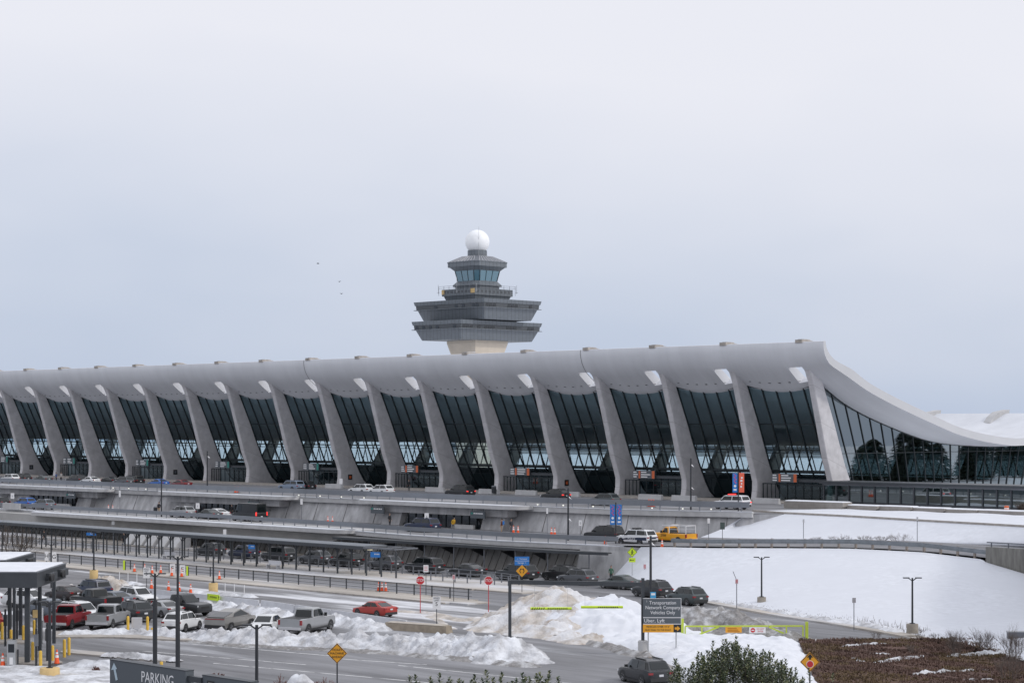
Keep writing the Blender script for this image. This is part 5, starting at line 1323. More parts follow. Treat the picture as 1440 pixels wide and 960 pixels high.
# small traffic signs: white faces on thin posts
sm = [
 (17.5, 708, 697, 5, 8, ZA, -47, 'white square sign on the middle road left of the navy hatchback', M_wsign),
 (168.5, 713, 694, 2.6, 9, ZA, -38.6, 'narrow pale sign against the leaning wall right of two cones at far left', M_wsign),
 (278, 722, 711, 5.5, 8, ZA, -48, 'white square sign beside the silver crossover on the middle road', M_wsign),
 (424, 731, 705, 3.2, 8, ZA, -40, 'pale narrow sign against the leaning wall right of the black van', M_wsign),
 (479.5, 692, 676.5, 4.5, 7.5, ZD, -18, 'small white sign on the upper road left of the two white crossovers', M_wsign),
 (600, 743, 726, 6, 10, ZA, -48.6, 'white square sign in front of the navy sport utility with open boot', M_wsign),
 (769.5, 750, 718, 2.4, 8, ZA, -40, 'narrow pale sign against the leaning wall left of the tall mast', M_wsign),
 (816, 753, 735, 4.2, 8, ZA, -48, 'white sign with a black arrow left of the black people carrier', M_wsign),
 (996.6, 759, 732, 3.6, 7, ZA, -40, 'small white sign right of the yellow pickup', M_wsign),
 (906.7, 817, 796, 3.8, 6.5, .1, None, 'small white parking sign at the foot of the hillside left of the tall dark pole', mat('sign_pinkish', (.55, .42, .44), .5)),
 (1036, 857, 817, 4, 6.5, .15, None, 'small faded sign on a thin post on the sandy kerb', mat('sign_pinkish', (.55, .42, .44), .5)),
 (1201, 884, 843.5, 5, 7, .15, None, 'small grey backed sign on a thin post at the kerb below the right hillside', mat('sign_back', (.34, .33, .35), .5)),
 (1130, 757.5, 732, 2.4, 5, None, -37.8, 'thin marker sign on the embankment left of the snowy bushes', M_alu),
 (1290, 759.5, 729, 2.4, 5, None, -38.0, 'thin marker sign on the embankment right of the snowy bushes', M_alu),
 (599, 835, 799, 7, 10, .13, None, 'white and red notice above the left stop sign', M_wsign),
 (638, 845, 811, 3.6, 7, .13, None, 'small pinkish notice on a thin dark post between the stop signs', mat('sign_pinkish', (.55, .42, .44), .5)),
 (831.5, 806, 774.5, 5, 8, .1, None, 'small grey sign with a dark emblem in front of the dark kerbside canopy', M_steel),
 (316, 782, 748.5, 4.4, 9, .1, None, 'dark and white sign on a post behind the walkway canopy roof', M_wsign),
 (159, 770, 735, 4, 5, .1, None, 'small grey sign behind the walkway canopy near two cones at left', M_steel)]
for px, pyb, pyc, w_, h_, z, y, lab, m_ in sm:
    if y is not None and z is None: b0 = gyp(px, pyb, y)
    elif y is not None: b0 = gy(px, y, z)
    else: b0 = gz(px, pyb, z)
    s_ = FPX / depth(b0); zc = zat(px, pyc, b0) - b0.z
    tx = ()
    if px == 816: tx = ()
    t = post_sign('traffic_sign', lab, b0, zc, w_ / s_, h_ / s_, m_, 'sign', group='small traffic signs', post=M_gray if px not in (599, 638) else M_dark, pr=.035)
    if px in (599, 638, 906.7, 1036):
        b = MB()
        for k in range(3): b.box(-w_ / s_ * .34, w_ / s_ * .34, -.026, -.02, zc + (k - 1) * h_ / s_ * .25 - .025, zc + (k - 1) * h_ / s_ * .25 + .025)
        b.build('lettering', M_red, t)
    if px in (816, 600, 278, 17.5):
        b = MB(); b.box(-.03, .03, -.026, -.02, zc - .2, zc + .12); b.build('mark', M_gray, t)
b0 = gz(1016, 759, ZA); b0 = gy(1016, -41, ZA); s_ = FPX / depth(b0)
post_sign('traffic_sign', 'dark backed sign at the left foot of the snowy embankment', b0, zat(1016, 739, b0) - b0.z, 6.5 / s_, 10 / s_, mat('sign_back_green', (.06, .085, .08), .5), 'sign', group='small traffic signs', post=M_gray)
# leaning rod beside the kerb
b0 = gz(1036, 856, .15); t = thing('leaning_rod', 'thin dark rod leaning to the left above the faded kerb sign', 'rod', b0, TH); s_ = FPX / depth(b0)
b = MB(); b.tube((.02, .1, 0), (.02, .1, 40 / s_), .03, n=6); b.tube((.02, .1, 40 / s_), (-5 / s_, .1, 53 / s_), .03, n=6); b.build('rod', M_gray, t)

# lettered bus stop boards and lime marker panels
for px, pyb, pyc, w_, s, lab in ((242.5, 809, 799, 7.6, 'F', 'white board with a black letter F'), (256.5, 810.5, 800.5, 7.4, 'E', 'white board with a black letter E'), (76, 793, 782.5, 6.4, 'G', 'white board with a black letter G'), (65.5, 792, 781.5, 5.4, 'H', 'white board with a black letter H')):
    b0 = gz(px, pyb, .13); s_ = FPX / depth(b0); zc = zat(px, pyc, b0) - b0.z
    post_sign('stop_board', lab, b0, zc, w_ / s_, 13 / s_, M_wsign, 'sign', group='lettered boards on the sandy sidewalk', post=M_gray, texts=((s, .72, M_blk, 0, zc),))
for px, pyb, lab in ((263.3, 809, 'lime green marker panel right of the letter E board'), (174.5, 801, 'lime green marker panel standing alone on the sandy sidewalk')):
    b0 = gz(px, pyb, .13); s_ = FPX / depth(b0)
    t = thing('lime_marker', lab, 'marker', b0, TH, 'lime marker panels')
    b = MB(); b.box(-1.3 / s_, 1.3 / s_, -.05, .05, .02, 13.5 / s_); b.build('panel', M_lime, t)
    b = MB(); b.box(1.3 / s_, 2.3 / s_, -.05, .05, 0, 12.5 / s_); b.build('panel_side', M_dark, t)
# crosswalk banner on the white barrier
b0 = gz(317, 848); 
t = thing('crosswalk_banner', 'lime green crosswalk banner fixed to the white road barrier', 'banner', (b0.x, interp([(3, -103.9), (17, -104.3)], b0.x) - .36, .40), -.05)
b = MB(); b.box(-1.05, 1.05, -.02, .02, -.02, .58); b.build('panel', M_lime, t)
text('CROSSWALK', .27, M_blk, t, (0, -.026, .28), sx=.8)
b = MB()
for sg in (1, -1): b.box(sg * .92 - .03, sg * .92 + .03, -.026, -.02, .12, .36); b.add([(sg * .92 - .09, -.026, .34), (sg * .92 + .09, -.026, .34), (sg * .92, -.026, .5)], [(0, 1, 2)])
b.build('arrow', M_blk, t)
# blue boards below the canopy
for px, pyc, w_, h_, lab in ((528, 779.5, 16, 7.5, 'blue board hanging at the open end of the walkway canopy'), (128.5, 750.5, 17, 4, 'blue green board under the left part of the walkway canopy'), (354, 768.5, 11, 6, 'blue board behind the canopy posts in the middle')):
    b0 = gy(px, -71.6, 0); s_ = FPX / depth(b0); zc = zat(px, pyc, b0)
    t = thing('hanging_board', lab, 'sign', (b0.x, b0.y, zc), TH * .4, 'blue boards under the walkway canopy')
    b = MB(); b.box(-w_ / 2 / s_, w_ / 2 / s_, -.04, .04, -h_ / 2 / s_, h_ / 2 / s_); b.build('sign_panel', M_blue, t)
    b = MB()
    for k in range(4): b.box(-w_ * .1 / s_ + k * w_ * .14 / s_, -w_ * .02 / s_ + k * w_ * .14 / s_, -.046, -.04, 0, h_ * .22 / s_)
    b.build('lettering', M_wsign, t)
# banners on posts
def banner_post(label, base, pyt, specs):
    t = thing('banner_post', label, 'banner post', base, TH, 'banner posts'); s_ = FPX / depth(base)
    b = MB(); b.tube((0, 0, 0), (0, 0, zat(0, pyt, base) - base.z), .07, n=8); b.build('post', M_dark, t)
    for (x0, x1, y0, y1, m_, art) in specs:
        zb, zt = zat(0, y1, base) - base.z, zat(0, y0, base) - base.z
        b = MB(); b.box(x0 / s_, x1 / s_, -.02, .02, zb, zt); bn = b.build('banner', m_, t)
        xm = (x0 + x1) / 2 / s_; hw_ = (x1 - x0) / 2 / s_; H_ = zt - zb
        b = MB()
        if art == 'wave':
            pts = [(xm + hw_ * .55 * math.sin(k * 1.9), zb + H_ * (.45 + .5 * k / 9)) for k in range(10)]
            for a, c in zip(pts, pts[1:]): b.bar((a[0], -.026, a[1]), (c[0], -.026, c[1]), .07, .01, up=(0, -1, 0))
            b.build('ribbon_mark', mat('banner_pink', (.55, .06, .16), .6), bn)
            b = MB(); b.lathe([(hw_ * .5, -.01), (hw_ * .5, .01)], 14); o = b.build('emblem', M_wsign, bn); o.location = (xm, -.03, zb + H_ * .33); o.rotation_euler = (math.pi / 2, 0, 0)
            b = MB(); b.box(xm - hw_ * .6, xm + hw_ * .6, -.026, -.02, zb + H_ * .10, zb + H_ * .18); b.build('lettering', M_wsign, bn)
        else:
            for k in range(4): b.box(xm - hw_ * (.5 - .25 * (k % 2)), xm + hw_ * (.1 + .1 * k), -.026, -.02, zb + H_ * (.25 + .15 * k), zb + H_ * (.34 + .15 * k))
            b.build('lettering', M_wsign, bn)
banner_post('post with two blue banners on the middle road', gy(866, -50.5, ZA), 706, [(-8, -.8, 709, 737.5, M_blue, 'wave'), (1.2, 8.2, 709, 737.5, M_blue, 'wave')])
banner_post('post with one blue and one orange banner by the upper police car', gy(1038.3, -30.3, ZD), 663, [(-8.2, -1.2, 665, 692, M_blue, 'wave'), (1, 8.2, 664.5, 692, mat('banner_coral', (.72, .13, .07), .6), 'lines')])
# small orange notices fixed on the columns' faces are left as panels leaning against the columns
for n, (px, py) in enumerate(((798.5, 678.5), (496, 670.5), (248, 663.5), (45, 656.5))):
    y = 4.6; i = round(-(gy(px, y).x - .95) / 13); p = gyp(px, py, y)
    t = thing('wall_notice', ('small black notice with an orange figure on the column right of the dark hatchback', 'small black notice with an orange figure on the column above the left white crossover', 'small dark notice on the column above the wine red saloon', 'small dark notice on the column at far left')[n], 'notice', (-13 * i + 1.0, 4.6, p.z), math.pi / 2, 'notices on the columns')
    b = MB(); b.box(-.45, .45, -.06, 0, -.45, .45); b.build('sign_panel', M_blk, t)
    b = MB(); b.box(-.22, .22, -.075, -.06, -.25, .22); b.build('figure', M_orange if n < 2 else M_gray, t)

# ------------------------------------------------------------------ height bar, gate, parking signs
pL, pR = gd(717, 900, 150), gd(904, 900, 150)
pL.z = pR.z = 0
hb = thing('height_bar', 'grey steel height bar beam across the lane with hanging lime bars', 'height bar', pL, TH); Lb = (pR - pL).length; s_ = FPX / 150
zt = CZ - (817 - HZ) / s_
for x, nm in ((0, 'post'), (Lb, 'post')):
    b = MB(); b.box(x - .12, x + .12, -.12, .12, 0, zt + (.25 if x else .1)); b.build('post', M_char, hb)
b = MB(); b.bar((.12, 0, CZ - (818 - HZ) / s_), (Lb - .12, 0, CZ - (821 - HZ) / s_), .26, .32); b.build('beam', M_char, hb)
b = MB(); b.lathe([(.37, -.2), (.37, 1.0), (.30, 1.06)], 20, c=(Lb, 0, 0)); pb_ = b.build('post_base', M_wallL, hb, 40)
b = MB(); b.lathe([(.38, 0), (.38, .22)], 20, c=(Lb, 0, 0)); b.build('base_band', M_yel, pb_, 40)
for a, c, py in ((746, 804, 855), (817, 876, 853)):
    x0, x1 = (a - 717) / s_, (c - 717) / s_; z = CZ - (py - HZ) / s_
    b = MB(); b.tube((x0, 0, z), (x1, 0, z), .10, n=10); br = b.build('clearance_bar', M_lime, hb, 40)
    b = MB()
    for k in range(6 if a < 800 else 0): b.bar((x0 + .12 + k * .17, -.1, z - .08), (x0 + .2 + k * .17, -.1, z + .08), .05, .02, up=(0, -1, 0))
    for k in range(11): b.box(x0 + 1.3 + k * .14, x0 + 1.38 + k * .14, -.112, -.1, z - .04, z + .04)
    b.build('stripe', M_blk, br)
    b = MB()
    for x in (x0 + .3, x1 - .3): b.tube((x, 0, z), (x, 0, CZ - (820 - HZ) / s_), .012, n=4)
    b.build('chain', M_steel, br)

g0, g1 = gz(959.5, 899), gz(1134.5, 898.5)
gt_ = thing('barrier_gate', 'lime yellow tubular gate with two small signs before the dirty snow heap', 'gate', g0, math.atan2((g1 - g0).y, (g1 - g0).x)); Lg = (g1 - g0).length; s_ = FPX / 160.5
for x in (0, Lg):
    b = MB(); b.box(x - .11, x + .11, -.1, .1, 0, 1.7 if x == 0 else 1.42); b.build('gate_post', M_limebar, gt_)
def gx(px): return (px - 959.5) / s_
for P, nm in (([((963.5, 880), (1012, 880)), ((963.5, 880), (963.5, 899)), ((987, 880), (987, 893)), ((963.5, 899), (1011, 881))], 'gate_leaf'), ([((1081, 880), (1130, 880)), ((1129.5, 880), (1129.5, 898)), ((1106, 880), (1106, 891)), ((1120, 898), (1081, 881))], 'gate_leaf'), ([((1012.5, 880), (1080, 880))], 'gate_bar')):
    b = MB()
    for (a, c) in P: b.bar((gx(a[0]), 0, (899 - a[1]) / s_), (gx(c[0]), 0, (899 - c[1]) / s_), .10, .12)
    b.build(nm, M_limebar, gt_)
b = MB(); b.box(gx(1020), gx(1043), -.1, -.07, 10 / s_, 17.8 / s_); o = b.build('amber_notice', M_amber, gt_)
b = MB()
for k in range(3): b.box(gx(1023), gx(1040 - k * 2), -.106, -.1, (11 + k * 2.2) / s_, (12.1 + k * 2.2) / s_)
b.build('lettering', mat('notice_brown', (.35, .13, .01), .5), o)
b = MB(); b.box(gx(1053.5), gx(1076.5), -.1, -.07, 9.3 / s_, 17.5 / s_); o = b.build('white_notice', M_wsign, gt_)
b = MB(); b.lathe([(.19, -.004), (.19, .004)], 18); q = b.build('red_disc', M_red, o); q.location = (gx(1058.6), -.104, 13.4 / s_); q.rotation_euler = (math.pi / 2, 0, 0)
b = MB(); b.box(gx(1056.6), gx(1060.6), -.114, -.108, 12.8 / s_, 14.0 / s_); b.build('white_bar', M_wsign, o)
text('DO NOT', .19, M_red, o, (gx(1069.3), -.106, 15 / s_), sx=.8); text('ENTER', .19, M_red, o, (gx(1069.3), -.106, 11.6 / s_), sx=.8)
b0 = gz(1147, 904.5); t = thing('marker_post', 'short white marker post at the top of the brown planting bed', 'marker post', b0); b = MB(); b.tube((0, 0, 0), (0, 0, .5), .05, n=8); b.build('post', M_wsign, t); b = MB(); b.lathe([(.055, .42), (.055, .5)], 8); b.build('cap', M_steel, t)
# white delineator posts
dm = MB(); dm.tube((0, 0, 0), (0, 0, 1.05), .035, n=6); dmm = dm.mesh('delineator_post', M_wsign)
for n, (px, py) in enumerate(((316.5, 833.5), (329.5, 835), (343.5, 836.5), (168, 817), (180, 818.5), (192.5, 819.8))):
    o = link('delineator_post', dmm); o.location = gz(px, py); tag(o, ('left', 'middle', 'right')[n % 3] + (' one of three thin white posts right of the tan lamp base' if n < 3 else ' one of three thin white posts right of the lumpy snow heap'), 'marker post', 'thin white marker posts')

def sign_slab(label, pa, pb, hgt, texts, depth_=.5):
    """long dark sign box from left end pa to right end pb (top edge), in the open above the entrance lane"""
    d = pb - pa; t = thing('parking_sign', label, 'sign', Vector((pa.x, pa.y, 0)), math.atan2(d.y, d.x), 'dark overhead direction signs')
    L = Vector((d.x, d.y)).length
    b = MB(); b.box(0, L, 0, depth_, pa.z - hgt, pa.z, ty=.0); b.build('sign_box', M_sgrey, t)
    b = MB(); b.box(-.01, L + .01, -.01, depth_ + .01, pa.z, pa.z + .05); b.build('cap', M_char, t)
    b = MB()
    for x in (L * .2, L * .8): b.box(x - .15, x + .15, .1, .4, 0, pa.z - hgt)
    for i, x in enumerate((L * .2, L * .8)):
        b = MB(); b.box(x - .15, x + .15, .1, .4, 0, pa.z - hgt); b.build('support_post', M_char, t)
    return t, L, pa.z
pa = gd(154.5, 927.5, 104); d_ = Vector((1, 0, 0))
def right_end(px, p):   # run parallel to the terminal front
    q = gy(px, p.y, p.z); return q
pa.z = pa.z; pbb = right_end(261, pa)
t, L, zt = sign_slab('dark parking sign box with white lettering and an arrow at lower left', pa, pbb, 2.3, ())
text('PARKING', .80, M_wsign, t, (L * .64, -.012, zt - .62), sx=.86)
b = MB(); x, z = L * .075, zt - .62
b.bar((x + .16, -.015, z - .36), (x - .04, -.015, z + .18), .17, .02, up=(0, -1, 0)); b.add([(x - .36, -.02, z + .12), (x - .10, -.02, z + .52), (x + .2, -.02, z + .22)], [(0, 1, 2)]); b.build('arrow', mat('sign_pale_blue', (.45, .55, .62), .5), t)
pa2 = gy(284.5, pa.y + .2, pa.z - .12); pb2 = gy(352, pa.y + .2, pa.z - .12)
t2, L2, zt2 = sign_slab('second dark sign box with a terminal symbol right of the parking sign', pa2, pb2, 2.2, ())
text('Terminal', .62, M_wsign, t2, (L2 * .40, -.012, zt2 - .52), align='LEFT', sx=.9)
b = MB(); b.box(.42, 1.0, -.02, -.01, zt2 - .85, zt2 - .2); sy = b.build('symbol_panel', M_blk, t2)
b = MB(); b.box(.54, .88, -.03, -.02, zt2 - .5, zt2 - .3); b.box(.54, .62, -.03, -.02, zt2 - .75, zt2 - .58); b.box(.8, .88, -.03, -.02, zt2 - .75, zt2 - .58); b.build('symbol', M_wsign, sy)
q0 = pbb; o = MB().box(0, (pa2 - pbb).length, .1, .35, zt - .5, zt - .22).build('link_beam', M_char, t); o.location = (L, 0, 0)

# ------------------------------------------------------------------ barrier canopies and lane furniture
def kiosk_canopy(label, px, Z, zb, zt, W_, D_, cols, dev=True):
    p = gd(px, HZ, Z); p.z = 0
    t = thing('barrier_canopy', label, 'canopy', p, TH, 'flat canopies over the parking barriers')
    b = MB(); b.box(-W_, 0, 0, D_, zb, zt); b.build('roof', M_char, t)
    b = MB(); b.box(-W_ - .04, .04, -.04, D_ + .04, zt, zt + .08); b.build('roof_edge', M_gray, t)
    b = MB(); b.box(-W_ + .15, -.15, .15, D_ - .15, zt + .082, zt + .16, tx=.1, ty=.1); b.build('roof_snow', M_snow, t)
    if dev:
        for y in (3.0, 6.6):
            b = MB(); b.box(.01, .35, y - .2, y + 1.9, zb + .3, zt - .25); b.build('lane_signal', M_char, t)
            for k in (0, .55): b = MB(); b.lathe([(.24, 0), (.28, .16), (.22, .2)], 12); o = b.build('signal_lamp', M_blk, t); o.location = (.33, y + k - .55, (zb + zt) / 2); o.rotation_euler = (0, math.pi / 2, 0)
    for pxc, pyb, r_ in cols:
        g_ = gz(pxc, pyb) - p; x = g_.x * RX[0] + g_.y * RX[1]; y = g_.x * FW[0] + g_.y * FW[1]
        b = MB(); b.box(x - r_, x + r_, y - r_, y + r_, 0, zb); b.build('column', M_char, t)
    return t
kiosk_canopy('nearer flat grey barrier canopy with snow on its roof and two signal boxes', 52, 142, 5.66, 6.72, 14, 9.2, [(38.5, 933, .17), (13.5, 897, .13), (29, 892, .13), (56, 914, .13), (76, 904, .12), (20, 905, .10), (-20, 915, .17)])
kiosk_canopy('farther flat grey barrier canopy behind the nearer one at the left edge', 8, 156, 5.66, 6.6, 14, 9.2, [(-10, 880, .15), (-40, 880, .15)])
bl = MB(); bl.lathe([(.115, -.05), (.115, 1.12), (.10, 1.19), (.05, 1.23), (.01, 1.24)], 12); blm = bl.mesh('bollard', M_yel, 40)
for n, (px, pyb, pyt, lab) in enumerate(((3, 900.5, 874, 'leftmost yellow bollard at the barrier lane beside the picture edge'), (15.5, 899, 884.5, 'short yellow bollard behind the grey ticket cabinet'), (33, 901, 878.5, 'yellow bollard left of the thick canopy column'), (48, 891.5, 871, 'yellow bollard under the square tan plate'), (46, 930, 901.5, 'yellow bollard just right of the thick canopy column'), (57, 939.5, 914, 'front yellow bollard left of the wide tan lamp base'), (74, 930.5, 906.5, 'yellow bollard left of the lone orange cone'), (90.5, 923.5, 898, 'left one of a pair of tall yellow bollards on the kerb island'), (97, 920.5, 895.5, 'right one of a pair of tall yellow bollards on the kerb island'), (180, 890.5, 865.5, 'yellow bollard left of the white cabinet'), (207.5, 890.5, 866, 'yellow bollard right of the white cabinet'), (227, 937, 929.5, 'short yellow bollard between the two dark lamp posts'), (214, 890, 882, 'low yellow stub behind the shorter dark lamp post'), (223.5, 889, 882.5, 'low yellow stub beside the white hatchback'), (18, 927, 911, 'short yellow bollard in front of the grey ticket cabinet'))):
    b0 = gz(px, pyb); o = link('bollard', blm); o.location = b0; h = (pyb - pyt) / FPX * depth(b0); o.scale = (1, 1, h / 1.24); tag(o, lab, 'bollard', 'yellow bollards')
# ticket cabinet, white cabinet, square plate
b0 = gz(17, 938); t = thing('ticket_machine', 'grey ticket machine cabinet on the barrier island', 'ticket machine', b0, TH)
b = MB(); b.box(-.30, .30, -.25, .25, .1, 1.95); b.build('cabinet', M_steel, t)
b = MB(); b.box(-.22, .22, -.26, -.25, 1.1, 1.7); b.build('screen', M_winD, t)
b = MB(); b.box(-.12, .12, -.27, -.25, .25, .75); b.build('panel', M_wsign, t)
b = MB(); b.box(.36, .46, -.05, .05, 0, 1.3); b.build('guard_post', M_dark, t)
b0 = gz(192.5, 889.5); t = thing('control_cabinet', 'pale grey flat cabinet on legs between two yellow bollards', 'cabinet', b0, TH)
b = MB(); b.box(-.42, .42, -.15, .15, .42, 1.28); b.build('cabinet', M_alu, t)
for x in (-.33, .33): b = MB(); b.box(x - .05, x + .05, -.1, .1, 0, .42); b.build('leg', M_gray, t)
b0 = gz(50.5, 893); t = thing('lane_sign', 'square tan plate on a dark post in front of the red pickup', 'sign', b0, TH)
b = MB(); b.tube((0, .06, 0), (0, .06, 2.9), .06, n=8); b.build('post', M_dark, t); b = MB(); b.box(-.26, .26, -.02, .02, 1.45, 2.1); b.build('sign_panel', M_ytan, t); b = MB(); b.lathe([(.22, 2.5), (.24, 2.7), (.1, 2.85)], 10); b.build('lamp_head', M_dark, t)
for n, (px, pyb, pyt, w_, pc, lab, m_) in enumerate(((59, 905, 854, 3.4, 863, 'narrow white lane sign left of the red pickup', M_wsign), (16, 880, 812, 3, 838, 'narrow white lane sign under the left part of the barrier canopy', M_wsign))):
    b0 = gz(px, pyb); s_ = FPX / depth(b0); post_sign('lane_sign', lab, b0, zat(px, pc, b0), w_ / s_, 18 / s_, m_, 'sign', group='lane signs', post=M_dark)
for n, (px, pyb, pyt) in enumerate(((7.5, 908, 856), (24, 900, 850), (51, 938, 883), (66.5, 931, 875))):
    b0 = gz(px, pyb); t = thing('barrier_post', ('dark barrier arm post nearest the left edge', 'dark barrier arm post behind the grey ticket machine', 'dark lane post behind the front yellow bollard', 'dark barrier post just left of the wide tan lamp base')[n], 'barrier', b0, TH, 'dark barrier posts')
    h = (pyb - pyt) / FPX * depth(b0)
    b = MB(); b.box(-.07, .07, -.07, .07, 0, h); b.build('post', M_dark, t); b = MB(); b.box(-.12, .12, -.14, .14, h * .55, h * .85); b.build('housing', M_dark if n != 2 else M_gray, t)
# kerb islands of the barrier lanes
for n, P in enumerate(([(-30, 934), (0, 933), (70, 936), (88, 932), (76, 927), (0, 925), (-30, 926)], [(84, 918), (160, 925), (232, 931), (238, 928), (160, 920), (96, 914)], [(-30, 905), (35, 905), (40, 900), (-30, 899)], [(75, 897), (160, 897), (268, 902), (272, 897), (160, 891), (78, 889)])):
    b = MB(); b.prism_z([gz(*q).xy for q in P], -.05, .13); structure('kerb_island', b, M_kerb if n != 1 else M_walk)

# ------------------------------------------------------------------ traffic cones
c1 = MB(); c1.box(-.2, .2, -.2, .2, 0, .04); c1m = c1.mesh('cone_base', M_blk)
c2 = MB(); c2.lathe([(.15, .04), (.035, .78), (.03, .8)], 14); c2m = c2.mesh('cone_body', M_cone, 40)
c3 = MB(); c3.lathe([(.103, .36), (.082, .50)], 14); c3.lathe([(.073, .56), (.058, .66)], 14); c3m = c3.mesh('reflective_band', M_wsign, 40)
def cone(pos, label, group, sc=1.0):
    t = thing('traffic_cone', label, 'traffic cone', pos, 0, group); t.scale = (sc, sc, sc)
    for nm, me in (('cone_base', c1m), ('cone_body', c2m), ('reflective_band', c3m)): link(nm, me, t)
for px, py, lab in ((189, 803.5, 'cone on the sandy sidewalk left of the white speed sign'), (203.5, 803.5, 'cone on the sidewalk right behind the upper part of the white speed sign'), (214, 806, 'cone on the sidewalk just right of the white speed sign'), (226, 805.5, 'cone on the sidewalk left of the letter F board'), (241.5, 809.5, 'cone at the foot of the letter F board'), (255.5, 810.5, 'cone at the foot of the letter E board'), (308.5, 814, 'lone cone on the sidewalk right of the tan based lamp post'), (532.3, 830.5, 'left cone of the trio standing on the sandy sidewalk'), (537, 830.7, 'middle cone of the trio standing on the sandy sidewalk'), (542.5, 831, 'right cone of the trio standing on the sandy sidewalk')): cone(gz(px, py, .13), lab, 'cones on the sandy sidewalk', 1.15)
for px, py, lab in ((213, 827.5, 'first of four cones in the slush, beside the speed sign post'), (237, 830, 'second of four cones in the slush behind the parked cars'), (252, 831.5, 'third of four cones in the slush, partly behind the taller lamp post'), (268, 834, 'fourth and rightmost of four cones in the slush behind the parked cars')): cone(gz(px, py), lab, 'cones in the slush behind the parked cars', 1.25)
for px, lab in ((152.5, 'left cone of the pair by the leaning wall at left'), (158.5, 'right cone of the pair by the leaning wall at left'), (461, 'left cone of the pair by the leaning wall right of the black van'), (467.5, 'right cone of the pair by the leaning wall right of the black van'), (722, 'left cone of the pair beside the two people with bags'), (728.5, 'right cone of the pair beside the two people with bags'), (775.5, 'left cone of the pair left of the tall mast'), (780, 'right cone of the pair left of the tall mast'), (851, 'cone in front of the black people carrier'), (931, 'cone in front of the yellow pickup')): cone(gy(px, -42.5 if px < 800 else -51.6, ZA + .01), lab, 'cones on the middle road', 1.25)
for px, lab in ((912.5, 'left cone of the trio on the upper road'), (915.8, 'middle cone of the trio on the upper road'), (919, 'right cone of the trio on the upper road'), (331, 'left cone of the pair on the upper road right of the tall mast'), (335, 'right cone of the pair on the upper road right of the tall mast')): cone(gy(px, -24 if px > 500 else -30, ZD + .01), lab, 'cones on the upper road', 1.25)
cone(gz(80, 933, .13), 'lone cone at the tip of the barrier island', 'cones at the barrier lanes', 1.3); cone(gz(4, 938), 'cone left of the grey ticket machine', 'cones at the barrier lanes', 1.3)
b0 = gy(1415.5, -10.5, ZD + .05); t = thing('traffic_drum', 'orange and white striped traffic drum beside the glass pavilion', 'traffic drum', b0)
b = MB(); b.lathe([(.3, 0), (.27, .95), (.2, 1.0)], 14); b.build('drum', M_orange, t, 40)
for z in (.3, .62): b = MB(); b.lathe([(.298 - z * .02, z), (.295 - z * .02, z + .12)], 14); b.build('reflective_band', M_wsign, t, 40)

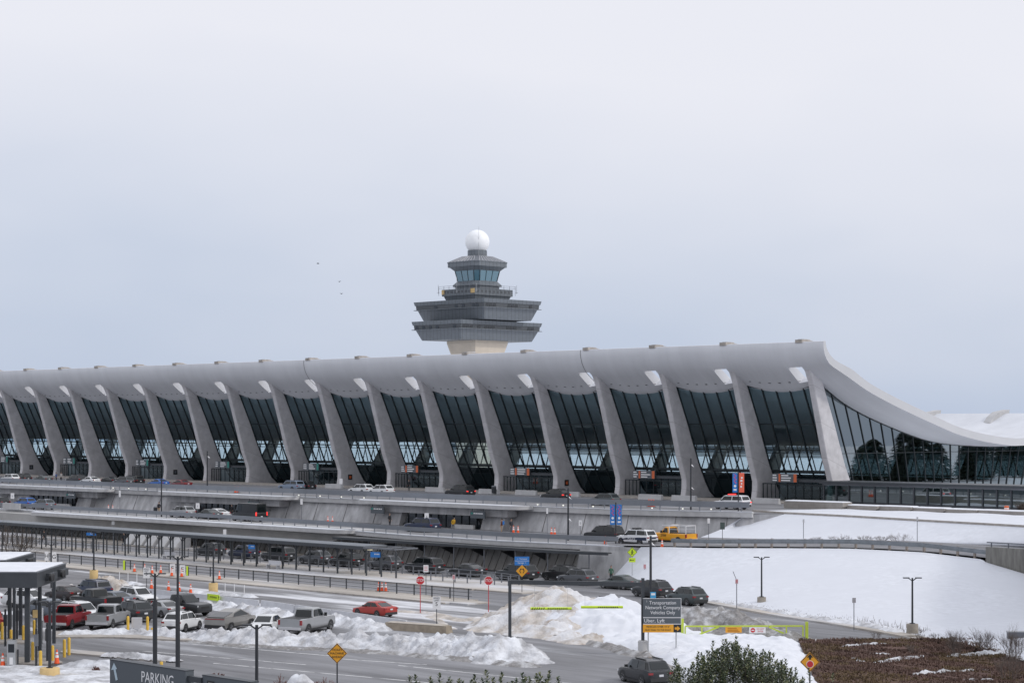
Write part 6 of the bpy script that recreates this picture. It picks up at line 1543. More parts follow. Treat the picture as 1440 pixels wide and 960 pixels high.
# ------------------------------------------------------------------ people
M_skin = mat('skin', (.42, .26, .19), .6); M_hair = mat('hair', (.02, .015, .012), .6); M_trou = mat('trousers_dark', (.025, .028, .036), .85); M_tan = mat('trousers_tan', (.34, .24, .15), .85)
def person(label, pos, rz, jacket, trousers=M_trou, pose='stand', coat=False, extra=None, group='people by the roads'):
    V = {}; E = []
    st = {'stand': (.09, .0, .0), 'walk': (.10, .30, .0), 'bend': (.10, .05, .55)}[pose]
    hx, stride, bend = st
    cs, sn = math.cos(bend), math.sin(bend)
    def up(x, y, h): return (x, y - h * sn, .95 + h * cs)     # above the hips, leaning forward (-y)
    pts = [('pel', (0, 0, .95), .15), ('wst', up(0, 0, .16), .135), ('chs', up(0, 0, .38), .165), ('nck', up(0, 0, .56), .06), ('hd0', up(0, -.01, .66), .085), ('hd1', up(0, -.015, .78), .095), ('hd2', up(0, 0, .86), .05)]
    for sg, nm in ((1, 'l'), (-1, 'r')):
        f = sg * stride
        pts += [(nm + 'h', (sg * hx, 0, .90), .105), (nm + 'k', (sg * hx * 1.05, -f * .5 - .03, .50), .065), (nm + 'a', (sg * hx * 1.1, -f * .75 + (.12 if f < 0 else 0), .09), .042), (nm + 't', (sg * hx * 1.3, -f * .75 - .16 + (.12 if f < 0 else 0), .035), .032)]
        ea = (.30 if pose == 'stand' else .2)
        pts += [(nm + 's', up(sg * .185, 0, .48), .07), (nm + 'e', up(sg * .25, f * .5 + .02, .20), .048), (nm + 'w', up(sg * .22, f * .9 - .14, -.02), .034), (nm + 'p', up(sg * .21, f * .95 - .17, -.10), .030)]
    idx = {n: i for i, (n, _, _) in enumerate(pts)}
    ed = [('pel', 'wst'), ('wst', 'chs'), ('chs', 'nck'), ('nck', 'hd0'), ('hd0', 'hd1'), ('hd1', 'hd2')]
    for nm in 'lr': ed += [('pel', nm + 'h'), (nm + 'h', nm + 'k'), (nm + 'k', nm + 'a'), (nm + 'a', nm + 't'), ('chs', nm + 's'), (nm + 's', nm + 'e'), (nm + 'e', nm + 'w'), (nm + 'w', nm + 'p')]
    me = bpy.data.meshes.new('person'); me.from_pydata([p for _, p, _ in pts], [(idx[a], idx[b]) for a, b in ed], [])
    o = bpy.data.objects.new('person_tmp', me); col.objects.link(o)
    md = o.modifiers.new('skin', 'SKIN'); sb = o.modifiers.new('sub', 'SUBSURF'); sb.levels = 1; sb.render_levels = 1
    lay = me.skin_vertices[0].data if me.skin_vertices else None
    if lay is None:
        bm = bmesh.new(); bm.from_mesh(me); bm.verts.layers.skin.verify(); bm.to_mesh(me); bm.free(); lay = me.skin_vertices[0].data
    for i, (_, _, r_) in enumerate(pts): lay[i].radius = (r_, r_); lay[i].use_root = (i == 0)
    dg = bpy.context.evaluated_depsgraph_get(); dg.update()
    m2 = bpy.data.meshes.new_from_object(o.evaluated_get(dg)); bpy.data.objects.remove(o)
    m2.name = 'person'; m2.materials.clear()
    for m_ in (trousers, jacket, M_skin, M_blk): m2.materials.append(m_)
    headz = up(0, 0, .60)[2]
    for f in m2.polygons:
        c = f.center; f.use_smooth = True
        tors = (c.z - .95) * cs - (c.y) * sn
        if c.z < .12: k = 3
        elif abs(c.x) > .17 and tors < .02 and c.z > .55: k = 2
        elif tors > .585: k = 2
        elif tors > (-.05 if not coat else -.38): k = 1
        else: k = 0
        f.material_index = k
    ob = link('person', m2); ob.location = pos; ob.rotation_euler = (0, 0, rz); tag(ob, label, 'person', group)
    hd = up(0, .012, .765)
    b = MB(); b.lathe([(.07, -.07), (.104, -.02), (.108, .05), (.075, .115), (.01, .135)], 12); h_ = b.build('hair', extra or M_hair, ob, 60); h_.location = (hd[0], hd[1] + .02, hd[2])
    b = MB()
    for sg in (1, -1): b.box(sg * .035 - .012, sg * .035 + .012, -.092, -.084, -.03, -.015)
    b.box(-.012, .012, -.115, -.085, -.075, -.03); b.box(-.03, .03, -.094, -.086, -.105, -.095)
    q = b.build('face', M_hair, ob); q.location = (hd[0], hd[1] - .012, hd[2])
    for sg, nm in ((1, 'l'), (-1, 'r')):
        w_ = Vector(pts[idx[nm + 'p']][1]); b = MB()
        for k in range(4): b.tube(w_ + Vector((0, (k - 1.5) * .018, -.02)), w_ + Vector((-sg * .01, (k - 1.5) * .02 - .01, -.09 - .012 * (1.5 - abs(k - 1.5)))), .009, .006, 5)
        b.tube(w_ + Vector((0, -.03, 0)), w_ + Vector((-sg * .01, -.06, -.045)), .010, .007, 5)
        b.build('fingers', M_skin, ob)
    return ob
J = lambda n, c: mat('jacket_' + n, c, .85)
person('person in a blue jacket standing on the upper road', gy(79, -19, ZD + .01), 2.2, J('blue', (.03, .07, .22)))
person('person in pale clothes beside the one in the blue jacket', gy(86, -18, ZD + .01), 1.0, J('pale', (.40, .38, .36)))
person('person in dark clothes at the orange signed entrance by two white crossovers', gy(575, -9, ZD + .17), .4, J('black', (.015, .015, .018)))
person('person in a dark coat with tan trousers beside the middle road post', gy(223.5, -42.5, ZA + .02), .7, J('black', (.015, .015, .018)), M_tan)
person('person in a long black coat standing by the leaning wall', gy(548, -43, ZA + .02), 1.6, J('black', (.015, .015, .018)), coat=True)
person('person bending in a yellow jacket behind the navy sport utility', gy(637, -43.5, ZA + .02), 1.2, J('yellow', (.62, .36, .03)), pose='bend')
pb_ = person('person in a brown jacket and tan trousers carrying a blue backpack', gy(705.5, -42.8, ZA + .02), -.9, J('brown', (.14, .045, .025)), M_tan)
b = MB(); b.box(-.16, .16, .14, .34, 1.05, 1.5, tx=.03); b.build('backpack', M_blue, pb_)
person('person in black and grey facing the one with the backpack', gy(719, -42.5, ZA + .02), 1.4, J('greyblack', (.03, .032, .04)), mat('trousers_grey', (.12, .13, .15), .85))
person('person in dark clothes in the doorway behind the black van', gy(326, -40.5, ZA + .02), .3, J('black', (.015, .015, .018)))
person('person in a green vest and dark hat standing by the end wall', gy(859.4, -57.3, .02), .6, J('green', (.05, .12, .08)), extra=M_blk)
person('person in black walking under the far left of the walkway canopy', gz(62, 763, .13), -1.1, J('black', (.015, .015, .018)), pose='walk')
person('person in black standing under the walkway canopy beside the sloping fins', gz(174, 767, .13), .5, J('black', (.015, .015, .018)))
b0 = gy(218.5, -42.6, ZA + .02); t = thing('litter_bin', 'dark litter bin beside the person on the middle road', 'bin', b0); b = MB(); b.lathe([(.28, 0), (.3, .95)], 12); b.build('bin_body', M_dark, t, 40); b = MB(); b.lathe([(.31, .95), (.2, 1.12)], 12); b.build('lid', M_gray, t, 40)
b0 = gy(694.5, -6, ZD + .17); t = thing('litter_bin', 'dark litter bin on the terminal pavement right of the black people carrier', 'bin', b0); b = MB(); b.lathe([(.36, 0), (.38, 1.0)], 12); b.build('bin_body', M_dark, t, 40); b = MB(); b.lathe([(.39, 1.0), (.3, 1.15)], 12); b.build('lid', M_gray, t, 40)

# birds
for n, (px, py) in enumerate(((447, 370.5), (477, 396), (480, 413))):
    p = gd(px, py, 190); t = thing('bird', ('highest of three tiny dark birds in the sky left of the tower', 'middle one of three tiny dark birds left of the tower', 'lowest of three tiny dark birds left of the tower')[n], 'bird', p, 1.0 + n, 'birds in the sky')
    b = MB(); b.loft([[(x, r_ * math.cos(a), r_ * math.sin(a)) for a in (0, 1.57, 3.14, 4.71)] for x, r_ in ((-.12, .01), (-.04, .035), (.06, .04), (.11, .02), (.14, .005))]); b.build('body', M_dark, t)
    for sg in (1, -1): b = MB(); b.add([(.05, 0, .02), (-.05, 0, .02), (-.06, sg * .12, .06), (.0, sg * .2, .02), (.05, sg * .12, .07)], [(0, 1, 2, 3, 4)]); b.build('wing', M_dark, t)
# ------------------------------------------------------------------ heaped snow
def inpoly(x, y, P):
    c = False; n = len(P)
    for i in range(n):
        x1, y1 = P[i]; x2, y2 = P[(i + 1) % n]
        if (y1 > y) != (y2 > y) and x < (x2 - x1) * (y - y1) / (y2 - y1) + x1: c = not c
    return c
def segd(x, y, a, b):
    dx, dy = b[0] - a[0], b[1] - a[1]; l = dx * dx + dy * dy
    t = 0 if l == 0 else max(0, min(1, ((x - a[0]) * dx + (y - a[1]) * dy) / l))
    return math.hypot(x - a[0] - t * dx, y - a[1] - t * dy), t
def pile(name, label, cat, blobs, m, cell=.3, lump=.3, freq=.9, poly=None, ph=.35, edge=1.4, group='heaps of ploughed snow', sharp=1.0, seed=0, lift=0, chunk=1.0):
    """blobs: ((px,py),(px,py),r0,r1,h0,h1) ridges seen on the ground at z = 0"""
    B = []
    for a, c, r0, r1, h0, h1 in blobs: B.append((gz(*a), gz(*c), r0, r1, h0, h1))
    P = [tuple(gz(*q).xy) for q in poly] if poly else None
    xs_, ys_ = [], []
    for a, c, r0, r1, _, _ in B:
        rr = max(r0, r1) + .5; xs_ += [a.x - rr, a.x + rr, c.x - rr, c.x + rr]; ys_ += [a.y - rr, a.y + rr, c.y - rr, c.y + rr]
    if P: xs_ += [q[0] for q in P]; ys_ += [q[1] for q in P]
    x0, x1, y0, y1 = min(xs_), max(xs_), min(ys_), max(ys_)
    o = Vector(((x0 + x1) / 2, (y0 + y1) / 2, 0)); nx, ny = int((x1 - x0) / cell) + 1, int((y1 - y0) / cell) + 1
    H = {}
    for i in range(nx + 1):
        for j in range(ny + 1):
            x, y = x0 + i * cell, y0 + j * cell; h = -.2
            wx = x + .5 * fbm(x * .35, y * .35, seed + 5); wy = y + .5 * fbm(x * .35, y * .35, seed + 11)
            for a, c, r0, r1, h0, h1 in B:
                d, t = segd(wx, wy, a, c); r_ = lerp(r0, r1, t); hh = lerp(h0, h1, t)
                if d < r_: h = max(h, hh * (1 - d / r_) ** .9 * (1.0 if sharp else (1 - (d / r_) ** 2)))
            if P:
                ins = inpoly(wx, wy, P); d = min(segd(wx, wy, P[k], P[(k + 1) % len(P)])[0] for k in range(len(P)))
                if ins: h = max(h, ph * min(1, (d / edge)) ** .6)
            if h > 0:
                f = min(1, h / .5)
                cl = abs(fbm(x * freq, y * freq, seed, 3))
                h += f * lump * (.9 * fbm(x * freq * .6, y * freq * .6, seed + 2, 3) + .8 * (0.35 - cl))
                h += f * lump * .35 * fbm(x * freq * 2.7, y * freq * 2.7, seed + 4, 2)
                if chunk: h += f * lump * chunk * (.42 - mnoise.voronoi(Vector((x * 1.35, y * 1.35, seed)))[0][0])
            H[i, j] = h
    mb = MB(); id_ = {}
    def vid(i, j):
        if (i, j) not in id_: id_[i, j] = len(mb.V); mb.V.append((x0 + i * cell - o.x, y0 + j * cell - o.y, max(H[i, j], -.04) + lift))
        return id_[i, j]
    for i in range(nx):
        for j in range(ny):
            q = (H[i, j], H[i + 1, j], H[i + 1, j + 1], H[i, j + 1])
            if max(q) > .02: mb.F.append((vid(i, j), vid(i + 1, j), vid(i + 1, j + 1), vid(i, j + 1))); mb.M.append(0)
    ob = mb.build(name, m, None, 70); ob.location = o; tag(ob, label, cat, group)
    return ob
pile('snow_pile', 'tall sandy brown snow bank with a peak under the height bar', 'snow pile', [((783, 880), (790, 878), 7.5, 7.5, 3.5, 3.3), ((700, 884), (783, 880), 3.0, 7.0, 1.0, 3.3), ((783, 880), (812, 888), 7, 5, 3.3, 2.2), ((740, 890), (830, 902), 2.2, 2.2, .7, .7)], M_sandy, .28, .42, .8, seed=1)
pile('snow_pile', 'big white snow bank spreading right from the height bar to the gate', 'snow pile', [((845, 886), (872, 888), 6.5, 6.5, 3.0, 2.9), ((872, 888), (925, 896), 6.2, 4.5, 2.8, 1.0)], M_snow, .24, .34, 1.0, poly=[(760, 893), (812, 899), (856, 906), (903, 917), (932, 930), (962, 955), (990, 1000), (1200, 1005), (1141, 950), (1123, 903), (1050, 897), (960, 897), (935, 878), (900, 866), (840, 862)], ph=.45, seed=2, chunk=.75)
pile('snow_pile', 'low gritty snow rim along the curving lane below the big white bank', 'snow pile', [((672, 880), (735, 892), .6, .6, .18, .25), ((735, 892), (812, 902), .6, .7, .25, .3), ((812, 902), (858, 910), .7, .8, .3, .35), ((858, 910), (905, 924), .8, .9, .35, .4), ((905, 924), (940, 948), .9, .9, .4, .4)], M_dirty, .2, .2, 1.6, seed=3)
pile('snow_pile', 'dirty grey snow heap behind the lime yellow gate', 'snow pile', [((958, 884), (1010, 885), 3.4, 3.6, 1.7, 1.9), ((1010, 885), (1060, 891), 3.6, 2.8, 1.9, 1.3), ((1060, 891), (1112, 898), 2.8, 1.6, 1.3, .6)], M_dirty, .22, .45, 1.0, seed=4)
pile('snow_pile', 'long lumpy white snow row between the parked cars and the entrance lanes', 'snow pile', [((262, 896), (330, 901), 1.0, 1.8, .5, 1.0), ((330, 901), (372, 904), 1.9, 2.0, 0.99, 1.12), ((372, 904), (430, 905), 2.0, 1.7, 1.25, .8), ((430, 905), (505, 910), 1.8, 2.1, .9, 1.35), ((505, 910), (560, 914), 2.1, 2.2, 1.12, 1.2), ((560, 914), (655, 920), 2.3, 2.3, 1.29, 1.42)], M_pile, .18, .50, 1.25, seed=5)
pile('snow_pile', 'pointed gritty snow heap at the right end of the long snow row', 'snow pile', [((650, 921), (700, 926), 2.3, 2.7, 1.4, 1.75), ((700, 926), (722, 926), 2.7, 2.5, 1.8, 1.6), ((722, 926), (765, 931), 2.3, .8, 1.4, .3), ((690, 931), (742, 931), 1.2, 1.0, .7, .5)], M_pile, .18, .42, 1.2, seed=6)
pile('snow_pile', 'thin gritty slush edge along the front of the long snow row', 'snow pile', [((270, 902), (372, 910), .5, .6, .16, .2), ((372, 910), (540, 918), .6, .7, .2, .25), ((540, 918), (655, 928), .7, .7, .22, .28), ((655, 928), (748, 937), .8, .7, .3, .3)], M_dirty, .18, .2, 1.6, seed=16)
pile('snow_pile', 'thin snow strip under the tails of the red and silver grey pickups', 'snow pile', [((88, 893), (150, 892), .8, 1.2, .3, .5), ((150, 892), (215, 893), 1.2, 1.3, .5, .5), ((215, 893), (272, 898), 1.4, 1.1, .6, .5)], M_pile, .2, .3, 1.4, seed=7)
pile('snow_pile', 'low snow ridge along the foot of the white road barrier', 'snow pile', [((283, 852), (340, 860), 1.0, 1.3, .5, .75), ((340, 860), (405, 869), 1.3, 1.2, .7, .6), ((448, 873), (530, 885), 1.2, 1.6, .7, .8)], M_pile, .2, .35, 1.3, seed=8)
pile('snow_pile', 'lumpy dirty snow heap behind the navy sport utility', 'snow pile', [((146, 829), (158, 831), 2.0, 2.2, 1.6, 1.7), ((158, 831), (182, 837), 2.2, 1.2, 1.5, .5), ((100, 829), (146, 829), .9, 1.4, .4, .8)], M_sandy, .2, .55, 1.1, seed=9)
pile('snow_pile', 'thin snow strip around the tan lamp base and white marker posts', 'snow pile', [((275, 833), (355, 839.5), .9, .7, .25, .3), ((163, 818), (196, 822), .9, .6, .3, .3)], M_pile, .25, .2, 1.2, seed=10)
pile('snow_pile', 'narrow snow strip on the kerb island above the parking sign', 'snow pile', [((146, 922), (200, 926), .5, .7, .2, .35), ((200, 926), (244, 930), .7, .5, .35, .3)], M_pile, .18, .2, 1.6, seed=11, lift=.13)
pile('snow_pile', 'snow cover with small humps at the lower left corner', 'snow pile', [((100, 938), (150, 940), 1.3, 1.4, .5, .7)], M_pile, .22, .18, 1.1, poly=[(-60, 938), (0, 938), (50, 936.5), (95, 941), (156, 936), (200, 960), (180, 1010), (-60, 1010)], ph=.28, seed=12)
pile('snow_pile', 'trampled snow streaks around the stop sign posts', 'snow pile', [((552, 859), (600, 862), .5, .7, .12, .2), ((600, 862), (648, 872), .7, .8, .2, .2), ((648, 872), (700, 868), .8, 1.0, .2, .25), ((600, 865), (640, 884), .5, .4, .12, .08)], M_sandy, .2, .16, 1.4, seed=13)
pile('snow_pile', 'small snow heap between the two rusty shrubs at the bottom edge', 'snow pile', [((413, 975), (424, 976), 1.5, 1.5, 1.35, 1.3)], M_pile, .18, .3, 1.3, seed=14)
pile('snow_pile', 'snow patches among the barrier lanes behind the canopy columns', 'snow pile', [((-6, 846), (6, 848), 2, 1.5, 1.1, .7), ((-4, 862), (18, 863), .6, .6, .25, .25), ((25, 884), (62, 886), .7, .7, .25, .25)], M_pile, .2, .25, 1.3, seed=15)
pile('snow_pile', 'thin ridge of thrown snow along the upper side of the sandy kerb', 'snow pile', [((990, 844), (1060, 857), .5, .6, .15, .25), ((1060, 857), (1150, 872), .6, .7, .22, .3), ((1150, 872), (1225, 883), .7, .9, .3, .4), ((1225, 883), (1262, 890), .9, .7, .4, .3)], M_pile, .2, .3, 1.5, seed=19, lift=.08)
# dark chunk on the sandy bank
b0 = gz(700, 870, .9); mb = MB(); mb.lathe([(.15, -.3), (.5, -.1), (.42, .3), (.15, .5)], 7); o = mb.build('snow_chunk', M_char); o.location = gz(711, 858.5, .4); o.rotation_euler = (.3, .5, .2); tag(o, 'dark dirty chunk on the left flank of the sandy bank', 'snow chunk')

# ------------------------------------------------------------------ planting bed, bare shrubs
bed = [(1123, 901), (1200, 900.5), (1440, 900), (1560, 900), (1640, 1020), (1175, 1020), (1143, 952)]
mb = MB(); mb.add([(*gz(*q).xy, .16) for q in bed], [tuple(range(len(bed)))]); mb.add([(*gz(*q).xy, z) for q in bed for z in (.16, -.05)], [(2 * k, 2 * k + 1, (2 * k + 3) % (2 * len(bed)), (2 * k + 2) % (2 * len(bed))) for k in range(len(bed))])
structure('planting_bed', mb, M_soil)
random.seed(11)
BP = [tuple(gz(*q).xy) for q in bed]; bx0, bx1 = min(p[0] for p in BP), max(p[0] for p in BP); by0, by1 = min(p[1] for p in BP), max(p[1] for p in BP)
mb = MB(); n = 0
M_b2 = mat('ground_cover_olive', (.125, .085, .045), .9, var=.4, vscale=1.0)
while n < 42000:
    x, y = random.uniform(bx0, bx1), random.uniform(by0, by1)
    if not inpoly(x, y, BP): n += .15; continue
    n += 1
    v = fbm(x * .22 + 5, y * .65, 2.2)
    if v > .42: continue
    h = random.uniform(.07, .20) * (1.2 if v < 0 else .8); k = 1 if fbm(x * .15, y * .3, 8) > .12 else 0
    for s in range(3):
        a = random.uniform(0, 6.28); l = random.uniform(.05, .17); dx, dy = math.cos(a), math.sin(a); w_ = .038
        mb.add([(x - dy * w_, y + dx * w_, .15), (x + dy * w_, y - dx * w_, .15), (x + dx * l, y + dy * l, .15 + h)], [(0, 1, 2)], k)
o = mb.build('ground_cover', [M_brown, M_b2], None, None, False); o['kind'] = 'stuff'; tag(o, 'low reddish brown ground cover with streaks of snow', 'ground cover')

pile('snow_patch', 'thin broken snow streaks lying across the brown planting bed', 'snow patch', [((1184, 911), (1240, 907), .5, .6, .16, .2), ((1222, 920), (1248, 922), .5, .6, .16, .12), ((1236, 934), (1262, 929), .6, .9, .2, .22), ((1262, 929), (1300, 925), .9, .5, .22, .14), ((1345, 925), (1412, 920), .8, 1.1, .22, .24), ((1290, 951), (1330, 947), .6, .7, .2, .2), ((1330, 947), (1386, 944), .7, .4, .2, .16), ((1418, 926), (1460, 924), .7, .7, .2, .2), ((1360, 958), (1392, 958), .6, .6, .2, .2), ((1200, 928), (1212, 932), .4, .4, .14, .14)], M_pile, .14, .45, 2.4, group=None, seed=17, lift=.07, chunk=.8)
def twig_tree(mb, p, d, L, r, lvl, spread=.55, split=(2, 4)):
    q = p + d * L; mb.tube(p, q, r, r * .62, 5 if r > .02 else 3, caps=False)
    if lvl == 0: return
    for k in range(random.randint(*split)):
        nd = (d + Vector((random.gauss(0, spread), random.gauss(0, spread), random.gauss(.08, spread * .7)))).normalized()
        twig_tree(mb, p.lerp(q, random.uniform(.55, 1)), nd, L * random.uniform(.6, .85), r * .6, lvl - 1, spread, split)
def bare_shrub(label, px, py, pyt, wpx, m, n=14, r=.018, lvl=3, group='leafless shrubs', z=0, y=None, name='bare_shrub', cat='shrub', seed=0):
    random.seed(seed + int(px)); b0 = gz(px, py, z) if y is None else gyp(px, py, y); s_ = FPX / depth(b0); H = (py - pyt) / s_; W = wpx / s_
    t = thing(name, label, cat, b0, 0, group); mb = MB()
    for k in range(n):
        a = random.uniform(0, 6.28); rr = W * .22 * math.sqrt(random.random()); p = Vector((rr * math.cos(a), rr * math.sin(a), 0)); d = Vector((p.x * 1.4 / max(.3, H), p.y * 1.4 / max(.3, H), 1)).normalized()
        twig_tree(mb, p, d, H * random.uniform(.32, .44), r, lvl, .35)
    mb.build('twigs', m, t, None, False); return t
bare_shrub('largest grey leafless shrub in the bed right of centre', 1384, 917, 882, 40, M_twig, 26, .016)
bare_shrub('grey leafless shrub in the middle of the bed beside a snow patch', 1344, 925, 884, 30, M_twig, 22, .016)
bare_shrub('grey leafless shrub at the right picture edge by the grey cabinet', 1424, 932, 880, 40, M_twig, 28, .016)
bare_shrub('grey leafless shrub at the lower right corner', 1420, 958, 918, 50, M_twig, 28, .014)
bare_shrub('small grey leafless shrub left of the middle one in the bed', 1284, 921, 903, 26, M_twig, 16, .013)
bare_shrub('left one of two low shrubs behind the top of the bed', 1294, 900, 889, 16, M_twig, 12, .012)
bare_shrub('right one of two low shrubs behind the top of the bed', 1313, 900, 888.5, 18, M_twig, 12, .012)
bare_shrub('tiny leafless shrub at the top left of the bed', 1232, 902, 884, 14, M_twig, 8, .012)
bare_shrub('tall leafless tree in front of the walkway canopy at the left edge', 18, 806, 734, 50, M_bark, 9, .05, 4, name='bare_tree', cat='tree')
for px, py, pyt, w_, lab in ((1083, 759, 755.5, 12, 'tiny snow dusted bush at the left end of the embankment foot'), (1149, 758.5, 753.5, 20, 'first and smallest of five snow dusted bushes along the embankment foot'), (1183, 758.5, 750, 36, 'second of five snow dusted bushes along the embankment foot'), (1219, 758.5, 751, 26, 'third of five snow dusted bushes along the embankment foot'), (1240, 758.5, 752, 20, 'fourth of five snow dusted bushes along the embankment foot'), (1266, 759, 748, 40, 'largest and rightmost of five snow dusted bushes along the embankment foot')):
    bare_shrub(lab, px, py + 1.0, pyt, w_ * 1.5, M_twigs, 26 if w_ > 15 else 10, .022, 3, 'snow dusted bushes', y=-38.6, name='snowy_bush', cat='bush')
b0 = gz(1432, 903, .1); t = thing('utility_cabinet', 'plain grey cabinet behind the shrubs at the right edge', 'cabinet', b0, TH); b = MB(); b.box(-.85, 1.0, -.3, .3, 0, .85); b.build('cabinet', M_gray, t); b = MB(); b.box(-.9, 1.05, -.35, .35, .85, .92); b.build('lid', M_steel, t)
bare_shrub('dark brown bush beside the traffic drum at the right edge', 1438, 722, 706, 20, M_bark, 40, .03, 3, 'leafless shrubs', y=-9, name='bare_shrub', cat='shrub')

# ------------------------------------------------------------------ leafy things near the camera
def leaf(mb, p, d, n, L, W, mi):
    s = d.cross(n); 
    if s.length < 1e-4: s = d.orthogonal()
    s.normalize(); u = s.cross(d).normalized()
    m = p + d * L * .5
    mb.add([p, m + s * W * .5 + u * W * .18, p + d * L, m - s * W * .5 + u * W * .18], [(0, 1, 2), (0, 2, 3)], mi)
def shoot(mb, tip, d, L, n, ll, lw, stem_r=.006):
    base = tip - d * L
    mb.tube(base, tip, stem_r, stem_r * .5, 4, 2, caps=False)
    a = random.uniform(0, 6)
    for k in range(n):
        f = k / n; p = tip - d * (L * f ** 1.1); a += 2.4
        side = d.orthogonal().normalized(); side.rotate(Matrix.Rotation(a, 3, d))
        up = lerp(1.3, .15, min(1, f * 2.2)); v = (side + d * up).normalized(); v.z += random.gauss(0, .15)
        mi = 1 if random.random() < (.42 if f < .4 else .24) else 0
        leaf(mb, p, v.normalized(), Vector((0, 0, 1)), ll * random.uniform(.75, 1.15) * (.7 if f < .08 else 1), lw, mi)
def evergreen(label, Z, env, pxs, nsh, seed, low, ll=.10, lw=.05, depth_j=1.1, cx=None, name='evergreen_tree'):
    """holly like tree standing on the ground below the camera; env gives the outline of its top"""
    random.seed(seed); s_ = FPX / Z
    c = gd(cx or sum(pxs) / 2, HZ, Z); c.z = 0
    t = thing(name, label, 'tree', c, TH, 'broad leaved evergreens in the foreground')
    mb = MB()
    def loc(px, py, dy): return Vector(((px - (cx or sum(pxs) / 2)) / s_, dy, CZ - (py - HZ) / s_))
    for px, py in env: shoot(mb, loc(px, py, random.uniform(-.3, .3)), Vector((random.gauss(0, .1), random.gauss(0, .1), 1)).normalized(), .75, 34, ll, lw)
    for k in range(nsh):
        px = random.uniform(*pxs); top = interp(env, px); py = top + random.uniform(3, 6) + 34 * random.random() ** 1.3
        d = Vector((random.gauss(0, .22), random.gauss(0, .22), 1)).normalized()
        shoot(mb, loc(px, py, random.uniform(-depth_j, depth_j)), d, random.uniform(.5, .85), 30, ll, lw)
    zt = max(CZ - (py - HZ) / s_ for _, py in env)
    w_ = (pxs[1] - pxs[0]) / s_ / 2
    for k in range(low):
        f = random.random(); z = lerp(zt - 5.5, zt - 1.0, f); rr = w_ * (1.15 if f < .6 else lerp(1.15, .9, (f - .6) / .4)) * math.sqrt(random.uniform(.3, 1)); a = random.uniform(0, 6.28)
        p = Vector((rr * math.cos(a), rr * math.sin(a) * .9, z)); d = Vector((math.cos(a), math.sin(a), random.uniform(-.1, 1))).normalized()
        shoot(mb, p, d, .6, 14, ll, lw)
    mb.build('crown', [M_leafg, M_leafl, M_bark], t, None, False)
    tr = MB(); p = Vector((0, 0, -.1)); 
    tr.tube((0, 0, -.1), (0, 0, zt - 4), .16, .11, 8)
    for k in range(9):
        a = k * 2.4; tr.tube((0, 0, zt - 5.5 + k * .4), (w_ * .7 * math.cos(a), w_ * .7 * math.sin(a), zt - 3.4 + k * .28), .06, .02, 5)
    tr.build('trunk', M_bark, t, 50, False)
    return t
evergreen('glossy dark holly tree rising at the bottom right of centre', 46, [(944, 950), (951, 927), (962, 938), (975, 934), (986, 918), (994, 922), (1004, 902), (1012, 911), (1022, 903), (1034, 894), (1043, 912), (1051, 906), (1060, 915), (1072, 914), (1080, 922), (1086, 917), (1098, 930), (1103, 926), (1110, 940), (1118, 939), (1130, 953), (1137, 941), (1150, 962), (1170, 947)], (944, 1132), 430, 3, 520)
evergreen('row of holly shoot tips showing along the bottom edge left of the sandy bank', 46, [(576, 952), (584, 950), (605, 953), (618, 950), (632, 953), (650, 960), (667, 951), (683, 943), (694, 954), (706, 945), (720, 958), (735, 949), (745, 954), (754, 947), (773, 946), (785, 953), (800, 966)], (576, 790), 120, 5, 200, ll=.12, lw=.062)
def rusty(label, px, py, pyt, wpx, seed):
    random.seed(seed); b0 = gz(px, py); s_ = FPX / depth(b0); t = thing('rusty_shrub', label, 'shrub', b0, 0, 'reddish shrubs'); H = (py - pyt) / s_; W = wpx / s_ / 2
    mb = MB()
    for k in range(int(30 + 50 * W)):
        a = random.uniform(0, 6.28); rr = W * math.sqrt(random.random()); tip = Vector((rr * math.cos(a), rr * math.sin(a), H * random.uniform(.5, 1) * (1 - .35 * rr / W)))
        shoot(mb, tip, Vector((math.cos(a) * .3, math.sin(a) * .3, 1)).normalized(), tip.z * .8, 22, .10, .05)
    mb.build('foliage', [M_rust, mat('shrub_dull', (.13, .075, .06), .85, var=.3, vscale=3), M_bark], t, None, False)
rusty('left one of two rusty red shrubs at the bottom edge', 394, 982, 945, 20, 1)
rusty('right one of two rusty red shrubs at the bottom edge', 456, 986, 945, 34, 2)
rusty('small rusty tuft poking from the snow left of the parking sign', 135, 947, 935, 12, 3)
rusty('small rusty tuft on the kerb above the second dark sign', 305, 957, 943, 22, 4)

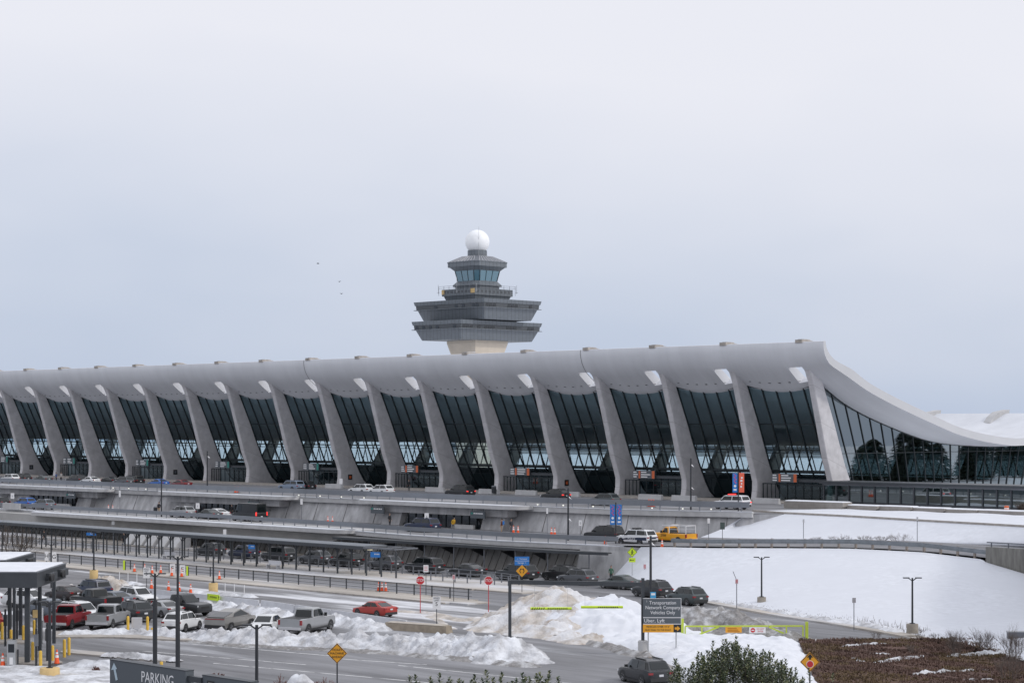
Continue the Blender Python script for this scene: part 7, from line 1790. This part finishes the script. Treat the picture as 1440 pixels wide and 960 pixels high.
# dry stalks poking through the snow along the kerb
random.seed(33); mb = MB()
for px, py in [(lerp(1000, 1300, random.random()), 0) for _ in range(420)]:
    f = (px - 985) / 275; e_ = at_f(farB[1:5], max(0, min(1, f))); p = e_ + Vector((random.uniform(.3, 1.2), random.uniform(1.2, 3.6) * random.random() + 1.0, 0))
    p.z = .12 + .05 * (p.y - e_.y); h = random.uniform(.06, .3) * (1.6 if px > 1180 else .7)
    mb.tube(p, p + Vector((random.gauss(0, .1), random.gauss(0, .1), h)), .018, .008, 3, caps=False)
o = mb.build('dry_stalks', M_twig, None, None, False); o['kind'] = 'stuff'; tag(o, 'dry stalks poking through the snow along the sandy kerb', 'dry grass')
# concrete block added beyond the right edge of the view to shade the hillside
t = thing('shade_block', 'added unseen concrete block with open decks that casts shade on the right hillside', 'building', (60, -36, 0), math.atan2(-34, 27))
b = MB()
for k in range(4): b.box(0, 62, .0, 30, .2 + k * 3.9, 1.5 + k * 3.9)
b.build('shade_slab', M_wallL, t)
b = MB(); b.box(1, 61, 1.2, 29, -.5, 12.6); b.build('shade_core', M_int, t)
for k in range(9):
    b = MB(); b.box(k * 7.5, k * 7.5 + .8, -.08, .7, -.5, 13.1); b.build('column', M_wall, t)
# conifers standing off to the right, mirrored in the end wall
random.seed(21)
for n, (x, y, h) in enumerate(((42, 72, 8), (44, 84, 6.5), (47, 94, 9), (50, 104, 7), (54, 100, 9.5), (50, 118, 7.5), (56, 126, 9), (54, 138, 7), (60, 132, 8), (64, 146, 9), (60, 154, 7.5), (48, 78, 7), (68, 160, 9), (46, 110, 6.5))):
    t = thing('conifer', 'tall dark conifer off to the right, mirrored in the glass end wall', 'tree', (x, y, ZD), 0, 'conifers mirrored in the glass end wall')
    mb = MB(); mb.tube((0, 0, 0), (0, 0, h * .9), .3, .05, 6); mb.build('trunk', M_bark, t)
    mb = MB()
    for k in range(1100):
        f = random.random() ** 1.1; z = h * (.04 + .96 * f); rr = math.sqrt(max(0, 1 - f)) * h * .40 * random.uniform(.5, 1.1) + .1; a = random.uniform(0, 6.28)
        p = Vector((rr * math.cos(a), rr * math.sin(a), z)); d = Vector((math.cos(a), math.sin(a), -.3)).normalized()
        leaf(mb, p - d * .6, d, Vector((0, 0, 1)), 1.3, .7, 0)
    mb.build('crown', mat('conifer_green', (.03, .045, .03), .8, var=.3, vscale=.6), t, None, False)
